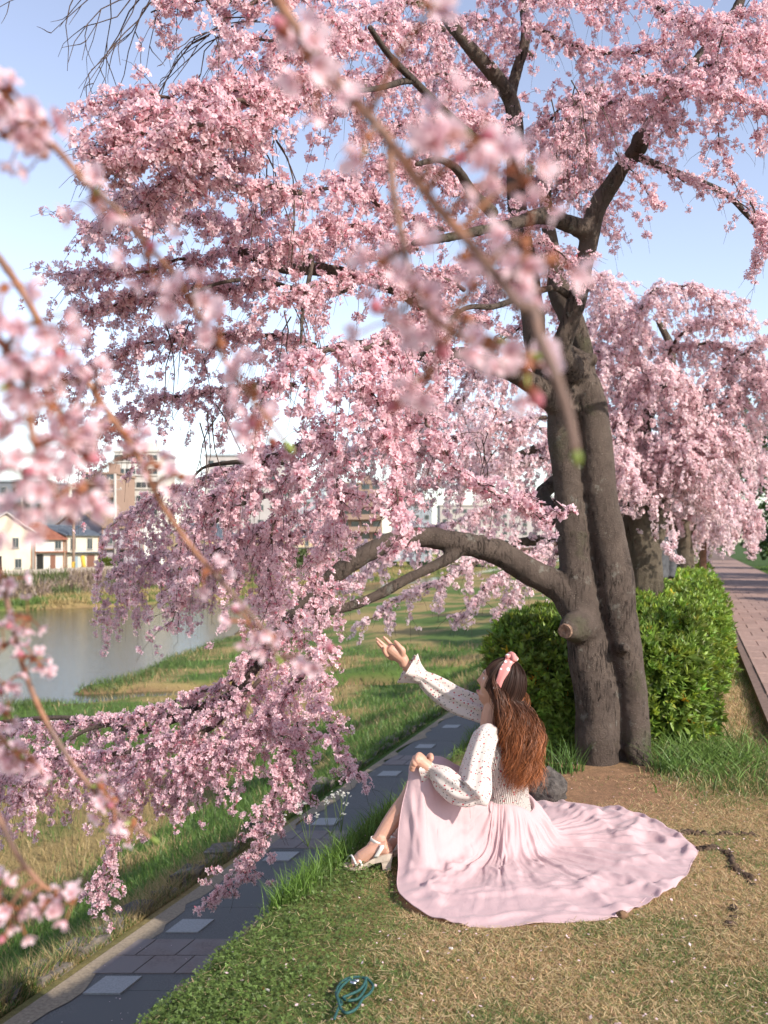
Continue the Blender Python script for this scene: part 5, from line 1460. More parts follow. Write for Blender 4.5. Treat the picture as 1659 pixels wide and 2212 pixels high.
        for z_, w_, x0, x1 in ((hz - .020, .031, -.022, .030), (hz * .45, .026, -.018, .020), (.002, .025, -.016, .016)):
            c = np.array([heel[0], heel[1], 0])
            hs.append([c + d * x0 + sd * w_ + [0, 0, z_], c + d * x1 + sd * w_ + [0, 0, z_], c + d * x1 - sd * w_ + [0, 0, z_], c + d * x0 - sd * w_ + [0, 0, z_]])
        V_, q_, _ = loft(hs); hb.add(V_, quads=np.concatenate([q_, [[8, 9, 10, 11]]])); hb.build("heel", solem, sandal)
        def band(pts, w_, n_axis):
            mb = MB(); p_ = smooth_path(pts, 6); n_axis = unit(n_axis)
            Vb = np.concatenate([p_ + n_axis * w_, p_ - n_axis * w_]); n = len(p_)
            qb = [[i, i + 1, n + i + 1, n + i] for i in range(n - 1)]
            o = mb.add(Vb, quads=qb).build("strap", strap, sandal, smooth=True)
            so = o.modifiers.new("t", 'SOLIDIFY'); so.thickness = .003; so.offset = 0
        mid = heel * .2 + toe * .8
        fz = np.array([0, 0, 1.0])
        for sh_, w_ in ((-.012, .006), (.012, .006), (.034, .005)):
            c = mid + d * sh_
            x_ = .022 if sh_ > 0 else -.022
            band([c + sd * .038 - d * x_ + [0, 0, .002], c + sd * .028 - d * x_ * .6 + [0, 0, .020], c + [0, 0, .031], c - sd * .028 + d * x_ * .6 + [0, 0, .020], c - sd * .038 + d * x_ + [0, 0, .002]], w_ * .85, unit(d + [0, 0, -.6]))
        hc = np.array([heel[0], heel[1], heel[2]])
        anc = an * .75 + hc * .25
        fd = unit(d + [0, 0, .25])
        band([anc - d * .030 + sd * .008, anc - d * .014 + sd * .034, anc + d * .018 + sd * .034 + [0, 0, .012], anc + d * .040 + sd * .012 + [0, 0, .018], anc + d * .040 - sd * .012 + [0, 0, .018], anc + d * .018 - sd * .034 + [0, 0, .012], anc - d * .014 - sd * .034, anc - d * .030 - sd * .008, anc - d * .030 + sd * .008], .0065, unit(np.cross(fd, sd)))
        for s_ in (1, -1):
            band([hc + d * .045 + sd * s_ * .033 + [0, 0, -.012], hc + d * .020 + sd * s_ * .035 + [0, 0, .03], anc + sd * s_ * .036 + [0, 0, .004]], .009, d)
        mb = MB(); bc = anc + d * .022 - sd * .037 + [0, 0, .012]
        mb.tube([bc + d * .008 * math.cos(t) + np.array([0, 0, .009]) * math.sin(t) for t in np.linspace(0, 6.28, 13)], .0014, 6, False); mb.build("buckle", gold, sandal)

    # ---- hair
    def on_head(phi, th_, k=1.0):           # phi from the face towards her left; th_ from the crown
        a_, b_, c_ = .094 * k, .075 * k, .110 * k
        dz_ = math.cos(th_); sx = math.sin(th_)
        return HC - f * .004 + f * (sx * math.cos(phi) * a_) + l * (sx * math.sin(phi) * b_) + up * (dz_ * c_)
    rh = random.Random(9)
    hm = MB()
    roots_c = np.array([.034, .016, .011]); tip_c = np.array([.34, .110, .036])
    def strand(pts, w, cs):
        pts = np.asarray(pts); n = len(pts)
        d_ = np.gradient(pts, axis=0); view = pts - np.array([0, 0, CAM_H])
        sd_ = np.cross(d_, view); sd_ /= np.linalg.norm(sd_, axis=1)[:, None] + 1e-9
        rot_ = rh.uniform(-.8, .8)
        nn = np.cross(sd_, d_); nn /= np.linalg.norm(nn, axis=1)[:, None] + 1e-9
        sd_ = sd_ * math.cos(rot_) + nn * math.sin(rot_)
        ww = w * np.interp(np.linspace(0, 1, n), [0, .1, .8, 1], [.6, 1, .9, .25])[:, None]
        V_ = np.concatenate([pts + sd_ * ww, pts - sd_ * ww])
        i_ = np.arange(n - 1)
        hm.add(V_, quads=np.stack([i_, i_ + 1, n + i_ + 1, n + i_], -1), col=np.concatenate([cs, cs]))
    NP = 23
    hang = P(519, 740, 4.17)
    for cl in range(230):
        phi = math.radians(rh.uniform(64, 302)); 
        if cl < 16: phi = math.radians(rh.uniform(58, 72) if cl % 3 else rh.uniform(290, 310))
        elif cl < 27: phi = math.radians(rh.uniform(34, 58) if cl % 4 else rh.uniform(300, 326))
        th0 = rh.uniform(.0, .45) if rh.random() < .6 else rh.uniform(.2, 1.0)
        backness = .5 - .5 * math.cos(phi)
        lift = rh.uniform(1.0, 1.14)
        zend = rh.uniform(.30, .44) if backness > .25 else rh.uniform(.40, .55)
        tx = hang + left * (.085 * math.sin(phi)) * rh.uniform(.7, 1.1) + fw * (.075 * math.cos(phi) + .0) * rh.uniform(.4, 1.0) + np.array([rh.gauss(0, .014), rh.gauss(0, .02), 0])
        wa, wf, wp = rh.uniform(.007, .020), rh.uniform(1.2, 2.2), rh.uniform(0, 6.28)
        warm = rh.uniform(.25, 1.0)
        curl = np.array([rh.gauss(0, 1), rh.gauss(0, 1), 0]); curl /= np.linalg.norm(curl)
        for st in range(27):
            j1, j2, j3 = rh.gauss(0, .05), rh.gauss(0, .06), rh.gauss(0, .006)
            k_ = lift * rh.uniform(.985, 1.025)
            pts = []
            tend = (1.75 if backness > .3 else 1.6) if cl > 26 else 1.18
            leave = on_head(phi + j1, tend, k_)
            zl = leave[2]; ze = zend + rh.gauss(0, .025)
            tt = tx + np.array([rh.gauss(0, .012), rh.gauss(0, .012), 0])
            for i_ in range(NP):
                t = i_ / (NP - 1)
                if t < .32:
                    tq = th0 + j2 + (tend - th0 - j2) * (t / .32)
                    p_ = on_head(phi + j1 * min(1, tq), max(.02, tq), k_ * (1 + .03 * math.sin(tq)))
                else:
                    q_ = (t - .32) / .68
                    z_ = zl + (ze - zl) * q_
                    e_ = 1 - (1 - min(1, q_ * 1.5)) ** 2
                    xy = leave[:2] * (1 - e_) + tt[:2] * e_
                    w_ = wa * min(1, q_ * 2.5) * (1 + q_)
                    xy = xy + (curl[:2] * math.sin(wf * 6.28 * q_ + wp) + np.array([-curl[1], curl[0]]) * math.cos(wf * 6.28 * q_ + wp) * .7) * w_ + j3 * (1 - .4 * q_)
                    p_ = np.array([xy[0], xy[1], z_])
                pts.append(p_)
            m_ = np.clip((np.linspace(0, 1, NP) - .28) / .62, 0, 1)[:, None] * warm
            cs = roots_c * (1 - m_) + tip_c * m_
            cs = cs * rh.uniform(.7, 1.35)
            strand(pts, rh.uniform(.0006, .0013), cs)
    hmat = bpy.data.materials.new("hair"); hmat.use_nodes = True
    nt = hmat.node_tree; bb = nt.nodes["Principled BSDF"]
    at = N(nt, "ShaderNodeAttribute"); at.attribute_name = "Col"
    nt.links.new(at.outputs["Color"], bb.inputs["Base Color"]); bb.inputs["Roughness"].default_value = .5; bb.inputs["Specular IOR Level"].default_value = .22
    ho = hm.build("hair", hmat, root, smooth=True, colors=True)
    # close scalp layer under the strands
    cap = MB(); n1, n2 = 26, 48
    W_ = []
    for i_ in range(n1):
        for j_ in range(n2):
            ph_ = math.radians(68 + 228 * j_ / (n2 - 1)); tmax = 1.95 if abs(ph_ - math.pi) < 1.2 else 1.65
            W_.append(on_head(ph_, .02 + tmax * i_ / (n1 - 1), 1.0))
    i_ = np.arange(n1 - 1)[:, None] * n2; j_ = np.arange(n2 - 1)[None, :]
    cap.add(W_, quads=np.stack([i_ + j_, i_ + n2 + j_, i_ + n2 + j_ + 1, i_ + j_ + 1], -1).reshape(-1, 4), col=roots_c)
    cap.build("scalp", hmat, ho, smooth=True, colors=True)
    # ---- headband with a twisted knot and white dots
    m, nt, bb = newmat("headband")
    vo = N(nt, "ShaderNodeTexVoronoi", Scale=38); vo.inputs["Randomness"].default_value = .55
    nt.links.new(coords(nt), vo.inputs["Vector"])
    nt.links.new(mixc(nt, ramp(nt, vo.outputs["Distance"], [(.26, (1, 1, 1)), (.30, (0, 0, 0))]), (.56, .215, .20), (.80, .74, .72)), bb.inputs["Base Color"])
    bb.inputs["Roughness"].default_value = .8
    hb = MB(); secs = []
    for t in np.linspace(-1.62, 1.62, 46):
        c = HC - f * .004 + l * (math.sin(t) * .0885) + up * (math.cos(t) * .125)
        nrm = unit(l * math.sin(t) / .0885 + up * math.cos(t) / .125)
        w_ = .021 * (1 - .35 * (abs(t) / 1.62) ** 3) * (1 + .10 * math.sin(t * 9)); h_ = .006
        fx = f + up * 0
        secs.append([c + f * (w_ * math.cos(a_)) + nrm * (h_ * math.sin(a_) * (1 + .4 * math.cos(3 * a_))) for a_ in np.arange(12) * math.pi / 6])
    V_, q_, _ = loft(secs); hb.add(V_, quads=q_)
    band_o = hb.build("headband", m, root, smooth=True)
    kb = MB(); kc = HC - f * .004 + up * .130
    kb.tube(smooth_path([kc + l * .026 - f * .020, kc + l * .008 - f * .006 + up * .012, kc - l * .010 + f * .008 + up * .012, kc - l * .026 + f * .020], 5), resample([.012, .014, .014, .012], 16), 10)
    kb.tube(smooth_path([kc + l * .02 + f * .020, kc + l * .006 + f * .006 + up * .006, kc - l * .008 - f * .008 + up * .006, kc - l * .02 - f * .02], 5), resample([.011, .013, .013, .011], 16), 10)
    kb.build("knot", m, band_o, smooth=True)
    # hoop earring
    eb = MB(); ec = HC + l * .080 - f * .012 - up * .052
    eb.tube([ec + up * (.013 * math.cos(t)) + f * (.013 * math.sin(t)) for t in np.linspace(0, 6.28, 20)], .0011, 6, False)
    eb.build("earring", mat_plain("silver", (.6, .6, .62), .25, .5, 1.0), root)
woman()
# ------------------------------------------------------------------ clipped hedge, grass, things on the lawn
def leaf_var(rng, L, w, fold=.18, curl=.2):
    """one pointed leaf along +x, two halves folded on the midrib"""
    V = np.array([[0, 0, 0], [.45 * L, w, fold * w + curl * .1 * L], [.45 * L, 0, curl * .1 * L], [.45 * L, -w, fold * w + curl * .1 * L], [L, 0, -curl * .25 * L]])
    T = np.array([[0, 2, 1], [0, 3, 2], [1, 2, 4], [2, 3, 4]])
    return V, T
def whorl(rng, n, L):
    """a shoot tip: leaves spreading round +z"""
    Vs, Ts, Cs, k = [], [], [], 0
    for i in range(n):
        a = 2.4 * i + rng.uniform(-.3, .3); tilt = rng.uniform(.15, 1.15) if i > 1 else rng.uniform(1.0, 1.35)
        v, t = leaf_var(rng, L * rng.uniform(.7, 1.15), L * rng.uniform(.13, .19))
        c, s = math.cos(tilt), math.sin(tilt)
        v = np.stack([v[:, 0] * c - v[:, 2] * s, v[:, 1], v[:, 0] * s + v[:, 2] * c], -1)
        ca, sa = math.cos(a), math.sin(a)
        v = np.stack([v[:, 0] * ca - v[:, 1] * sa, v[:, 0] * sa + v[:, 1] * ca, v[:, 2] - .012 * (i / n)], -1)
        g = np.array([.185, .30, .045]) * rng.uniform(.75, 1.25) * (1.25 if i < 3 else 1)
        Vs.append(v); Ts.append(t + k); Cs.append(np.broadcast_to(g, (5, 3))); k += 5
    return np.concatenate(Vs), np.concatenate(Ts), np.zeros((0, 4), int), np.concatenate(Cs)

def hedge(label, u0, u1, Y0, Y1, H, seed, n, L, parts=0, edge_round=.35, notch=None):
    rng = np.random.default_rng(seed)
    root = tag(empty("hedge", U((u0 + u1) / 2, (Y0 + Y1) / 2, 0)), label, "hedge", "clipped hedge sections along the row")
    # points on a rounded-box shell
    pos, nor = [], []
    uc, hw = (u0 + u1) / 2, (u1 - u0) / 2; yc, hl = (Y0 + Y1) / 2, (Y1 - Y0) / 2
    while len(pos) < n:
        p = rng.uniform(-1, 1, 3)
        face = rng.choice(4, p=[.36, .24, .20, .20])
        if face == 0: p[2] = 1
        elif face == 1: p[1] = -1
        elif face == 2: p[0] = -1
        else: p[0] = 1
        q = np.sign(p) * np.abs(p) ** 1.0
        h = (q[2] + 1) / 2
        # superellipsoid rounding
        e = 4.5
        m = (abs(q[0]) ** e + abs(q[1]) ** e + max(0, q[2]) ** e) ** (1 / e)
        q = q / max(m, 1e-6) * rng.uniform(.90, 1.02)
        g = np.array([np.sign(q[0]) * abs(q[0]) ** 3 / hw, np.sign(q[1]) * abs(q[1]) ** 3 / hl * .8, max(0, q[2]) ** 3 / H * 1.6 + .12])
        u_, y_ = uc + q[0] * hw, yc + q[1] * hl
        z_ = (max(q[2], -1) + 1) / 2 * H
        b = .15 * (vnoise(u_ * 1.0, y_ + z_, .35, seed) - .5) * 2 + .06 * (vnoise(u_ * 1.3, y_ - z_, .13, seed + 7) - .5) * 2
        d = unit(g)
        pw = U(u_, y_, z_) + d * b
        if pw[2] < .03: continue
        pos.append(pw); nor.append(d)
    pos = np.array(pos); nor = np.array(nor)
    ax = nor + rng.normal(0, .38, nor.shape) + [0, 0, .35]
    rot = frames_from_axis(ax, rng)
    var = [whorl(rng, int(rng.integers(6, 10)), L) for _ in range(8)]
    vi = rng.integers(0, 8, len(pos)); sc = rng.uniform(.75, 1.2, len(pos))
    keep = np.ones(len(pos), bool)
    if parts:
        dist = pos[:, 1].copy(); px = 384 + FPX * pos[:, 0] / pos[:, 1]
        dist[(nor[:, 1] > -.2) & (nor[:, 2] < .4)] += 50
        idx = np.argsort(dist)[:parts]; keep[idx] = False
        mes = []
        for v, t, q, c in var:
            me = mesh("leaf_whorl", v, t, None, c); me.materials.append(M['leaf']); mes.append(me)
        for i in idx:
            o = bpy.data.objects.new("leaf_whorl", mes[vi[i]]); COL.objects.link(o); o.parent = root
            o.rotation_euler = Matrix(rot[i].tolist()).to_euler(); o.scale = (sc[i],) * 3; o.location = Vector(pos[i]) - root.location
    k = np.where(keep)[0]
    hz_ = np.clip(pos[k][:, 2:] / H, 0, 1)
    tint = (1 + rng.normal(0, .24, (len(k), 1))) * (1 + rng.normal(0, .08, (len(k), 3)))
    young = rng.random(len(k)) < .22
    tint[young] *= [1.35, 1.18, .9]
    old = rng.random(len(k)) < .006
    tint[old] = [5.0, 1.6, .8]
    o = link("foliage", scatter_mesh("foliage", var, pos[k], rot[k], sc[k], vi[k], tint), M['leaf'], root); o["kind"] = "stuff"
    # inner twigs and the shaded leaf mass behind the outer leaves
    b = MB()
    for i in range(min(190, int(70 * (Y1 - Y0)))):
        s = U(uc + rng.uniform(-.7, .7) * hw, yc + rng.uniform(-.92, .92) * hl, -.02)
        e = s + np.array([rng.normal(0, .15), rng.normal(0, .15), H * rng.uniform(.5, .9)])
        b.tube(smooth_path([s, (s + e) / 2 + rng.normal(0, .04, 3), e], 3), np.linspace(.007, .002, 7), 4, False)
    t = b.build("stems", M['twig'], root); t["kind"] = "stuff"
    n2 = int(n * .22)
    p2 = np.stack([uc + rng.uniform(-.86, .86, n2) * hw, yc + rng.uniform(-.9, .9, n2) * hl, rng.uniform(.06, .84, n2) * H], -1)
    p2 = np.stack([p2[:, 0] + TX * p2[:, 1], p2[:, 1], p2[:, 2]], -1)
    o2 = link("inner_foliage", scatter_mesh("inner_foliage", var, p2, rand_rot(n2, rng), np.full(n2, 1.8), rng.integers(0, 8, n2), np.full((n2, 3), .9)), M['leaf'], root); o2["kind"] = "stuff"
hedge("clipped green hedge wrapping behind the twin trunked cherry", -1.36, .14, 5.95, 8.6, .80, 1, 8200, .060, parts=200)
hedge("low clipped hedge section between the twin trunked cherry and the mossy forked one", -.75, .28, 8.4, 11.6, .74, 2, 4200, .065)
hedge("clipped hedge section round the foot of the mossy forked cherry", -.95, .25, 11.4, 17, .80, 3, 3600, .10)
hedge("far end section of the clipped hedge beside the brick path", -.9, .25, 16.8, 34, .85, 4, 3400, .17)

# ---- grass
def blades(n, ufun, Lr, wr, colf, seed, lean=.5, segs=1, zoff=0.0, flat=0.0):
    """n blades as narrow strips; ufun -> (u, Y)"""
    rng = np.random.default_rng(seed)
    u, Y = ufun(rng, n); n = len(u)
    z = height(u, Y) + zoff
    base = np.stack([u + TX * Y, Y, z], -1)
    L = rng.uniform(*Lr, n) if not callable(Lr) else Lr(rng, u, Y)
    w = rng.uniform(*wr, n) if not callable(wr) else wr(rng, u, Y)
    a = rng.uniform(0, 2 * math.pi, n)
    le = np.abs(rng.normal(lean, .3, n)) + flat * rng.uniform(.3, 2.0, n)
    dirh = np.stack([np.cos(a), np.sin(a), np.zeros(n)], -1)
    b = rng.uniform(0, 2 * math.pi, n)
    side = np.stack([np.cos(b), np.sin(b), np.zeros(n)], -1)
    rows = []
    for k in range(segs + 1):
        t = k / segs
        h = np.sin(np.minimum(t * 1.0, 1)) if False else t
        bend = le * t * t
        nrm = np.sqrt(1 + bend ** 2)
        p = base + L[:, None] * (dirh * (bend / nrm)[:, None] * 1.0 + np.array([0, 0, 1.0]) * (t / np.sqrt(1 + (le * t) ** 2))[:, None])
        ww = w * (1 - t ** 1.5) if k < segs else w * 0
        rows.append((p + side * ww[:, None], p - side * ww[:, None]) if k < segs else (p,))
    V, T, Qd = [], [], []
    nv = 2 * segs + 1
    arr = np.zeros((n, nv, 3))
    for k in range(segs):
        arr[:, 2 * k] = rows[k][0]; arr[:, 2 * k + 1] = rows[k][1]
    arr[:, -1] = rows[-1][0]
    off = np.arange(n)[:, None] * nv
    tri = off + np.array([2 * segs - 2, 2 * segs - 1, 2 * segs])[None]
    quads = np.concatenate([off + np.array([2 * k, 2 * k + 1, 2 * k + 3, 2 * k + 2])[None] for k in range(segs - 1)]) if segs > 1 else None
    c = colf(rng, u, Y)
    col = np.repeat(c, nv, 0)
    return arr.reshape(-1, 3), tri, quads, col

def lay(name, args, label, cat="grass"):
    V, t, q, c = blades(*args[0], **args[1])
    o = link(name, mesh(name, V, t, q, np.clip(c, 0, 1)), M['grass'])
    tag(o, label, cat, None, "stuff")
    return o

STRAW = np.array([.56, .40, .22]); GRN = np.array([.14, .20, .055]); DRYG = np.array([.32, .26, .115])
def mixcol(rng, g, jit=.22):
    """g = share of green 0..1 per blade"""
    pick = rng.random(len(g))
    c = np.where((pick < g)[:, None], GRN, np.where((pick < g + .25 * (1 - g))[:, None], DRYG, STRAW))
    return c * (1 + rng.normal(0, jit, (len(g), 1))) * (1 + rng.normal(0, .06, (len(g), 3)))
def lawn_green(u, Y):
    n = fbm(u, Y, .55, 31); n2 = fbm(u, Y, .22, 33)
    g = sstep(-.88, -1.38, u + .55 * (n - .5)) * .95 + .42 * sstep(.45, .68, n2) + .20
    g = g + .75 * sstep(-.25, .35, u + .4 * (n - .5)) * sstep(4.6, 5.3, Y)          # greener behind, near the hedge
    g = g + .4 * np.exp(-((u + 1.15) / .35) ** 2 - ((Y - 2.75) / .25) ** 2)
    return np.clip(g, 0, 1)
def bareness(u, Y):
    return np.clip(np.exp(-(((u + .75) / .70) ** 2 + ((Y - 5.1) / .45) ** 2)) * 1.2 + .45 * (sstep(.55, .75, fbm(u, Y, .35, 37))), 0, .96)
def in_skirt(u, Y):
    """under the spread skirt (its hem as settled)"""
    dx, dy = u + TX * Y - HEM_C[0], Y - HEM_C[1]
    return np.hypot(dx, dy) < np.interp(np.arctan2(dy, dx), HEM_A, HEM_R) + .012
def lawn_pts(Ya, Yb, ua=-1.56, ub=.62):
    def fn(rng, n):
        u = rng.uniform(ua, ub, n); Y = 1 / rng.uniform(1 / Yb, 1 / Ya, n)
        x = 384 + FPX * (u + TX * Y) / Y
        k = (x > -20) & (x < 790) & (rng.random(n) > bareness(u, Y)) & ~in_skirt(u, Y)
        return u[k], Y[k]
    return fn
# short worn turf
lay("lawn_turf", ((270000, lawn_pts(2.45, 5.4), (.010, .030), (.0009, .0021), lambda r, u, Y: mixcol(r, lawn_green(u, Y)), 71), dict(lean=.9, flat=.9)), "short worn turf of dry straw and green blades on the lawn")
# small clover-like leaves on the green strip along the edge
def clover():
    rng = np.random.default_rng(72)
    n = 42000
    u, Y = rng.uniform(-1.60, -.75, n), 1 / rng.uniform(1 / 6.5, 1 / 2.45, n)
    k = (rng.random(n) < lawn_green(u, Y) ** 1.6 * (.15 + .80 * sstep(-.95, -1.4, u)) * (.35 + .65 * sstep(.4, .6, fbm(u, Y, .16, 91)))) & ~in_skirt(u, Y)
    u, Y = u[k], Y[k]; n = len(u)
    pos = np.stack([u + TX * Y, Y, height(u, Y) + rng.uniform(.008, .045, n)], -1)
    v = np.array([[0, 0, 0], [.5, .42, .06], [1, 0, 0], [.5, -.42, .06]]) * .0062
    q = np.array([[0, 1, 2, 3]])
    Vv = np.concatenate([v @ np.array([[math.cos(a), math.sin(a), 0], [-math.sin(a), math.cos(a), 0], [0, 0, 1]]) for a in (0, 2.1, 4.2)])
    Qv = np.concatenate([q + 4 * i for i in range(3)])
    c = np.broadcast_to(np.array([.115, .175, .04]), (12, 3))
    ax = rng.normal(0, .45, (n, 3)) + [0, 0, 1]
    me = scatter_mesh("clover", [(Vv, None, Qv, c)], pos, frames_from_axis(ax, rng), rng.uniform(.6, 1.4, n), np.zeros(n, int), (1 + rng.normal(0, .2, (n, 1))) * np.ones((1, 3)))
    tag(link("clover_patch", me, M['grass']), "small round-leaved green weeds matted along the lawn edge", "weeds", None, "stuff")
clover()
# loose straw lying about
def straw():
    rng = np.random.default_rng(73)
    n = 4200
    u, Y = lawn_pts(2.45, 5.4)(rng, n); n = len(u)
    a = rng.uniform(0, math.pi, n); L = rng.uniform(.006, .022, n) * np.where(rng.random(n) < .04, 2.6, 1); w = rng.uniform(.0008, .0018, n)
    d = np.stack([np.cos(a), np.sin(a), rng.normal(0, .12, n)], -1); s = np.stack([-np.sin(a), np.cos(a), np.zeros(n)], -1)
    p = np.stack([u + TX * Y, Y, height(u, Y) + rng.uniform(.008, .026, n)], -1)
    arr = np.stack([p - d * L[:, None] - s * w[:, None], p - d * L[:, None] + s * w[:, None], p + d * L[:, None] + s * w[:, None], p + d * L[:, None] - s * w[:, None]], 1)
    q = np.arange(n * 4).reshape(-1, 4)
    c = np.repeat(np.array([.52, .40, .22]) * (1 + rng.normal(0, .2, (n, 1))), 4, 0)
    tag(link("loose_straw", mesh("loose_straw", arr.reshape(-1, 3), None, q, np.clip(c, 0, 1)), M['grass']), "loose dry straw scattered over the worn lawn", "straw", None, "stuff")
straw()
# taller grass: round the trunk's right side, along the path and on the edge
def near_tree(rng, n):
    u = rng.normal(.10, .19, n); Y = rng.normal(5.68, .26, n)
    k = rng.random(n) < sstep(5.0, 5.7, Y + .4 * (fbm(u, Y, .2, 94) - .5)); u, Y = u[k], Y[k]
    k = (u > -.30) & (u < .5) & (Y > 5.0) & (Y < 6.4); return u[k], Y[k]
lay("tall_grass", ((1100, near_tree, (.06, .25), (.003, .0065), lambda r, u, Y: np.array([.14, .225, .05]) * (1 + r.normal(0, .2, (len(u), 1))), 74), dict(lean=1.1, segs=4)), "long arching grass blades at the right foot of the twin trunk")
def mid_grass(rng, n):
    u = rng.uniform(-.45, .55, n); Y = rng.uniform(4.85, 6.2, n)
    k = rng.random(n) < sstep(-.35, .15, u + .3 * (Y - 5.4)) * sstep(4.75, 5.7, Y + .5 * (fbm(u, Y, .25, 93) - .5)); return u[k], Y[k]
lay("mown_grass", ((15000, mid_grass, (.03, .10), (.0012, .003), lambda r, u, Y: mixcol(r, np.full(len(u), .72)), 75), dict(lean=1.2, segs=2)), "rough green grass with cut stems between hedge and brick path")
def strip(rng, n):
    u = rng.uniform(.12, .54, n); Y = 1 / rng.uniform(1 / 34, 1 / 5.4, n); return u, Y
lay("verge_grass", ((16000, strip, (.02, .06), (.0015, .004), lambda r, u, Y: mixcol(r, .25 + .5 * sstep(.45, .6, fbm(u * 2, Y, .9, 8)) + .3 * sstep(.42, .5, u)), 76), dict(lean=1.0, segs=1)), "dry verge of grass and needles along the brick path")
def edge_tuft(rng, n):
    Y = 1 / rng.uniform(1 / 7.5, 1 / 3.2, n); u = EDGE + rng.normal(0.0, .05, n)
    k = rng.random(n) < sstep(.5, .62, fbm(Y, Y * 0, .35, 19)) + .15 * (Y > 4.4); return u[k], Y[k]
lay("edge_grass", ((5200, edge_tuft, (.04, .15), (.0012, .0028), lambda r, u, Y: np.array([.12, .21, .035]) * (1 + r.normal(0, .22, (len(u), 1))), 77), dict(lean=.7, segs=3)), "grass tufts hanging over the broken edge of the lawn")
def base_tuft(rng, n):
    cs = [(-.86, 5.58), (-1.0, 5.65), (-.72, 5.52), (-.15, 5.5)]
    i = rng.integers(0, 4, n); u = np.array([c[0] for c in cs])[i] + rng.normal(0, .045, n); Y = np.array([c[1] for c in cs])[i] + rng.normal(0, .04, n)
    return u, Y
lay("shade_tufts", ((420, base_tuft, (.08, .24), (.002, .004), lambda r, u, Y: np.array([.10, .18, .04]) * (1 + r.normal(0, .2, (len(u), 1))), 78), dict(lean=.7, segs=3)), "thin grass tufts growing on bare soil between hedge and trunk")
# river bank
def bank(rng, n):
    Y = 1 / rng.uniform(1 / 62, 1 / 4.2, n); u = -4.85 - (rng.random(n) ** 1.7) * 40
    x = 384 + FPX * (u + TX * Y) / Y
    z = height(u, Y)
    k = (x > -30) & (x < 560) & (z > -6.05); return u[k], Y[k]
def bank_col(r, u, Y):
    nb = fbm(u, Y, 3.0, 41); nn = fbm(u, Y, .9, 43)
    g = np.clip(1.0 - sstep(.45, .62, nb) * .8 + (nn - .5) * .6, .05, .95)
    pick = r.random(len(u))
    c = np.where((pick < g)[:, None], np.array([.105, .185, .04]), np.array([.36, .27, .13]))
    return c * (1 + r.normal(0, .2, (len(u), 1)))
lay("bank_grass", ((330000, bank, lambda r, u, Y: r.uniform(.08, .30, len(u)) * (1 + .012 * Y) * (.5 + fbm(u, Y, 1.6, 45)), lambda r, u, Y: .0016 + .00042 * Y * r.uniform(.6, 1.4, len(u)), bank_col, 79), dict(lean=.6, segs=2)), "long green and straw-coloured grass on the slope down to the river")
def bank_edge(rng, n):
    Y = 1 / rng.uniform(1 / 30, 1 / 4, n); u = -4.74 - np.abs(rng.normal(0, .10, n)) + .12 * (fbm(Y, Y * 0, .6, 14) - .5); return u, Y
lay("path_side_grass", ((16000, bank_edge, (.03, .10), lambda r, u, Y: .0012 + .0002 * Y, bank_col, 80), dict(lean=.9, segs=2)), "short grass creeping between edging stones and the lower walkway")
def shore(rng, n):
    Y = 1 / rng.uniform(1 / 70, 1 / 38, n); u = near_shore(Y) + rng.normal(.6, .7, n); z = height(u, Y); k = z > -6.1; return u[k], Y[k]
lay("shore_reeds", ((4200, shore, (.15, .5), (.010, .022), lambda r, u, Y: np.array([.10, .15, .045]) * (1 + r.normal(0, .25, (len(u), 1))), 81), dict(lean=.5, segs=2)), "rushes and rough grass fringing the near shore of the river")

# fallen petals on lawn and walkway
def petals():
    rng = np.random.default_rng(123)
    n = 900
    Y = 1 / rng.uniform(1 / 9, 1 / 2.5, n); u = np.where(rng.random(n) < .5, rng.uniform(-4.5, -3.0, n), rng.uniform(-1.5, .4, n))
    k = ~in_skirt(u, Y); u, Y = u[k], Y[k]; n = len(u)
    z = np.where(u < -2, WALK_Z + .028, height(u, Y) + .018)
    v = np.array([[0, 0, 0], [.006, .0045, .001], [.012, 0, .002], [.006, -.0045, .001]])
    me = scatter_mesh("fallen_petals", [(v, None, np.array([[0, 1, 2, 3]]), np.broadcast_to(np.array([.80, .60, .62]), (4, 3)))], np.stack([u + TX * Y, Y, z], -1), frames_from_axis(rng.normal(0, .25, (n, 3)) + [0, 0, 1], rng), rng.uniform(.7, 1.2, n), np.zeros(n, int))
    tag(link("fallen_petals", me, M['grass']), "pale fallen petals sprinkled on walkway and lawn", "petals", None, "stuff")
petals()

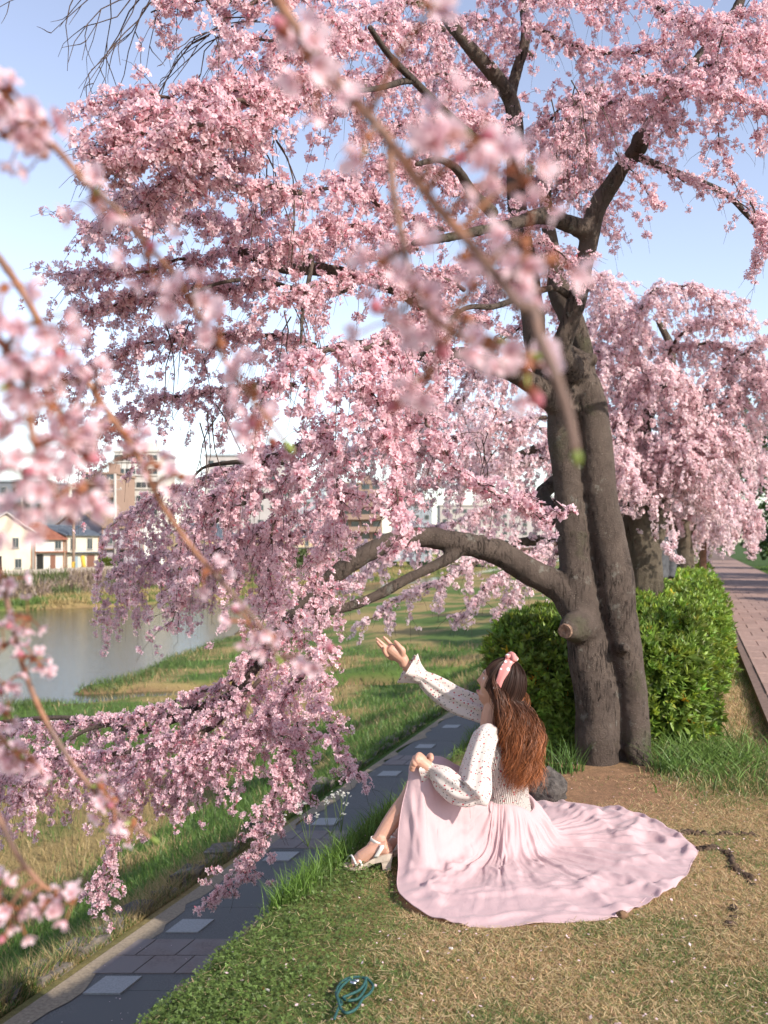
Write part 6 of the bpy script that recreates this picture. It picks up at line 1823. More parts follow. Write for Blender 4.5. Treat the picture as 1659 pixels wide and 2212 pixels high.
# ---- stump, roots, stones, cord and butts on the lawn
def lawn_things():
    wood = M['bark']
    def blob(name, c, rx, ry, rz, mat, label, cat, seed, group=None, flat=.25, sub=4):
        rng = np.random.default_rng(seed); b = MB()
        n1, n2 = 14, 22
        a = np.linspace(0.02, math.pi - .02, n1)[:, None]; p = np.linspace(0, 2 * math.pi, n2, endpoint=False)[None, :]
        D = np.stack([np.sin(a) * np.cos(p), np.sin(a) * np.sin(p), np.cos(a) * np.ones_like(p)], -1).reshape(-1, 3)
        k = np.array([1 + .28 * mnoise.fractal(Vector((d * 1.6 + seed).tolist()), 1, 2, 4) for d in D])
        V = D * k[:, None] * [rx, ry, rz] + c
        i = np.arange(n1 - 1)[:, None] * n2; j = np.arange(n2)[None, :]; j2 = (j + 1) % n2
        b.add(V, quads=np.stack([i + j, i + n2 + j, i + n2 + j2, i + j2], -1).reshape(-1, 4))
        return tag(b.build(name, mat, None, smooth=True), label, cat, group)
    g = P(549, 800, 5.0)
    blob("tree_stump", np.array([.85, 5.02, .045]), .105, .10, .105, mat_noise("old_stump", (.045, .038, .034), (.115, .10, .09), 30, .95, .9, .03), "rounded weathered grey stump behind the spread skirt", "stump", 5)
    clod = mat_noise("clod", (.10, .055, .03), (.20, .115, .065), 40, .95, .5, .01)
    blob("dirt_clod", P(622, 918, 3.43) * [1, 1, 0] + [0, 0, .012], .022, .018, .018, clod, "brown clod of earth by the hem of the skirt", "clod", 8)
    rt = mat_noise("exposed_root", (.05, .032, .022), (.13, .085, .055), 45, .95, .8, .02)
    def root(name, pts, r, label):
        b = MB(); rng = np.random.default_rng(3)
        pth = smooth_path(pts, 8); pth = pth + rng.normal(0, .006, pth.shape)
        rad = resample(r, len(pth)) * (1 + rng.normal(0, .22, len(pth)))
        b.tube(pth, rad, 9)
        tag(b.build(name, rt, None, smooth=True), label, "root", "surface roots in the lawn")
    gp = lambda x, y: P(x, y, FPX * CAM_H / (y - HOR))
    z = lambda x, y: gp(656 + x * .0795, 784 + y * .0795)
    root("surface_root", [z(420, 830), z(600, 850), z(750, 830), z(880, 880), z(950, 960), z(960, 1060), z(1060, 1130), z(1150, 1190), z(1200, 1300)], [.008, .022, .020, .020, .018, .020, .014, .016, .006], "dark crooked root breaking the turf right of the skirt")
    root("surface_root", [z(960, 1480), z(980, 1600), z(1040, 1680), z(950, 1780), z(880, 1860)], [.006, .013, .012, .014, .007], "short broken root in dry turf, in line with the crooked one")
    root("surface_root", [z(230, 640), z(420, 620), z(560, 640), z(800, 640), z(1100, 640), z(1300, 660)], [.02, .016, .014, .012, .014, .006], "reddish straight root along the shadow edge behind the skirt hem")
    # coiled dog lead
    lead = tag(empty("rope_lead", gp(353, 995)), "coiled dark green cord lead lying on the lawn", "cord")
    rope = mat_noise("green_cord", (.012, .05, .048), (.03, .10, .09), 220, .6, .4, .002)
    c = lambda x, y, h=0.0: gp(256 + x * .135, 912 + y * .135) + [0, 0, .022 + h]
    loop = [c(580, 850), c(610, 770), c(635, 730), c(600, 690), c(595, 640), c(620, 590), c(670, 550), c(740, 535), c(805, 545), c(808, 590, .006), c(770, 630), c(700, 665), c(645, 690), c(680, 712), c(750, 700), c(795, 650), c(815, 600), c(815, 560, .008), c(850, 575), c(868, 610), c(840, 660), c(790, 700), c(745, 770), c(680, 805), c(635, 785), c(612, 740, .008), c(600, 700, .008), c(608, 650), c(640, 600), c(690, 560), c(735, 565)]
    b = MB(); b.tube(smooth_path(loop, 6), .0042, 8); b.build("cord", rope, lead, smooth=True)
    mt = mat_plain("clasp_metal", (.5, .52, .55), .3, .5, 1.0)
    b = MB(); b.tube([c(700, 578), c(738, 584)], [.006, .006], 10); b.build("clasp", mt, lead, smooth=True)
    b = MB(); b.tube([c(735, 566), c(762, 564)], [.0055, .0055], 10); b.build("ferrule", mt, lead, smooth=True)
    # cigarette end and a white scrap
    cg = tag(empty("cigarette_butt", gp(266, 994)), "orange tipped cigarette end lying in the turf", "butt")
    p0, p1 = gp(262, 993) + [0, 0, .016], gp(265, 994.5) + [0, 0, .016]; p2 = gp(269, 996) + [0, 0, .016]
    b = MB(); b.tube([p0, p1], .0038, 8); b.build("filter", mat_plain("cork_filter", (.62, .20, .05), .7), cg, smooth=True)
    b = MB(); b.tube([p1, p2], .0037, 8); b.build("paper", mat_plain("butt_paper", (.72, .66, .58), .8), cg, smooth=True)
    blob("pebble", gp(451, 952) + [0, 0, .010], .008, .006, .006, mat_plain("pale_pebble", (.6, .58, .55), .7), "tiny white pebble on the lawn in front of the skirt", "pebble", 11)
    # stones in the broken lawn edge
    st = mat_noise("rubble_stone", (.09, .07, .055), (.20, .16, .13), 25, .9, .5, .02)
    rng = np.random.default_rng(31)
    for k, Yk in enumerate((2.95, 3.42, 3.95, 4.75)):
        blob("edge_rubble", U(EDGE - .03 + rng.uniform(-.02, .02), Yk, -.07), rng.uniform(.05, .07), rng.uniform(.06, .10), rng.uniform(.04, .06), st, ("rough stone in the lawn edge, first before the coiled cord", "rough stone in the lawn edge, level with the near hem of the skirt", "rough stone in the lawn edge beside the sandals", "rough stone in the lawn edge beyond the sandals")[k], "stone", 40 + k, "stones in the lawn edge")
    # small white-flowered weeds at the edge by the sandals
    gm = M['grass']
    for k, (px, py, Yk) in enumerate(((330, 838, 4.45), (341, 832, 4.5), (308, 846, 4.3))):
        base = U(EDGE + .02, Yk, -.02); base[0] = (px - 384) / FPX * Yk
        rng = np.random.default_rng(90 + k); b = MB()
        r0 = tag(empty("flowering_weed", base), ("tallest thin weed with tiny white flowers at the lawn edge near the sandals", "thin white-flowered weed close beside the tallest one at the lawn edge", "small white-flowered weed by itself on the lawn edge, away from the sandals")[k], "weed", "white flowered weeds")
        fl = MB()
        for j in range(5):
            top = base + np.array([rng.normal(0, .04), rng.normal(0, .03), rng.uniform(.10, .20)])
            b.tube(smooth_path([base, (base + top) / 2 + rng.normal(0, .01, 3), top], 4), np.linspace(.0014, .0008, 9), 4, False, col=(.14, .20, .05))
            for q_ in range(5):
                cpt = top + rng.normal(0, .006, 3); F = frames_from_axis(np.array([[rng.normal(0, .5), -.5, 1]]), rng)[0]
                v = np.array([[0, 0, 0], [.004, .0016, .001], [.006, 0, .001], [.004, -.0016, .001]])
                for a in range(4):
                    R = np.array([[math.cos(a * 1.57), -math.sin(a * 1.57), 0], [math.sin(a * 1.57), math.cos(a * 1.57), 0], [0, 0, 1]])
                    fl.add((v @ R.T) @ F.T + cpt, quads=[[0, 1, 2, 3]], col=(.75, .74, .66))
        b.build("stem", gm, r0, colors=True); fl.build("flower", gm, r0, colors=True)["kind"] = "stuff"
lawn_things()
# ------------------------------------------------------------------ far bank, houses, blocks, poles
DV = unit([TX, 1, 0]); NV = unit([1, -TX, 0])        # along the river, and towards us from the far bank
ZB = -2.72
def far_bank():
    w = MB()
    ys = np.linspace(60, 330, 80)
    u0 = -80.3
    A = [U(u0, y, -5.6) for y in ys]; B = [U(u0 - .5, y, -2.15) for y in ys]; C = [U(u0 - 1.0, y, -2.15) for y in ys]; D = [U(u0 - 1.0, y, -2.9) for y in ys]
    n = len(ys); q = []
    for i in range(n - 1):
        q += [[i, i + 1, n + i + 1, n + i], [n + i, n + i + 1, 2 * n + i + 1, 2 * n + i], [2 * n + i, 2 * n + i + 1, 3 * n + i + 1, 3 * n + i]]
    w.add(A + B + C + D, quads=q)
    m = mat_noise("river_wall", (.26, .22, .18), (.38, .33, .28), 2.2, .95, .3, .05)
    tag(w.build("river_wall", m), "grey concrete retaining wall along the far river bank below the houses", "wall")
    # dry scrub growing on and before the wall
    rng = np.random.default_rng(55)
    n = 42000
    Y = rng.uniform(62, 240, n); t = rng.random(n)
    u = -80.0 + t * 3.0 + rng.normal(0, .3, n); z = np.interp(t, [0, 1], [-2.5, -5.0]) + rng.normal(0, .25, n) - .9 * (fbm(Y, t * 4, 9, 57))
    pos = np.stack([u + TX * Y, Y, z], -1)
    v = np.array([[-.10, 0, -.3], [.10, 0, -.3], [.12, .12, 1.1]]) * .75
    def upr(n_): return frames_from_axis(rng.normal(0, .38, (n_, 3)) + [0, -.1, 1], rng)
    t3 = np.array([[0, 1, 2]])
    nz = fbm(Y, t * 12, 5, 58)
    c = np.where((nz > .58)[:, None], np.array([.13, .16, .06]), np.where((rng.random(n) < .4)[:, None], np.array([.36, .28, .18]), np.array([.27, .20, .165])))
    c = c * (1 + rng.normal(0, .22, (n, 1)))
    me = scatter_mesh("scrub", [(v, t3, None, np.ones((3, 3)))], pos, upr(n), rng.uniform(.5, 1.3, n), np.zeros(n, int), c)
    tag(link("bank_scrub", me, M['grass']), "dry purplish-brown scrub covering the far river wall", "scrub", None, "stuff")
    n = 26000
    Y = rng.uniform(62, 240, n); u = -76.5 + rng.random(n) * (far_shore(Y) + .5 + 76.5); z = height(u, Y) + .15
    k = z > -5.95; u, Y, z = u[k], Y[k], z[k]; n = len(u)
    nz = fbm(u, Y * .4, 3, 59)
    c = np.where((nz > .47)[:, None], np.array([.40, .30, .13]), np.array([.12, .19, .045])) * (1 + rng.normal(0, .2, (n, 1)))
    me = scatter_mesh("far_grass", [(v * .8, t3, None, np.ones((3, 3)))], np.stack([u + TX * Y, Y, z], -1), upr(n), rng.uniform(.5, 1.1, n), np.zeros(n, int), c)
    tag(link("far_bank_grass", me, M['grass']), "straw and green grass on the flat of the far bank", "grass", None, "stuff")
far_bank()

WALLC = {}
def wallmat(name, c):
    if name not in WALLC: WALLC[name] = mat_noise(name, tuple(x * .92 for x in c), tuple(min(1, x * 1.05) for x in c), .8, .85, .05, .02, spec=.2)
    return WALLC[name]
glass = mat_plain("window_glass", (.04, .055, .06), .12, .6)
framem = mat_plain("window_frame", (.28, .26, .24), .5)
doorm = mat_plain("door_brown", (.19, .09, .06), .6)
darkm = mat_plain("dark_opening", (.012, .011, .010), .9)
tile_br = mat_noise("roof_brown", (.17, .115, .08), (.28, .19, .13), 2.5, .85, .4, .05)
tile_gr = mat_noise("roof_slate", (.07, .085, .11), (.13, .15, .18), 2.5, .7, .4, .05)
tile_rd = mat_noise("roof_rust", (.20, .075, .05), (.31, .13, .085), 2.5, .85, .4, .05)
AX = np.array([DV, NV, [0, 0, 1]])
def slab_quads(V): return V
def house(name, label, Ya, Yb, depth, eave, ridge, wall, roof, wins, doors, gable=False, base=ZB, u=-87.0, extra=None, lower=None):
    c0 = U(u, Ya, base)
    Lg = (Yb - Ya) / DV[1]
    root = tag(empty(name, c0 + DV * Lg / 2), label, "house", "houses on the far river bank")
    def pt(a, b, z): return c0 + DV * a - NV * b + np.array([0, 0, z])     # a along, b inwards
    b = MB()
    F = [pt(0, 0, -1), pt(Lg, 0, -1), pt(Lg, depth, -1), pt(0, depth, -1), pt(0, 0, eave), pt(Lg, 0, eave), pt(Lg, depth, eave), pt(0, depth, eave)]
    q = [[0, 1, 5, 4], [1, 2, 6, 5], [2, 3, 7, 6], [3, 0, 4, 7]]
    t = []
    if gable:
        F += [pt(Lg / 2, 0, ridge), pt(Lg / 2, depth, ridge)]; t = [[4, 5, 8], [6, 7, 9]]
    else:
        F += [pt(0, depth / 2, ridge), pt(Lg, depth / 2, ridge)]; t = [[7, 4, 8], [5, 6, 9]]
    b.add(F, quads=q, tris=t); b.build("wall", wall, root)
    r = MB(); o = .45; th = .18
    sl = (ridge - eave)
    if gable:
        e = o * sl / (Lg / 2)
        for s0, s1 in ((-o, Lg / 2), (Lg + o, Lg / 2)):
            V = [pt(s0, -o, eave - e + .05), pt(s0, depth + o, eave - e + .05), pt(s1, depth + o, ridge + .06), pt(s1, -o, ridge + .06)]
            V += [v + [0, 0, th] for v in V]
            r.add(V, quads=[[0, 1, 2, 3], [4, 7, 6, 5], [0, 3, 7, 4], [1, 5, 6, 2], [0, 4, 5, 1], [3, 2, 6, 7]])
    else:
        e = o * sl / (depth / 2)
        for s0, s1 in ((-o, depth / 2), (depth + o, depth / 2)):
            V = [pt(-o, s0, eave - e + .05), pt(Lg + o, s0, eave - e + .05), pt(Lg + o, s1, ridge + .06), pt(-o, s1, ridge + .06)]
            V += [v + [0, 0, th] for v in V]
            r.add(V, quads=[[0, 1, 2, 3], [4, 7, 6, 5], [0, 3, 7, 4], [1, 5, 6, 2], [0, 4, 5, 1], [3, 2, 6, 7]])
    ro = r.build("roof", roof, root)
    # rolled tile courses down the river-facing slope
    if not gable:
        rb = MB()
        for a in np.arange(-o + .2, Lg + o, .42):
            p0, p1 = pt(a, -o, eave - e + .05 + th + .02), pt(a, depth / 2, ridge + .06 + th + .02)
            rb.tube([p0, p1], .07, 5)
        rb.build("tile_rolls", roof, ro)["kind"] = "stuff"
        rr = MB(); rr.tube([pt(-o, depth / 2, ridge + .28), pt(Lg + o, depth / 2, ridge + .28)], .14, 6); rr.build("ridge_cap", roof, ro)
    def opening(nm, a, z, w, h, mat, proud, par, fr=True):
        m = MB(); m.box(pt(a, -proud, z + h / 2), (w, .10, h), AX); o_ = m.build(nm, framem if fr else mat, par)
        if fr:
            p_ = MB()
            for s_ in (-1, 1): p_.box(pt(a + s_ * w / 4, -proud - .06, z + h / 2), (w / 2 - .14, .04, h - .16), AX)
            p_.build("pane", mat, o_)
            sl_ = MB(); sl_.box(pt(a, -proud - .05, z - .06), (w + .2, .16, .09), AX); sl_.build("sill", framem, o_)
    for (a, z, w, h) in wins: opening("window", a * Lg, z, w, h, glass, .03, root)
    for (a, z, w, h, mt) in doors: opening("door", a * Lg, z, w, h, mt, .04, root, False)
    if lower:                       # mid-height ledge / awning
        m = MB(); m.box(pt(Lg / 2, -.35, lower), (Lg * .98, .8, .14), AX); m.build("awning", roof, root)
    for a in (.05, Lg - .05):
        g = MB(); g.tube([pt(a, -.08, -.9), pt(a, -.08, eave - .1)], .06, 6)
        g.build("downpipe", wallmat("pipe", (.35, .16, .09)), root)
    if extra: extra(pt, root, Lg)
cream = wallmat("wall_cream", (.56, .50, .40)); white = wallmat("wall_white", (.54, .51, .47)); mauve = wallmat("wall_mauve", (.27, .235, .26)); ochre = wallmat("wall_ochre", (.44, .33, .21)); beige = wallmat("wall_beige", (.44, .395, .36))
house("house", "cream gabled house with white barge boards at the upstream end of the far bank", 116, 126.0, 8, 5.2, 7.6, cream, white, [(.3, 3.2, 1.5, 1.3), (.7, 3.2, 1.2, 1.3), (.75, .6, 1.2, 1.2)], [(.4, 0, 1.1, 2.2, darkm)], gable=True)
house("house", "white house with rust-red roof and brown door between two cream houses", 126.6, 132.4, 8, 4.4, 6.4, white, tile_rd, [(.8, 3.0, 1.3, 1.1)], [(.18, 0, 1.3, 2.3, darkm), (.62, 0, 1.0, 2.2, doorm)], lower=2.6)
house("house", "cream two-storey house under a slate roof with tall paired windows", 132.8, 140.2, 7, 4.9, 6.0, cream, tile_gr, [(.22, 2.9, 1.2, 1.6), (.72, 2.9, 1.2, 1.6)], [(.3, 0, .9, 1.9, wallmat("door_blue", (.25, .32, .36))), (.75, 0, 1.7, 2.1, doorm)], lower=2.45)
house("house", "mauve-grey house with brown tiled roof and dark garage opening", 141, 150.5, 8, 6.2, 8.8, mauve, tile_br, [(.18, 3.6, 1.7, 1.6), (.66, 3.6, 1.9, 1.6)], [(.42, 0, 2.6, 2.6, darkm)], lower=2.9)
house("house", "white gabled house standing behind the tall grey utility pole", 151.5, 158, 8, 5.0, 7.4, white, white, [(.3, 3.0, 1.4, 1.3), (.7, 3.0, 1.4, 1.3)], [(.5, 0, 1.0, 2.1, doorm)], gable=True)
house("house", "ochre house with dark tiled roof half hidden by hanging blossom", 172, 184, 9, 4.6, 7.0, ochre, tile_gr, [(.25, 2.6, 2.0, 1.4), (.7, 2.6, 2.0, 1.4)], [(.5, 0, 1.6, 2.1, doorm)], lower=2.4)
house("house", "yellowish house with grey roof behind the middle of the low limb", 205, 220, 9, 5.0, 7.6, ochre, tile_gr, [(.25, 3.0, 2.2, 1.5), (.7, 3.0, 2.2, 1.5)], [(.4, 0, 1.6, 2.2, doorm)], lower=2.6)
house("house", "pale house with bluish gable seen past the sawn-off stub", 232, 243, 9, 6.5, 9.6, beige, tile_gr, [(.3, 4.0, 1.8, 1.5), (.7, 4.0, 1.8, 1.5)], [(.5, 0, 1.4, 2.1, doorm)], gable=True)
house("house", "long low beige building downstream, far past the trunk", 255, 300, 9, 4.6, 6.0, beige, tile_gr, [(.2, 2.4, 2.4, 1.4), (.5, 2.4, 2.4, 1.4), (.8, 2.4, 2.4, 1.4)], [(.65, 0, 4.0, 2.2, darkm)])

def block(name, label, px0, px1, ytop, Y, depth, wall, floors, kind, trim, base=ZB, cols=6):
    """a bigger building, facade towards the river"""
    x0, x1 = (px0 - 384) / FPX * Y, (px1 - 384) / FPX * Y
    zt = CAM_H - (ytop - HOR) / FPX * Y
    w = x1 - x0
    root = tag(empty(name, ((x0 + x1) / 2, Y, base)), label, "building", "blocks behind the riverside houses")
    b = MB(); b.box(((x0 + x1) / 2, Y + depth / 2, (zt + base) / 2 - .5), (w, depth, zt - base + 1)); b.build("wall", wall, root)
    p = MB(); p.box(((x0 + x1) / 2, Y + depth / 2, zt + .2), (w + .5, depth + .5, .4)); p.build("parapet", trim, root)
    fh = (zt - base) / floors
    for k in range(floors):
        z = base + fh * (k + .5)
        if kind == 'balcony':
            m = MB(); m.box(((x0 + x1) / 2, Y - .9, z - fh * .18), (w + .2, 1.8, fh * .42)); m.build("balcony", trim, root)
            for c in range(cols):
                m = MB(); m.box((x0 + w * (c + .5) / cols, Y - .06, z + fh * .22), (w / cols * .7, .14, fh * .5)); m.build("window", glass, root)
        elif kind == 'band':
            for c in range(cols):
                m = MB(); m.box((x0 + w * (c + .5) / cols, Y - .05, z + fh * .08), (w / cols * .86, .14, fh * .38)); o_ = m.build("window", glass, root)
                f_ = MB(); f_.box((x0 + w * (c + .5) / cols, Y - .13, z + fh * .08), (.12, .06, fh * .38)); f_.build("mullion", framem, o_)
            m = MB(); m.box(((x0 + x1) / 2, Y - .16, z - fh * .2), (w + .1, .3, fh * .1)); m.build("ledge", trim, root)
        else:
            for c in range(cols):
                m = MB(); m.box((x0 + w * (c + .5) / cols, Y - .05, z), (w / cols * .45, .12, fh * .42)); o_ = m.build("window", framem, root)
                g_ = MB(); g_.box((x0 + w * (c + .5) / cols, Y - .12, z), (w / cols * .38, .06, fh * .35)); g_.build("pane", glass, o_)
    r = MB(); r.box((x0 + w * .7, Y + depth * .4, zt + 1.3), (w * .2, depth * .3, 2.2)); r.build("roof_house", wall, root)
grey = wallmat("wall_grey", (.17, .18, .20)); brown = wallmat("wall_brown", (.30, .205, .16)); paleb = wallmat("wall_pale", (.44, .40, .385)); blueg = wallmat("wall_bluegrey", (.31, .34, .37))
block("apartment_block", "dark grey apartment block with glass-railed roof behind the cream houses", -25, 46, 482, 175, 12, grey, 5, 'punch', blueg, cols=6)
block("apartment_block", "lower slate-grey block filling the gap behind the rust-red roof", 44, 82, 500, 190, 12, grey, 5, 'punch', grey, cols=4)
block("apartment_block", "brown apartment block with stacked balconies behind the mauve-grey house", 84, 116, 474, 185, 14, brown, 7, 'balcony', brown, cols=3)
block("apartment_block", "white office block with dark window bands next to the brown balconies", 114, 158, 452, 200, 16, white, 8, 'band', white, cols=4)
block("apartment_block", "broad pinkish-beige block with few windows behind the drooping branches", 205, 292, 456, 210, 18, paleb, 7, 'punch', blueg, cols=7)
block("apartment_block", "grey-blue block low behind the middle of the blossom", 296, 330, 498, 220, 12, blueg, 5, 'punch', blueg, cols=4)
block("apartment_block", "brown block with balconies behind the ochre house", 328, 382, 484, 230, 14, brown, 6, 'balcony', brown, cols=5)
block("apartment_block", "pale grey-blue block past the low limb, in line with the raised arm", 392, 432, 500, 240, 12, blueg, 5, 'punch', white, cols=4)
block("apartment_block", "beige block seen between the low limb and the sawn-off stub", 440, 500, 506, 260, 14, beige, 5, 'punch', beige, cols=6)
block("apartment_block", "pale block farthest downstream, against the twin trunk", 500, 560, 512, 290, 14, paleb, 5, 'punch', paleb, cols=6)

def pole(label, px, ytop, ybot, Y, r, mat, base_mat=None, arms=2):
    x = (px - 384) / FPX * Y; zt = CAM_H - (ytop - HOR) / FPX * Y
    zb = ZB - .6
    root = tag(empty("utility_pole", (x, Y, zb)), label, "pole", "utility poles on the far bank")
    b = MB(); b.tube([[x, Y, zb], [x, Y, zt]], [r, r * .75], 10); b.build("shaft", mat, root, smooth=True)
    for k in range(arms):
        b = MB(); b.box((x, Y, zt - .8 - k * 1.4), (2.0, .12, .12)); a = b.build("crossarm", mat, root)
        for s in (-.8, .8):
            b = MB(); b.tube([[x + s, Y, zt - .74 - k * 1.4], [x + s, Y, zt - .5 - k * 1.4]], .07, 6); b.build("insulator", white, a)
    if base_mat:
        b = MB(); b.tube([[x, Y - .01, zb], [x, Y - .01, ZB + 1.2]], r * 1.1, 10); b.build("guard", base_mat, root)
    return x, zt
conc = wallmat("concrete_pole", (.40, .36, .33)); woodp = wallmat("wood_pole", (.24, .17, .13)); yel = wallmat("yellow_guard", (.55, .36, .06))
x1, z1 = pole("tall grey concrete utility pole in front of the mauve-grey house", 115, 474, 570, 138, .26, conc)
x2, z2 = pole("brown utility pole with a yellow guard before the cream slate-roofed house", 73.5, 514, 572, 132, .22, woodp, yel, 1)
x3, z3_ = pole("slim grey pole rising behind the rust-red roof", 22, 486, 540, 150, .2, conc, None, 1)
for k, (a, b_) in enumerate(((0, 0), (-1.2, -1.0), (-.5, .6))):
    pts = [np.array([x1, 138, z1 - .8 + a]), None, np.array([x2, 132, z2 - .8 + b_ * .5])]
    pts[1] = (pts[0] + pts[2]) / 2 - [0, 0, 1.2]
    m = MB(); m.tube(smooth_path(pts, 8), .03, 4, False)
    tag(m.build("overhead_wire", darkm), ("uppermost sagging wire between the tall grey pole and the brown pole", "lowest sagging wire between the tall grey pole and the brown pole", "middle sagging wire between the tall grey pole and the brown pole")[k], "wire", "wires between the poles")
gd = MB(); gd.tube([P(82.5, 556, 131), P(84.6, 572, 131)], [.28, .28], 8); tag(gd.build("guy_guard", yel, None, True), "leaning yellow guy-wire guard beside the brown pole", "guard")

def bush(name, label, c, r, n, L, col, seed, cat="shrub", group=None, squash=.8, trunk=False, jit=.2, lumps=9):
    rng = np.random.default_rng(seed)
    root = tag(empty(name, (c[0], c[1], c[2] - r * squash)), label, cat, group)
    lp = rng.normal(size=(lumps, 3)); lp /= np.linalg.norm(lp, axis=1)[:, None]; lp *= r * .55 * rng.random((lumps, 1)) ** .4; lp[:, 2] *= squash
    lr = r * rng.uniform(.35, .6, lumps)
    i = rng.integers(0, lumps, n)
    d = rng.normal(size=(n, 3)); d /= np.linalg.norm(d, axis=1)[:, None]
    pos = c + lp[i] + d * (lr[i] * rng.uniform(.6, 1.05, n) ** .5)[:, None] * [1, 1, squash]
    v = np.array([[0, 0, 0], [.5, .28, .05], [1, 0, -.1], [.5, -.28, .05]]) * L
    q = np.array([[0, 1, 2, 3]])
    tint = np.asarray(col) * (1 + rng.normal(0, jit, (n, 1))) * (.85 + .3 * (rng.random(lumps)[i])[:, None])
    me = scatter_mesh("foliage", [(v, None, q, np.ones((4, 3)))], pos, frames_from_axis(d + rng.normal(0, .7, d.shape), rng)[:, :, [2, 0, 1]], rng.uniform(.6, 1.3, n), np.zeros(n, int), tint)
    o = link("foliage" if not trunk else "crown", me, M['leaf'], root); o["kind"] = "stuff"
    b = MB()
    base = np.array([c[0], c[1], c[2] - r * squash - .1])
    for k in range(7 if not trunk else 0):
        e = c + lp[k % lumps]
        b.tube(smooth_path([base + rng.normal(0, .05 * r, 3) * [1, 1, 0], (base + e) / 2 + rng.normal(0, .05 * r, 3), e], 4), np.linspace(.03 * r, .008 * r, 9), 5, False)
    if b.n: b.build("stems", M['twig'], root)["kind"] = "stuff"
    return root, c + lp
xg = (106 - 384) / FPX * 136
bush("garden_shrub", "yellow-green garden shrub beside the dark garage opening", np.array([xg, 136.5, ZB + 1.0]), 1.4, 500, .5, (.16, .22, .03), 5)
for k, (px, Y, r, lab) in enumerate(((300, 150, 2.0, "green garden bush under the ochre house"), (262, 160, 1.6, "round green bush by the wall left of the ochre house"), (345, 190, 2.4, "olive bush on the far bank right of the ochre house"))):
    bush("garden_shrub", lab, np.array([(px - 384) / FPX * Y, Y, ZB + r * .7]), r, 500, .6, (.10, .14, .04), 60 + k)
# parked car on the far road, glimpsed under the trees downstream
def car():
    Y = 205; c = np.array([(537 - 384) / FPX * Y, Y, CAM_H - (574 - HOR) / FPX * Y - .9])
    root = tag(empty("parked_car", c), "dark parked car glimpsed on the far bank left of the trunk", "car")
    b = MB(); prof = [(-2.1, .35), (-2.1, .8), (-1.3, .95), (-.7, 1.45), (.8, 1.45), (1.4, .95), (2.1, .85), (2.1, .35)]
    A = [c + [x, -.8, z] for x, z in prof]; B_ = [c + [x, .8, z] for x, z in prof]; n = len(prof)
    b.add(A + B_, quads=[[i, (i + 1) % n, n + (i + 1) % n, n + i] for i in range(n)] + [[0, 7, 6, 1], [1, 6, 5, 2], [2, 5, 4, 3], [8, 9, 14, 15], [9, 10, 13, 14], [10, 11, 12, 13]])
    b.build("body", mat_plain("car_paint", (.05, .055, .06), .3, .6), root)
    for x in (-1.3, 1.3):
        for y in (-.8, .8):
            w = MB(); w.tube([c + [x, y - .1, .33], c + [x, y + .1, .33]], .33, 14); w.build("wheel", darkm, root)
    w = MB(); w.box(c + [0.05, -.81, 1.18], (1.3, .03, .34)); w.build("side_window", glass, root)
car()

# ------------------------------------------------------------------ right of the brick path: shrubs, trees, posts
G1, G2, G3 = (.055, .10, .022), (.09, .15, .03), (.04, .075, .028)
rows = [(3.7, 14.0, .85, G2, "light green leafy shrub leaning over the grass right of the brick path"), (4.6, 16.5, 1.0, G1, "dark rounded shrub next to the light green leafy one"), (3.9, 19.5, .9, G1, "dense dark shrub beside the short wooden post"), (4.2, 23.5, 1.2, G2, "bright bushy shrub past the short wooden post"),
        (4.0, 28.5, 1.3, G1, "tall dark shrub along the curve of the brick path"), (4.2, 35, 1.6, G3, "bluish green shrub mass near the end of the path"), (4.0, 44, 1.9, G1, "round evergreen shrub at the far end of the path"), (6.3, 19, 1.5, G3, "deep green shrub in the second row back"), (6.8, 25, 1.9, G2, "yellowish tall shrub in the second row back"), (6.6, 33, 2.3, G1, "large evergreen shrub in the second row back")]
for k, (u, Y, r, col, lab) in enumerate(rows):
    c = U(u, Y, 0); c[2] = .25 + r * .78
    bush("path_shrub", lab, c, r, 3600 if Y < 24 else 2400, .10 + .004 * Y, col, 200 + k, squash=.85, lumps=14, group="shrubs right of the brick path")
# grass verge on that side
def verge2(rng, n):
    u = rng.uniform(2.9, 4.4, n); Y = 1 / rng.uniform(1 / 50, 1 / 11, n); return u, Y
lay("far_verge_grass", ((7000, verge2, (.05, .12), lambda r, u, Y: .002 + .0004 * Y, lambda r, u, Y: np.array([.12, .20, .035]) * (1 + r.normal(0, .2, (len(u), 1))), 91), dict(lean=.8, segs=1)), "sunlit grass strip along the right side of the brick path")

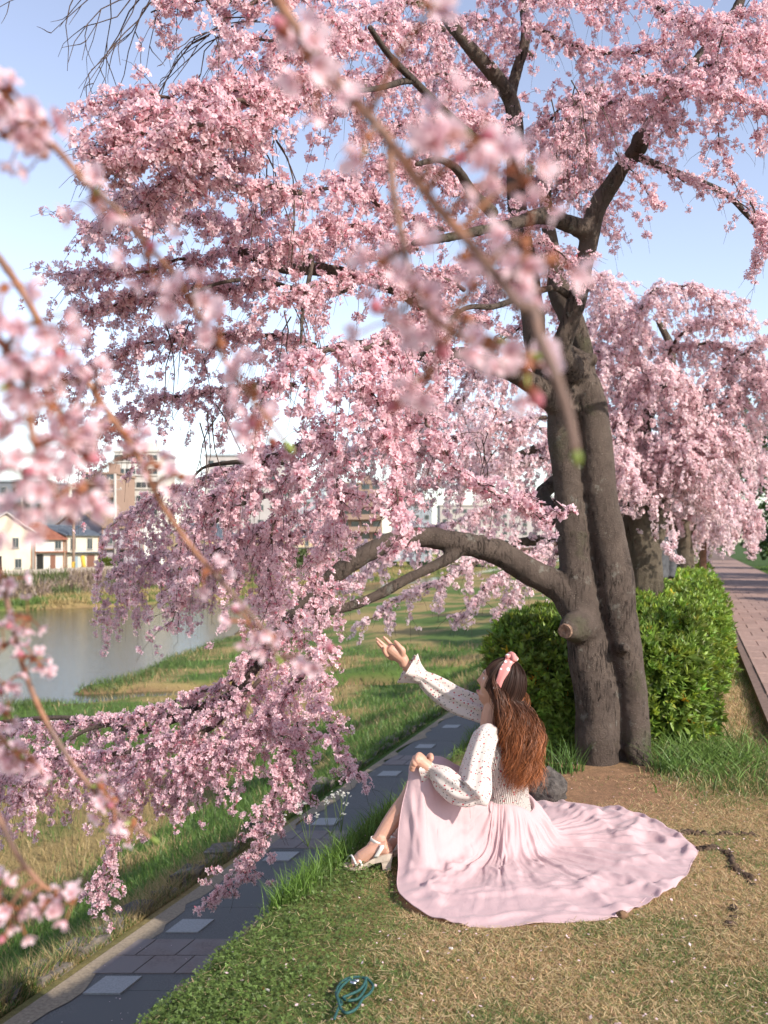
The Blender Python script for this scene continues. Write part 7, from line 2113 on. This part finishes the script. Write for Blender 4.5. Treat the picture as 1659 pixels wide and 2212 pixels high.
def tree(label, u, Y, H, spread, seed, kind, z0=.2, lean=0.0, cat="tree", dens=1.0, tk=1.0):
    rng = np.random.default_rng(seed); r = random.Random(seed)
    b0 = U(u, Y, z0)
    root = tag(empty("woodland_tree", b0), label, cat, "trees behind the right-hand shrubs")
    T = MB(); tips = []
    trunk = [b0 - [0, 0, .3], b0 + [lean * .3, 0, H * .22], b0 + [lean * .6, 0, H * .45], b0 + [lean, 0, H * .7], b0 + [lean, 0, H * .95]]
    tr = H * .03 * tk
    limb_mesh(T, trunk, [tr, tr * .85, tr * .65, tr * .4, tr * .12], 8)
    for k in range(16 if kind != 'pine' else 14):
        h = r.uniform(.28, .9); p = b0 + np.array([lean * h, 0, H * h]); a = r.uniform(0, 6.28); R = spread * (1.05 - h * .6) * r.uniform(.6, 1)
        rise = (.25 if kind == 'pine' else .7) * R
        e = p + np.array([math.cos(a) * R, math.sin(a) * R, rise]); m = (p + e) / 2 + [0, 0, .12 * R]
        limb_mesh(T, [p, m, e], [tr * .35, tr * .2, tr * .06], 5, 3)
        for j in range(5):
            t = r.uniform(.35, 1); q = p * (1 - t) + e * t
            e2 = q + np.array([r.gauss(0, .3), r.gauss(0, .3), r.gauss(.25, .2)]) * R * .5
            limb_mesh(T, [q, (q + e2) / 2 + rng.normal(0, .04 * R, 3), e2], [tr * .12, tr * .08, tr * .03], 4, 2)
            tips.append(e2)
            if kind == 'bare':
                for _ in range(4):
                    e3 = e2 + np.array([r.gauss(0, .25), r.gauss(0, .25), abs(r.gauss(.3, .2))]) * R * .5
                    T.tube(np.array([q * .3 + e2 * .7, (e2 + e3) / 2 + rng.normal(0, .03 * R, 3), e3]), [tr * .05, tr * .035, tr * .012], 3, False)
        tips.append(e)
    T.build("trunk", M['bark_far'], root, smooth=True)
    tips = np.array(tips)
    n = int({'pine': 5200, 'green': 5200, 'bare': 700}[kind] * dens)
    i = rng.integers(0, len(tips), n); d = rng.normal(size=(n, 3)); d /= np.linalg.norm(d, axis=1)[:, None]
    rad = spread * {'pine': .22, 'green': .28, 'bare': .25}[kind]
    pos = tips[i] + d * rad * rng.random((n, 1)) ** .5 * [1, 1, .5 if kind == 'pine' else .8]
    L = .10 + .005 * Y
    v = np.array([[0, 0, 0], [.5, .2 if kind != 'pine' else .10, .05], [1, 0, -.1], [.5, -.2 if kind != 'pine' else -.10, .05]]) * L
    col = {'pine': (.035, .065, .025), 'green': (.06, .105, .028), 'bare': (.16, .11, .05)}[kind]
    tint = np.asarray(col) * (1 + rng.normal(0, .22, (n, 1)))
    me = scatter_mesh("crown", [(v, None, np.array([[0, 1, 2, 3]]), np.ones((4, 3)))], pos, rand_rot(n, rng), rng.uniform(.6, 1.3, n), np.zeros(n, int), tint)
    link("crown", me, M['leaf'], root)["kind"] = "stuff"
tree("slender pine with bare lower trunk above the shrubs right of the path", 6.4, 21, 6.2, 2.2, 401, 'pine')
tree("tall bare-twigged tree against the sky over the right-hand shrubs", 7.6, 30, 9.5, 3.0, 402, 'bare')
tree("dark evergreen tree filling the gap behind the slender pine", 8.2, 24, 5.2, 2.6, 403, 'green')
tree("pale-stemmed tree with open crown near the bend of the path", 5.4, 30, 6.0, 2.4, 404, 'green', tk=.7)
tree("dark evergreen closing the far end of the brick path", 1.2, 75, 8.0, 5.0, 405, 'green')
tree("leaning dark tree left of the path's far end", -1.6, 60, 6.5, 4.0, 406, 'green')
tree("brownish bare tree beyond the end of the path", 4.0, 66, 10.0, 4.5, 407, 'bare')
tree("broad evergreen right of the path's far end", 6.5, 50, 8.5, 4.0, 408, 'green')
tree("second tall bare tree, farther back on the right", 9.6, 40, 10.5, 3.6, 409, 'bare')

def posts():
    wp = mat_noise("post_wood", (.17, .085, .05), (.29, .16, .10), 20, .85, .4, .01)
    gp_ = mat_noise("post_grey", (.16, .14, .12), (.27, .24, .21), 20, .85, .3, .01)
    def post(name, label, c, r, h, mat, capm):
        root = tag(empty(name, c), label, "post")
        b = MB(); b.tube([c - [0, 0, .2], c + [0, 0, h]], [r, r * .95], 12); b.build("shaft", mat, root, smooth=True)
        b = MB(); b.tube([c + [0, 0, h], c + [0, 0, h + .03]], [r * 1.12, r * 1.05], 12); b.build("cap", capm, root)
    post("wooden_post", "tall reddish wooden support post by the far hedge", U(.16, 17.2, 0), .065, 2.2, wp, wp)
    post("wooden_post", "short grey wooden post in the grass right of the brick path", U(3.35, 20.5, 0.02), .07, 1.0, gp_, gp_)
    post("wooden_post", "small dark stake in the grass in front of the leafy shrub", U(3.2, 12.6, .02), .03, .35, gp_, gp_)
    b = MB(); c = U(.33, 13.4, 0)
    b.box(c + [0, 0, .3], (.10, .10, .6)); tag(b.build("boundary_stone", mat_noise("rusty_stake", (.14, .06, .04), (.24, .11, .07), 20, .9, .3, .01)), "squat rust-brown stake at the hedge corner by the path", "stake")
posts()

# walker half hidden by the mossy trunk
def walker():
    Y = 12.4; c = np.array([(653 - 384) / FPX * Y, Y, 0.0])
    root = tag(empty("person", c), "person in a dark grey jacket and pale trousers, half hidden behind the mossy forked trunk", "person")
    p = lambda x, y, z: c + np.array([x, y, z])
    def fuse(name, limbs, mat, vox=.012):
        b = MB()
        for pts, r in limbs: b.tube(smooth_path(pts, 6), resample(r, (len(pts) - 1) * 6 + 1), 12)
        return link(name, remesh(b, vox, 2), mat, root)
    fuse("body", [([p(0, 0, 1.42), p(0, .01, 1.5), p(0, 0, 1.60)], [.05, .05, .085]), ([p(0, 0, 1.60), p(0, -.01, 1.66)], [.088, .08]), ([p(-.16, -.03, .86), p(-.17, -.05, .80), p(-.17, -.06, .74)], [.03, .035, .02]), ([p(.20, -.03, .86), p(.21, -.05, .80), p(.21, -.06, .74)], [.03, .035, .02]), ([p(-.08, 0, .1), p(-.08, -.05, .04), p(-.08, -.16, .03)], [.045, .04, .035]), ([p(.09, .05, .1), p(.09, 0, .04), p(.09, -.11, .03)], [.045, .04, .035]), ([p(0, 0, 1.42), p(0, 0, .95)], [.1, .1]), ([p(-.07, 0, .95), p(-.08, 0, .1)], [.07, .04]), ([p(.08, 0, .95), p(.09, .05, .1)], [.07, .04])], mat_plain("walker_skin", (.40, .23, .16), .6))
    fuse("jacket", [([p(0, .02, 1.44), p(0, .02, 1.25), p(0, .01, .98), p(0, 0, .86)], [.13, .21, .19, .19]), ([p(-.17, 0, 1.38), p(-.24, .02, 1.12), p(-.18, -.04, .88)], [.09, .075, .055]), ([p(.17, 0, 1.38), p(.25, .02, 1.12), p(.21, -.04, .88)], [.09, .075, .055])], mat_noise("jacket_grey", (.045, .045, .05), (.085, .085, .09), 20, .8, .3, .01))
    fuse("trousers", [([p(-.07, 0, .9), p(-.08, 0, .5), p(-.08, 0, .08)], [.11, .085, .07]), ([p(.08, 0, .9), p(.09, .03, .5), p(.09, .05, .08)], [.11, .085, .07])], mat_noise("trousers_pale", (.46, .44, .40), (.58, .56, .52), 20, .8, .3, .01))
    fuse("hair", [([p(0, .02, 1.60), p(0, .02, 1.67)], [.096, .085])], mat_plain("black_hair", (.02, .016, .014), .5))
walker()
# ------------------------------------------------------------------ blossom branches hanging close to the lens
rgn = np.random.default_rng(77)
NEAR_FL = []
for k in range(7):
    v, t, q, c = flower(rgn, .0106 * rgn.uniform(.9, 1.1), 1, (.35, 1.25))
    v = v.copy(); v[:, 2] += .002
    me = mesh("blossom", v, t, q, np.clip(c * [1.02, 1.03, 1.03], 0, 1), True); me.materials.append(M['petal']); NEAR_FL.append(me)
def bud_mesh():
    V, q, t = tube(np.array([[0, 0, 0], [0, 0, .004], [0, 0, .010], [0, 0, .015]]), [.0015, .0042, .0048, .001], 8)
    col = np.where((V[:, 2:] < .005), C_STALK * 1.4, C_BUD)
    me = mesh("bud", V, t, q, col, True); me.materials.append(M['petal']); return me
BUD = bud_mesh()
STALKM = mat_noise("flower_stalk", (.20, .06, .035), (.30, .12, .05), 90, .6, 0)
GREENM = mat_noise("young_leaf", (.14, .19, .04), (.24, .28, .06), 60, .5, 0)
def near_cluster(root, tip, at, nf, seed, sp=1.0, buds=1):
    """a spur with flowers on stalks, hanging at a point of the branch"""
    rng = np.random.default_rng(seed)
    at = np.asarray(at); rl = Vector(root.location)
    st = MB()
    ends = []
    buds = int(rng.random() < .35)
    for k in range(nf + buds):
        d = rng.normal(size=3); d[2] -= .35; d[1] -= .25; d = unit(d)
        L = rng.uniform(.012, .030) * sp
        e = at + d * L
        st.tube(np.array([at, at + d * L * .5 + [0, 0, .002], e]), [.0010, .0008, .0010], 5, False)
        ends.append((e, d, k < nf))
    st.tube(np.array([at - unit(rng.normal(size=3)) * .004, at + [0, 0, .003]]), [.004, .003], 6)
    cl = st.build("blossom_cluster", STALKM, root)
    base = Vector(at) - rl
    for e, d, isf in ends:
        o = bpy.data.objects.new("blossom" if isf else "bud", NEAR_FL[rng.integers(0, 7)] if isf else BUD); COL.objects.link(o)
        o.parent = cl
        o.rotation_euler = Matrix(frames_from_axis(d[None] + rng.normal(0, .25, (1, 3)), rng)[0].tolist()).to_euler()
        s = rng.uniform(.85, 1.12) * sp; o.scale = (s, s, s)
        o.location = Vector(e)
        o.location -= rl + cl.location
    if rng.random() < .6:
        g = MB(); d = unit(rng.normal(size=3)); s_ = unit(np.cross(d, rng.normal(size=3))) * .0022
        g.add([at, at + d * .007 + s_, at + d * .014, at + d * .007 - s_], quads=[[0, 1, 2, 3]]); g.build("young_leaf", GREENM, cl)
    return cl

def near_branch(label, pts, r, clusters, seed, size=1.0):
    W = [Q(*p) for p in pts]
    root = tag(empty("blossom_branch", W[0]), label, "branch", "blossom branches hanging before the lens")
    b = MB(); pth = smooth_path(W, 8)
    rng = np.random.default_rng(seed)
    rad = resample(r, len(pth)) * (1 + .10 * np.maximum(0, rng.normal(0, 1, len(pth)) - .6))
    b.tube(pth, rad, 10); b.build("stem", M['twig_near'], root, smooth=True)
    for k, (x, y, Y, n) in enumerate(clusters):
        c = Q(x, y, Y)
        # short side shoot from the nearest point of the stem
        i = int(np.argmin(((pth - c) ** 2).sum(1))); s = pth[i]
        if np.linalg.norm(s - c) > .012:
            m = MB(); mid = (s + c) / 2 + [0, 0, .006]
            m.tube(smooth_path([s, mid, c], 4), np.linspace(.0024, .0014, 9), 7); m.build("side_shoot", M['twig_near'], root, smooth=True)
        near_cluster(root, None, c, n, seed * 100 + k, size)
    tipb = MB(); e = pth[-1]; d = unit(pth[-1] - pth[-2])
    tipb.tube(np.array([e - d * .003, e + d * .004, e + d * .009]), [.0022, .0034, .0012], 8); tipb.build("tip_bud", GREENM, root, smooth=True)

D1 = .62
near_branch("thick blurred blossom branch slanting down to a bare green-budded tip over the twin trunk",
    [(560, -80, .70), (600, 0, .69), (660, 90, .68), (740, 190, .67), (830, 290, .66), (930, 430, .64), (1010, 520, .62), (1075, 600, .61), (1120, 660, .60), (1150, 670, .60), (1165, 730, .595), (1195, 800, .59), (1225, 890, .59), (1243, 975, .59)],
    [.0046, .0044, .0042, .004, .0038, .0036, .0034, .0034, .0034, .0042, .0038, .0036, .0034, .003],
    [(660, 130, .66, 7), (690, 170, .66, 4), (930, 290, .64, 5), (985, 300, .63, 5), (1040, 310, .63, 5), (1105, 370, .63, 4), (1140, 390, .62, 2), (790, 300, .65, 2), (1140, 525, .62, 5), (1195, 560, .61, 4), (1000, 560, .62, 2), (930, 20, .62, 2)], 11)
near_branch("blurred spray of blossom drooping before the middle of the crown",
    [(840, 300, .70), (850, 420, .69), (870, 520, .68), (890, 600, .67), (930, 680, .66), (1000, 730, .66), (1090, 760, .66), (1150, 770, .66)],
    [.0032, .003, .0028, .0026, .0024, .0022, .002, .0018],
    [(830, 570, .68, 4), (885, 620, .67, 5), (850, 695, .67, 3), (925, 650, .66, 4), (1010, 690, .65, 3), (1060, 735, .65, 4), (930, 810, .66, 3), (1140, 795, .65, 4), (1030, 620, .66, 2)], 12)
near_branch("long thin blossom branch crossing the sky from the upper left edge",
    [(-60, 120, .78), (0, 190, .78), (60, 260, .78), (130, 330, .78), (190, 400, .78), (250, 450, .78), (310, 520, .78), (380, 600, .78), (440, 700, .79), (500, 800, .80), (560, 880, .80), (620, 960, .80)],
    [.0034, .0033, .0031, .0029, .0027, .0026, .0024, .0023, .0021, .002, .0017, .0014],
    [(20, 190, .78, 6), (5, 240, .78, 6), (50, 300, .77, 6), (100, 275, .77, 6), (10, 300, .78, 4), (200, 430, .77, 7), (315, 550, .78, 6), (410, 650, .78, 6), (475, 740, .79, 6), (550, 850, .80, 5), (560, 920, .80, 5), (90, 340, .78, 2)], 13)
near_branch("mid-distance blossom branch running from the left edge down past the houses",
    [(-80, 470, .95), (0, 560, .95), (60, 650, .95), (110, 740, .95), (170, 800, .95), (240, 900, .95), (300, 990, .95), (350, 1090, .96), (420, 1190, .97), (500, 1280, .98), (560, 1350, .98), (600, 1420, .98)],
    [.0040, .0038, .0036, .0034, .0032, .003, .0029, .0027, .0025, .0023, .002, .0016],
    [(130, 760, .92, 6), (210, 830, .92, 6), (150, 900, .93, 7), (100, 860, .92, 7), (200, 930, .94, 6), (270, 940, .94, 5), (180, 1050, .95, 5), (340, 1010, .95, 7), (390, 1030, .95, 5), (440, 1240, .96, 3), (540, 1350, .97, 6), (585, 1380, .97, 4), (690, 1440, .97, 2)], 14, .85)
near_branch("dense blurred blossom mass at the left edge above the river",
    [(-100, 640, .72), (-40, 700, .72), (20, 760, .72), (60, 840, .72), (70, 940, .72), (100, 1030, .73), (130, 1090, .73)],
    [.004, .0038, .0034, .003, .0026, .0022, .0018],
    [(10, 620, .72, 4), (75, 700, .72, 5), (15, 760, .72, 6), (20, 830, .72, 6), (85, 800, .72, 5), (120, 880, .72, 5), (15, 920, .72, 6), (75, 965, .72, 5), (140, 960, .73, 4), (25, 1010, .72, 5), (110, 1055, .73, 5), (180, 1055, .73, 4), (40, 1100, .73, 4)], 15)
near_branch("slender branch with spaced blossom clusters hanging at the left over the water",
    [(-20, 1180, 1.10), (10, 1280, 1.10), (30, 1360, 1.10), (50, 1440, 1.10), (90, 1540, 1.10), (150, 1640, 1.10), (210, 1715, 1.10), (270, 1770, 1.10), (330, 1812, 1.10)],
    [.0034, .0034, .0032, .0031, .003, .0028, .0026, .0022, .0018],
    [(20, 1255, 1.1, 6), (60, 1335, 1.09, 8), (10, 1400, 1.1, 6), (75, 1425, 1.09, 9), (10, 1480, 1.1, 6), (215, 1700, 1.09, 6), (245, 1730, 1.09, 6), (290, 1775, 1.1, 2)], 16, .78)
near_branch("short blossom shoot poking in at the left edge over the low bough",
    [(-80, 1500, 1.0), (-30, 1560, 1.0), (10, 1600, 1.0), (40, 1630, 1.0)], [.003, .0028, .0024, .0018],
    [(10, 1540, 1.0, 6), (40, 1630, .99, 9), (5, 1610, 1.0, 5), (70, 1640, 1.0, 5)], 17, .78)
near_branch("bare brown shoot ending in one blossom tuft at the lower left",
    [(-30, 1720, 1.0), (0, 1770, 1.0), (40, 1850, 1.0), (85, 1905, 1.0), (115, 1928, 1.0)], [.003, .003, .0028, .0025, .002],
    [(125, 1940, .99, 7), (160, 1950, .99, 7), (20, 1960, 1.0, 7), (-5, 1930, 1.0, 5), (40, 1985, 1.0, 4)], 18, .78)
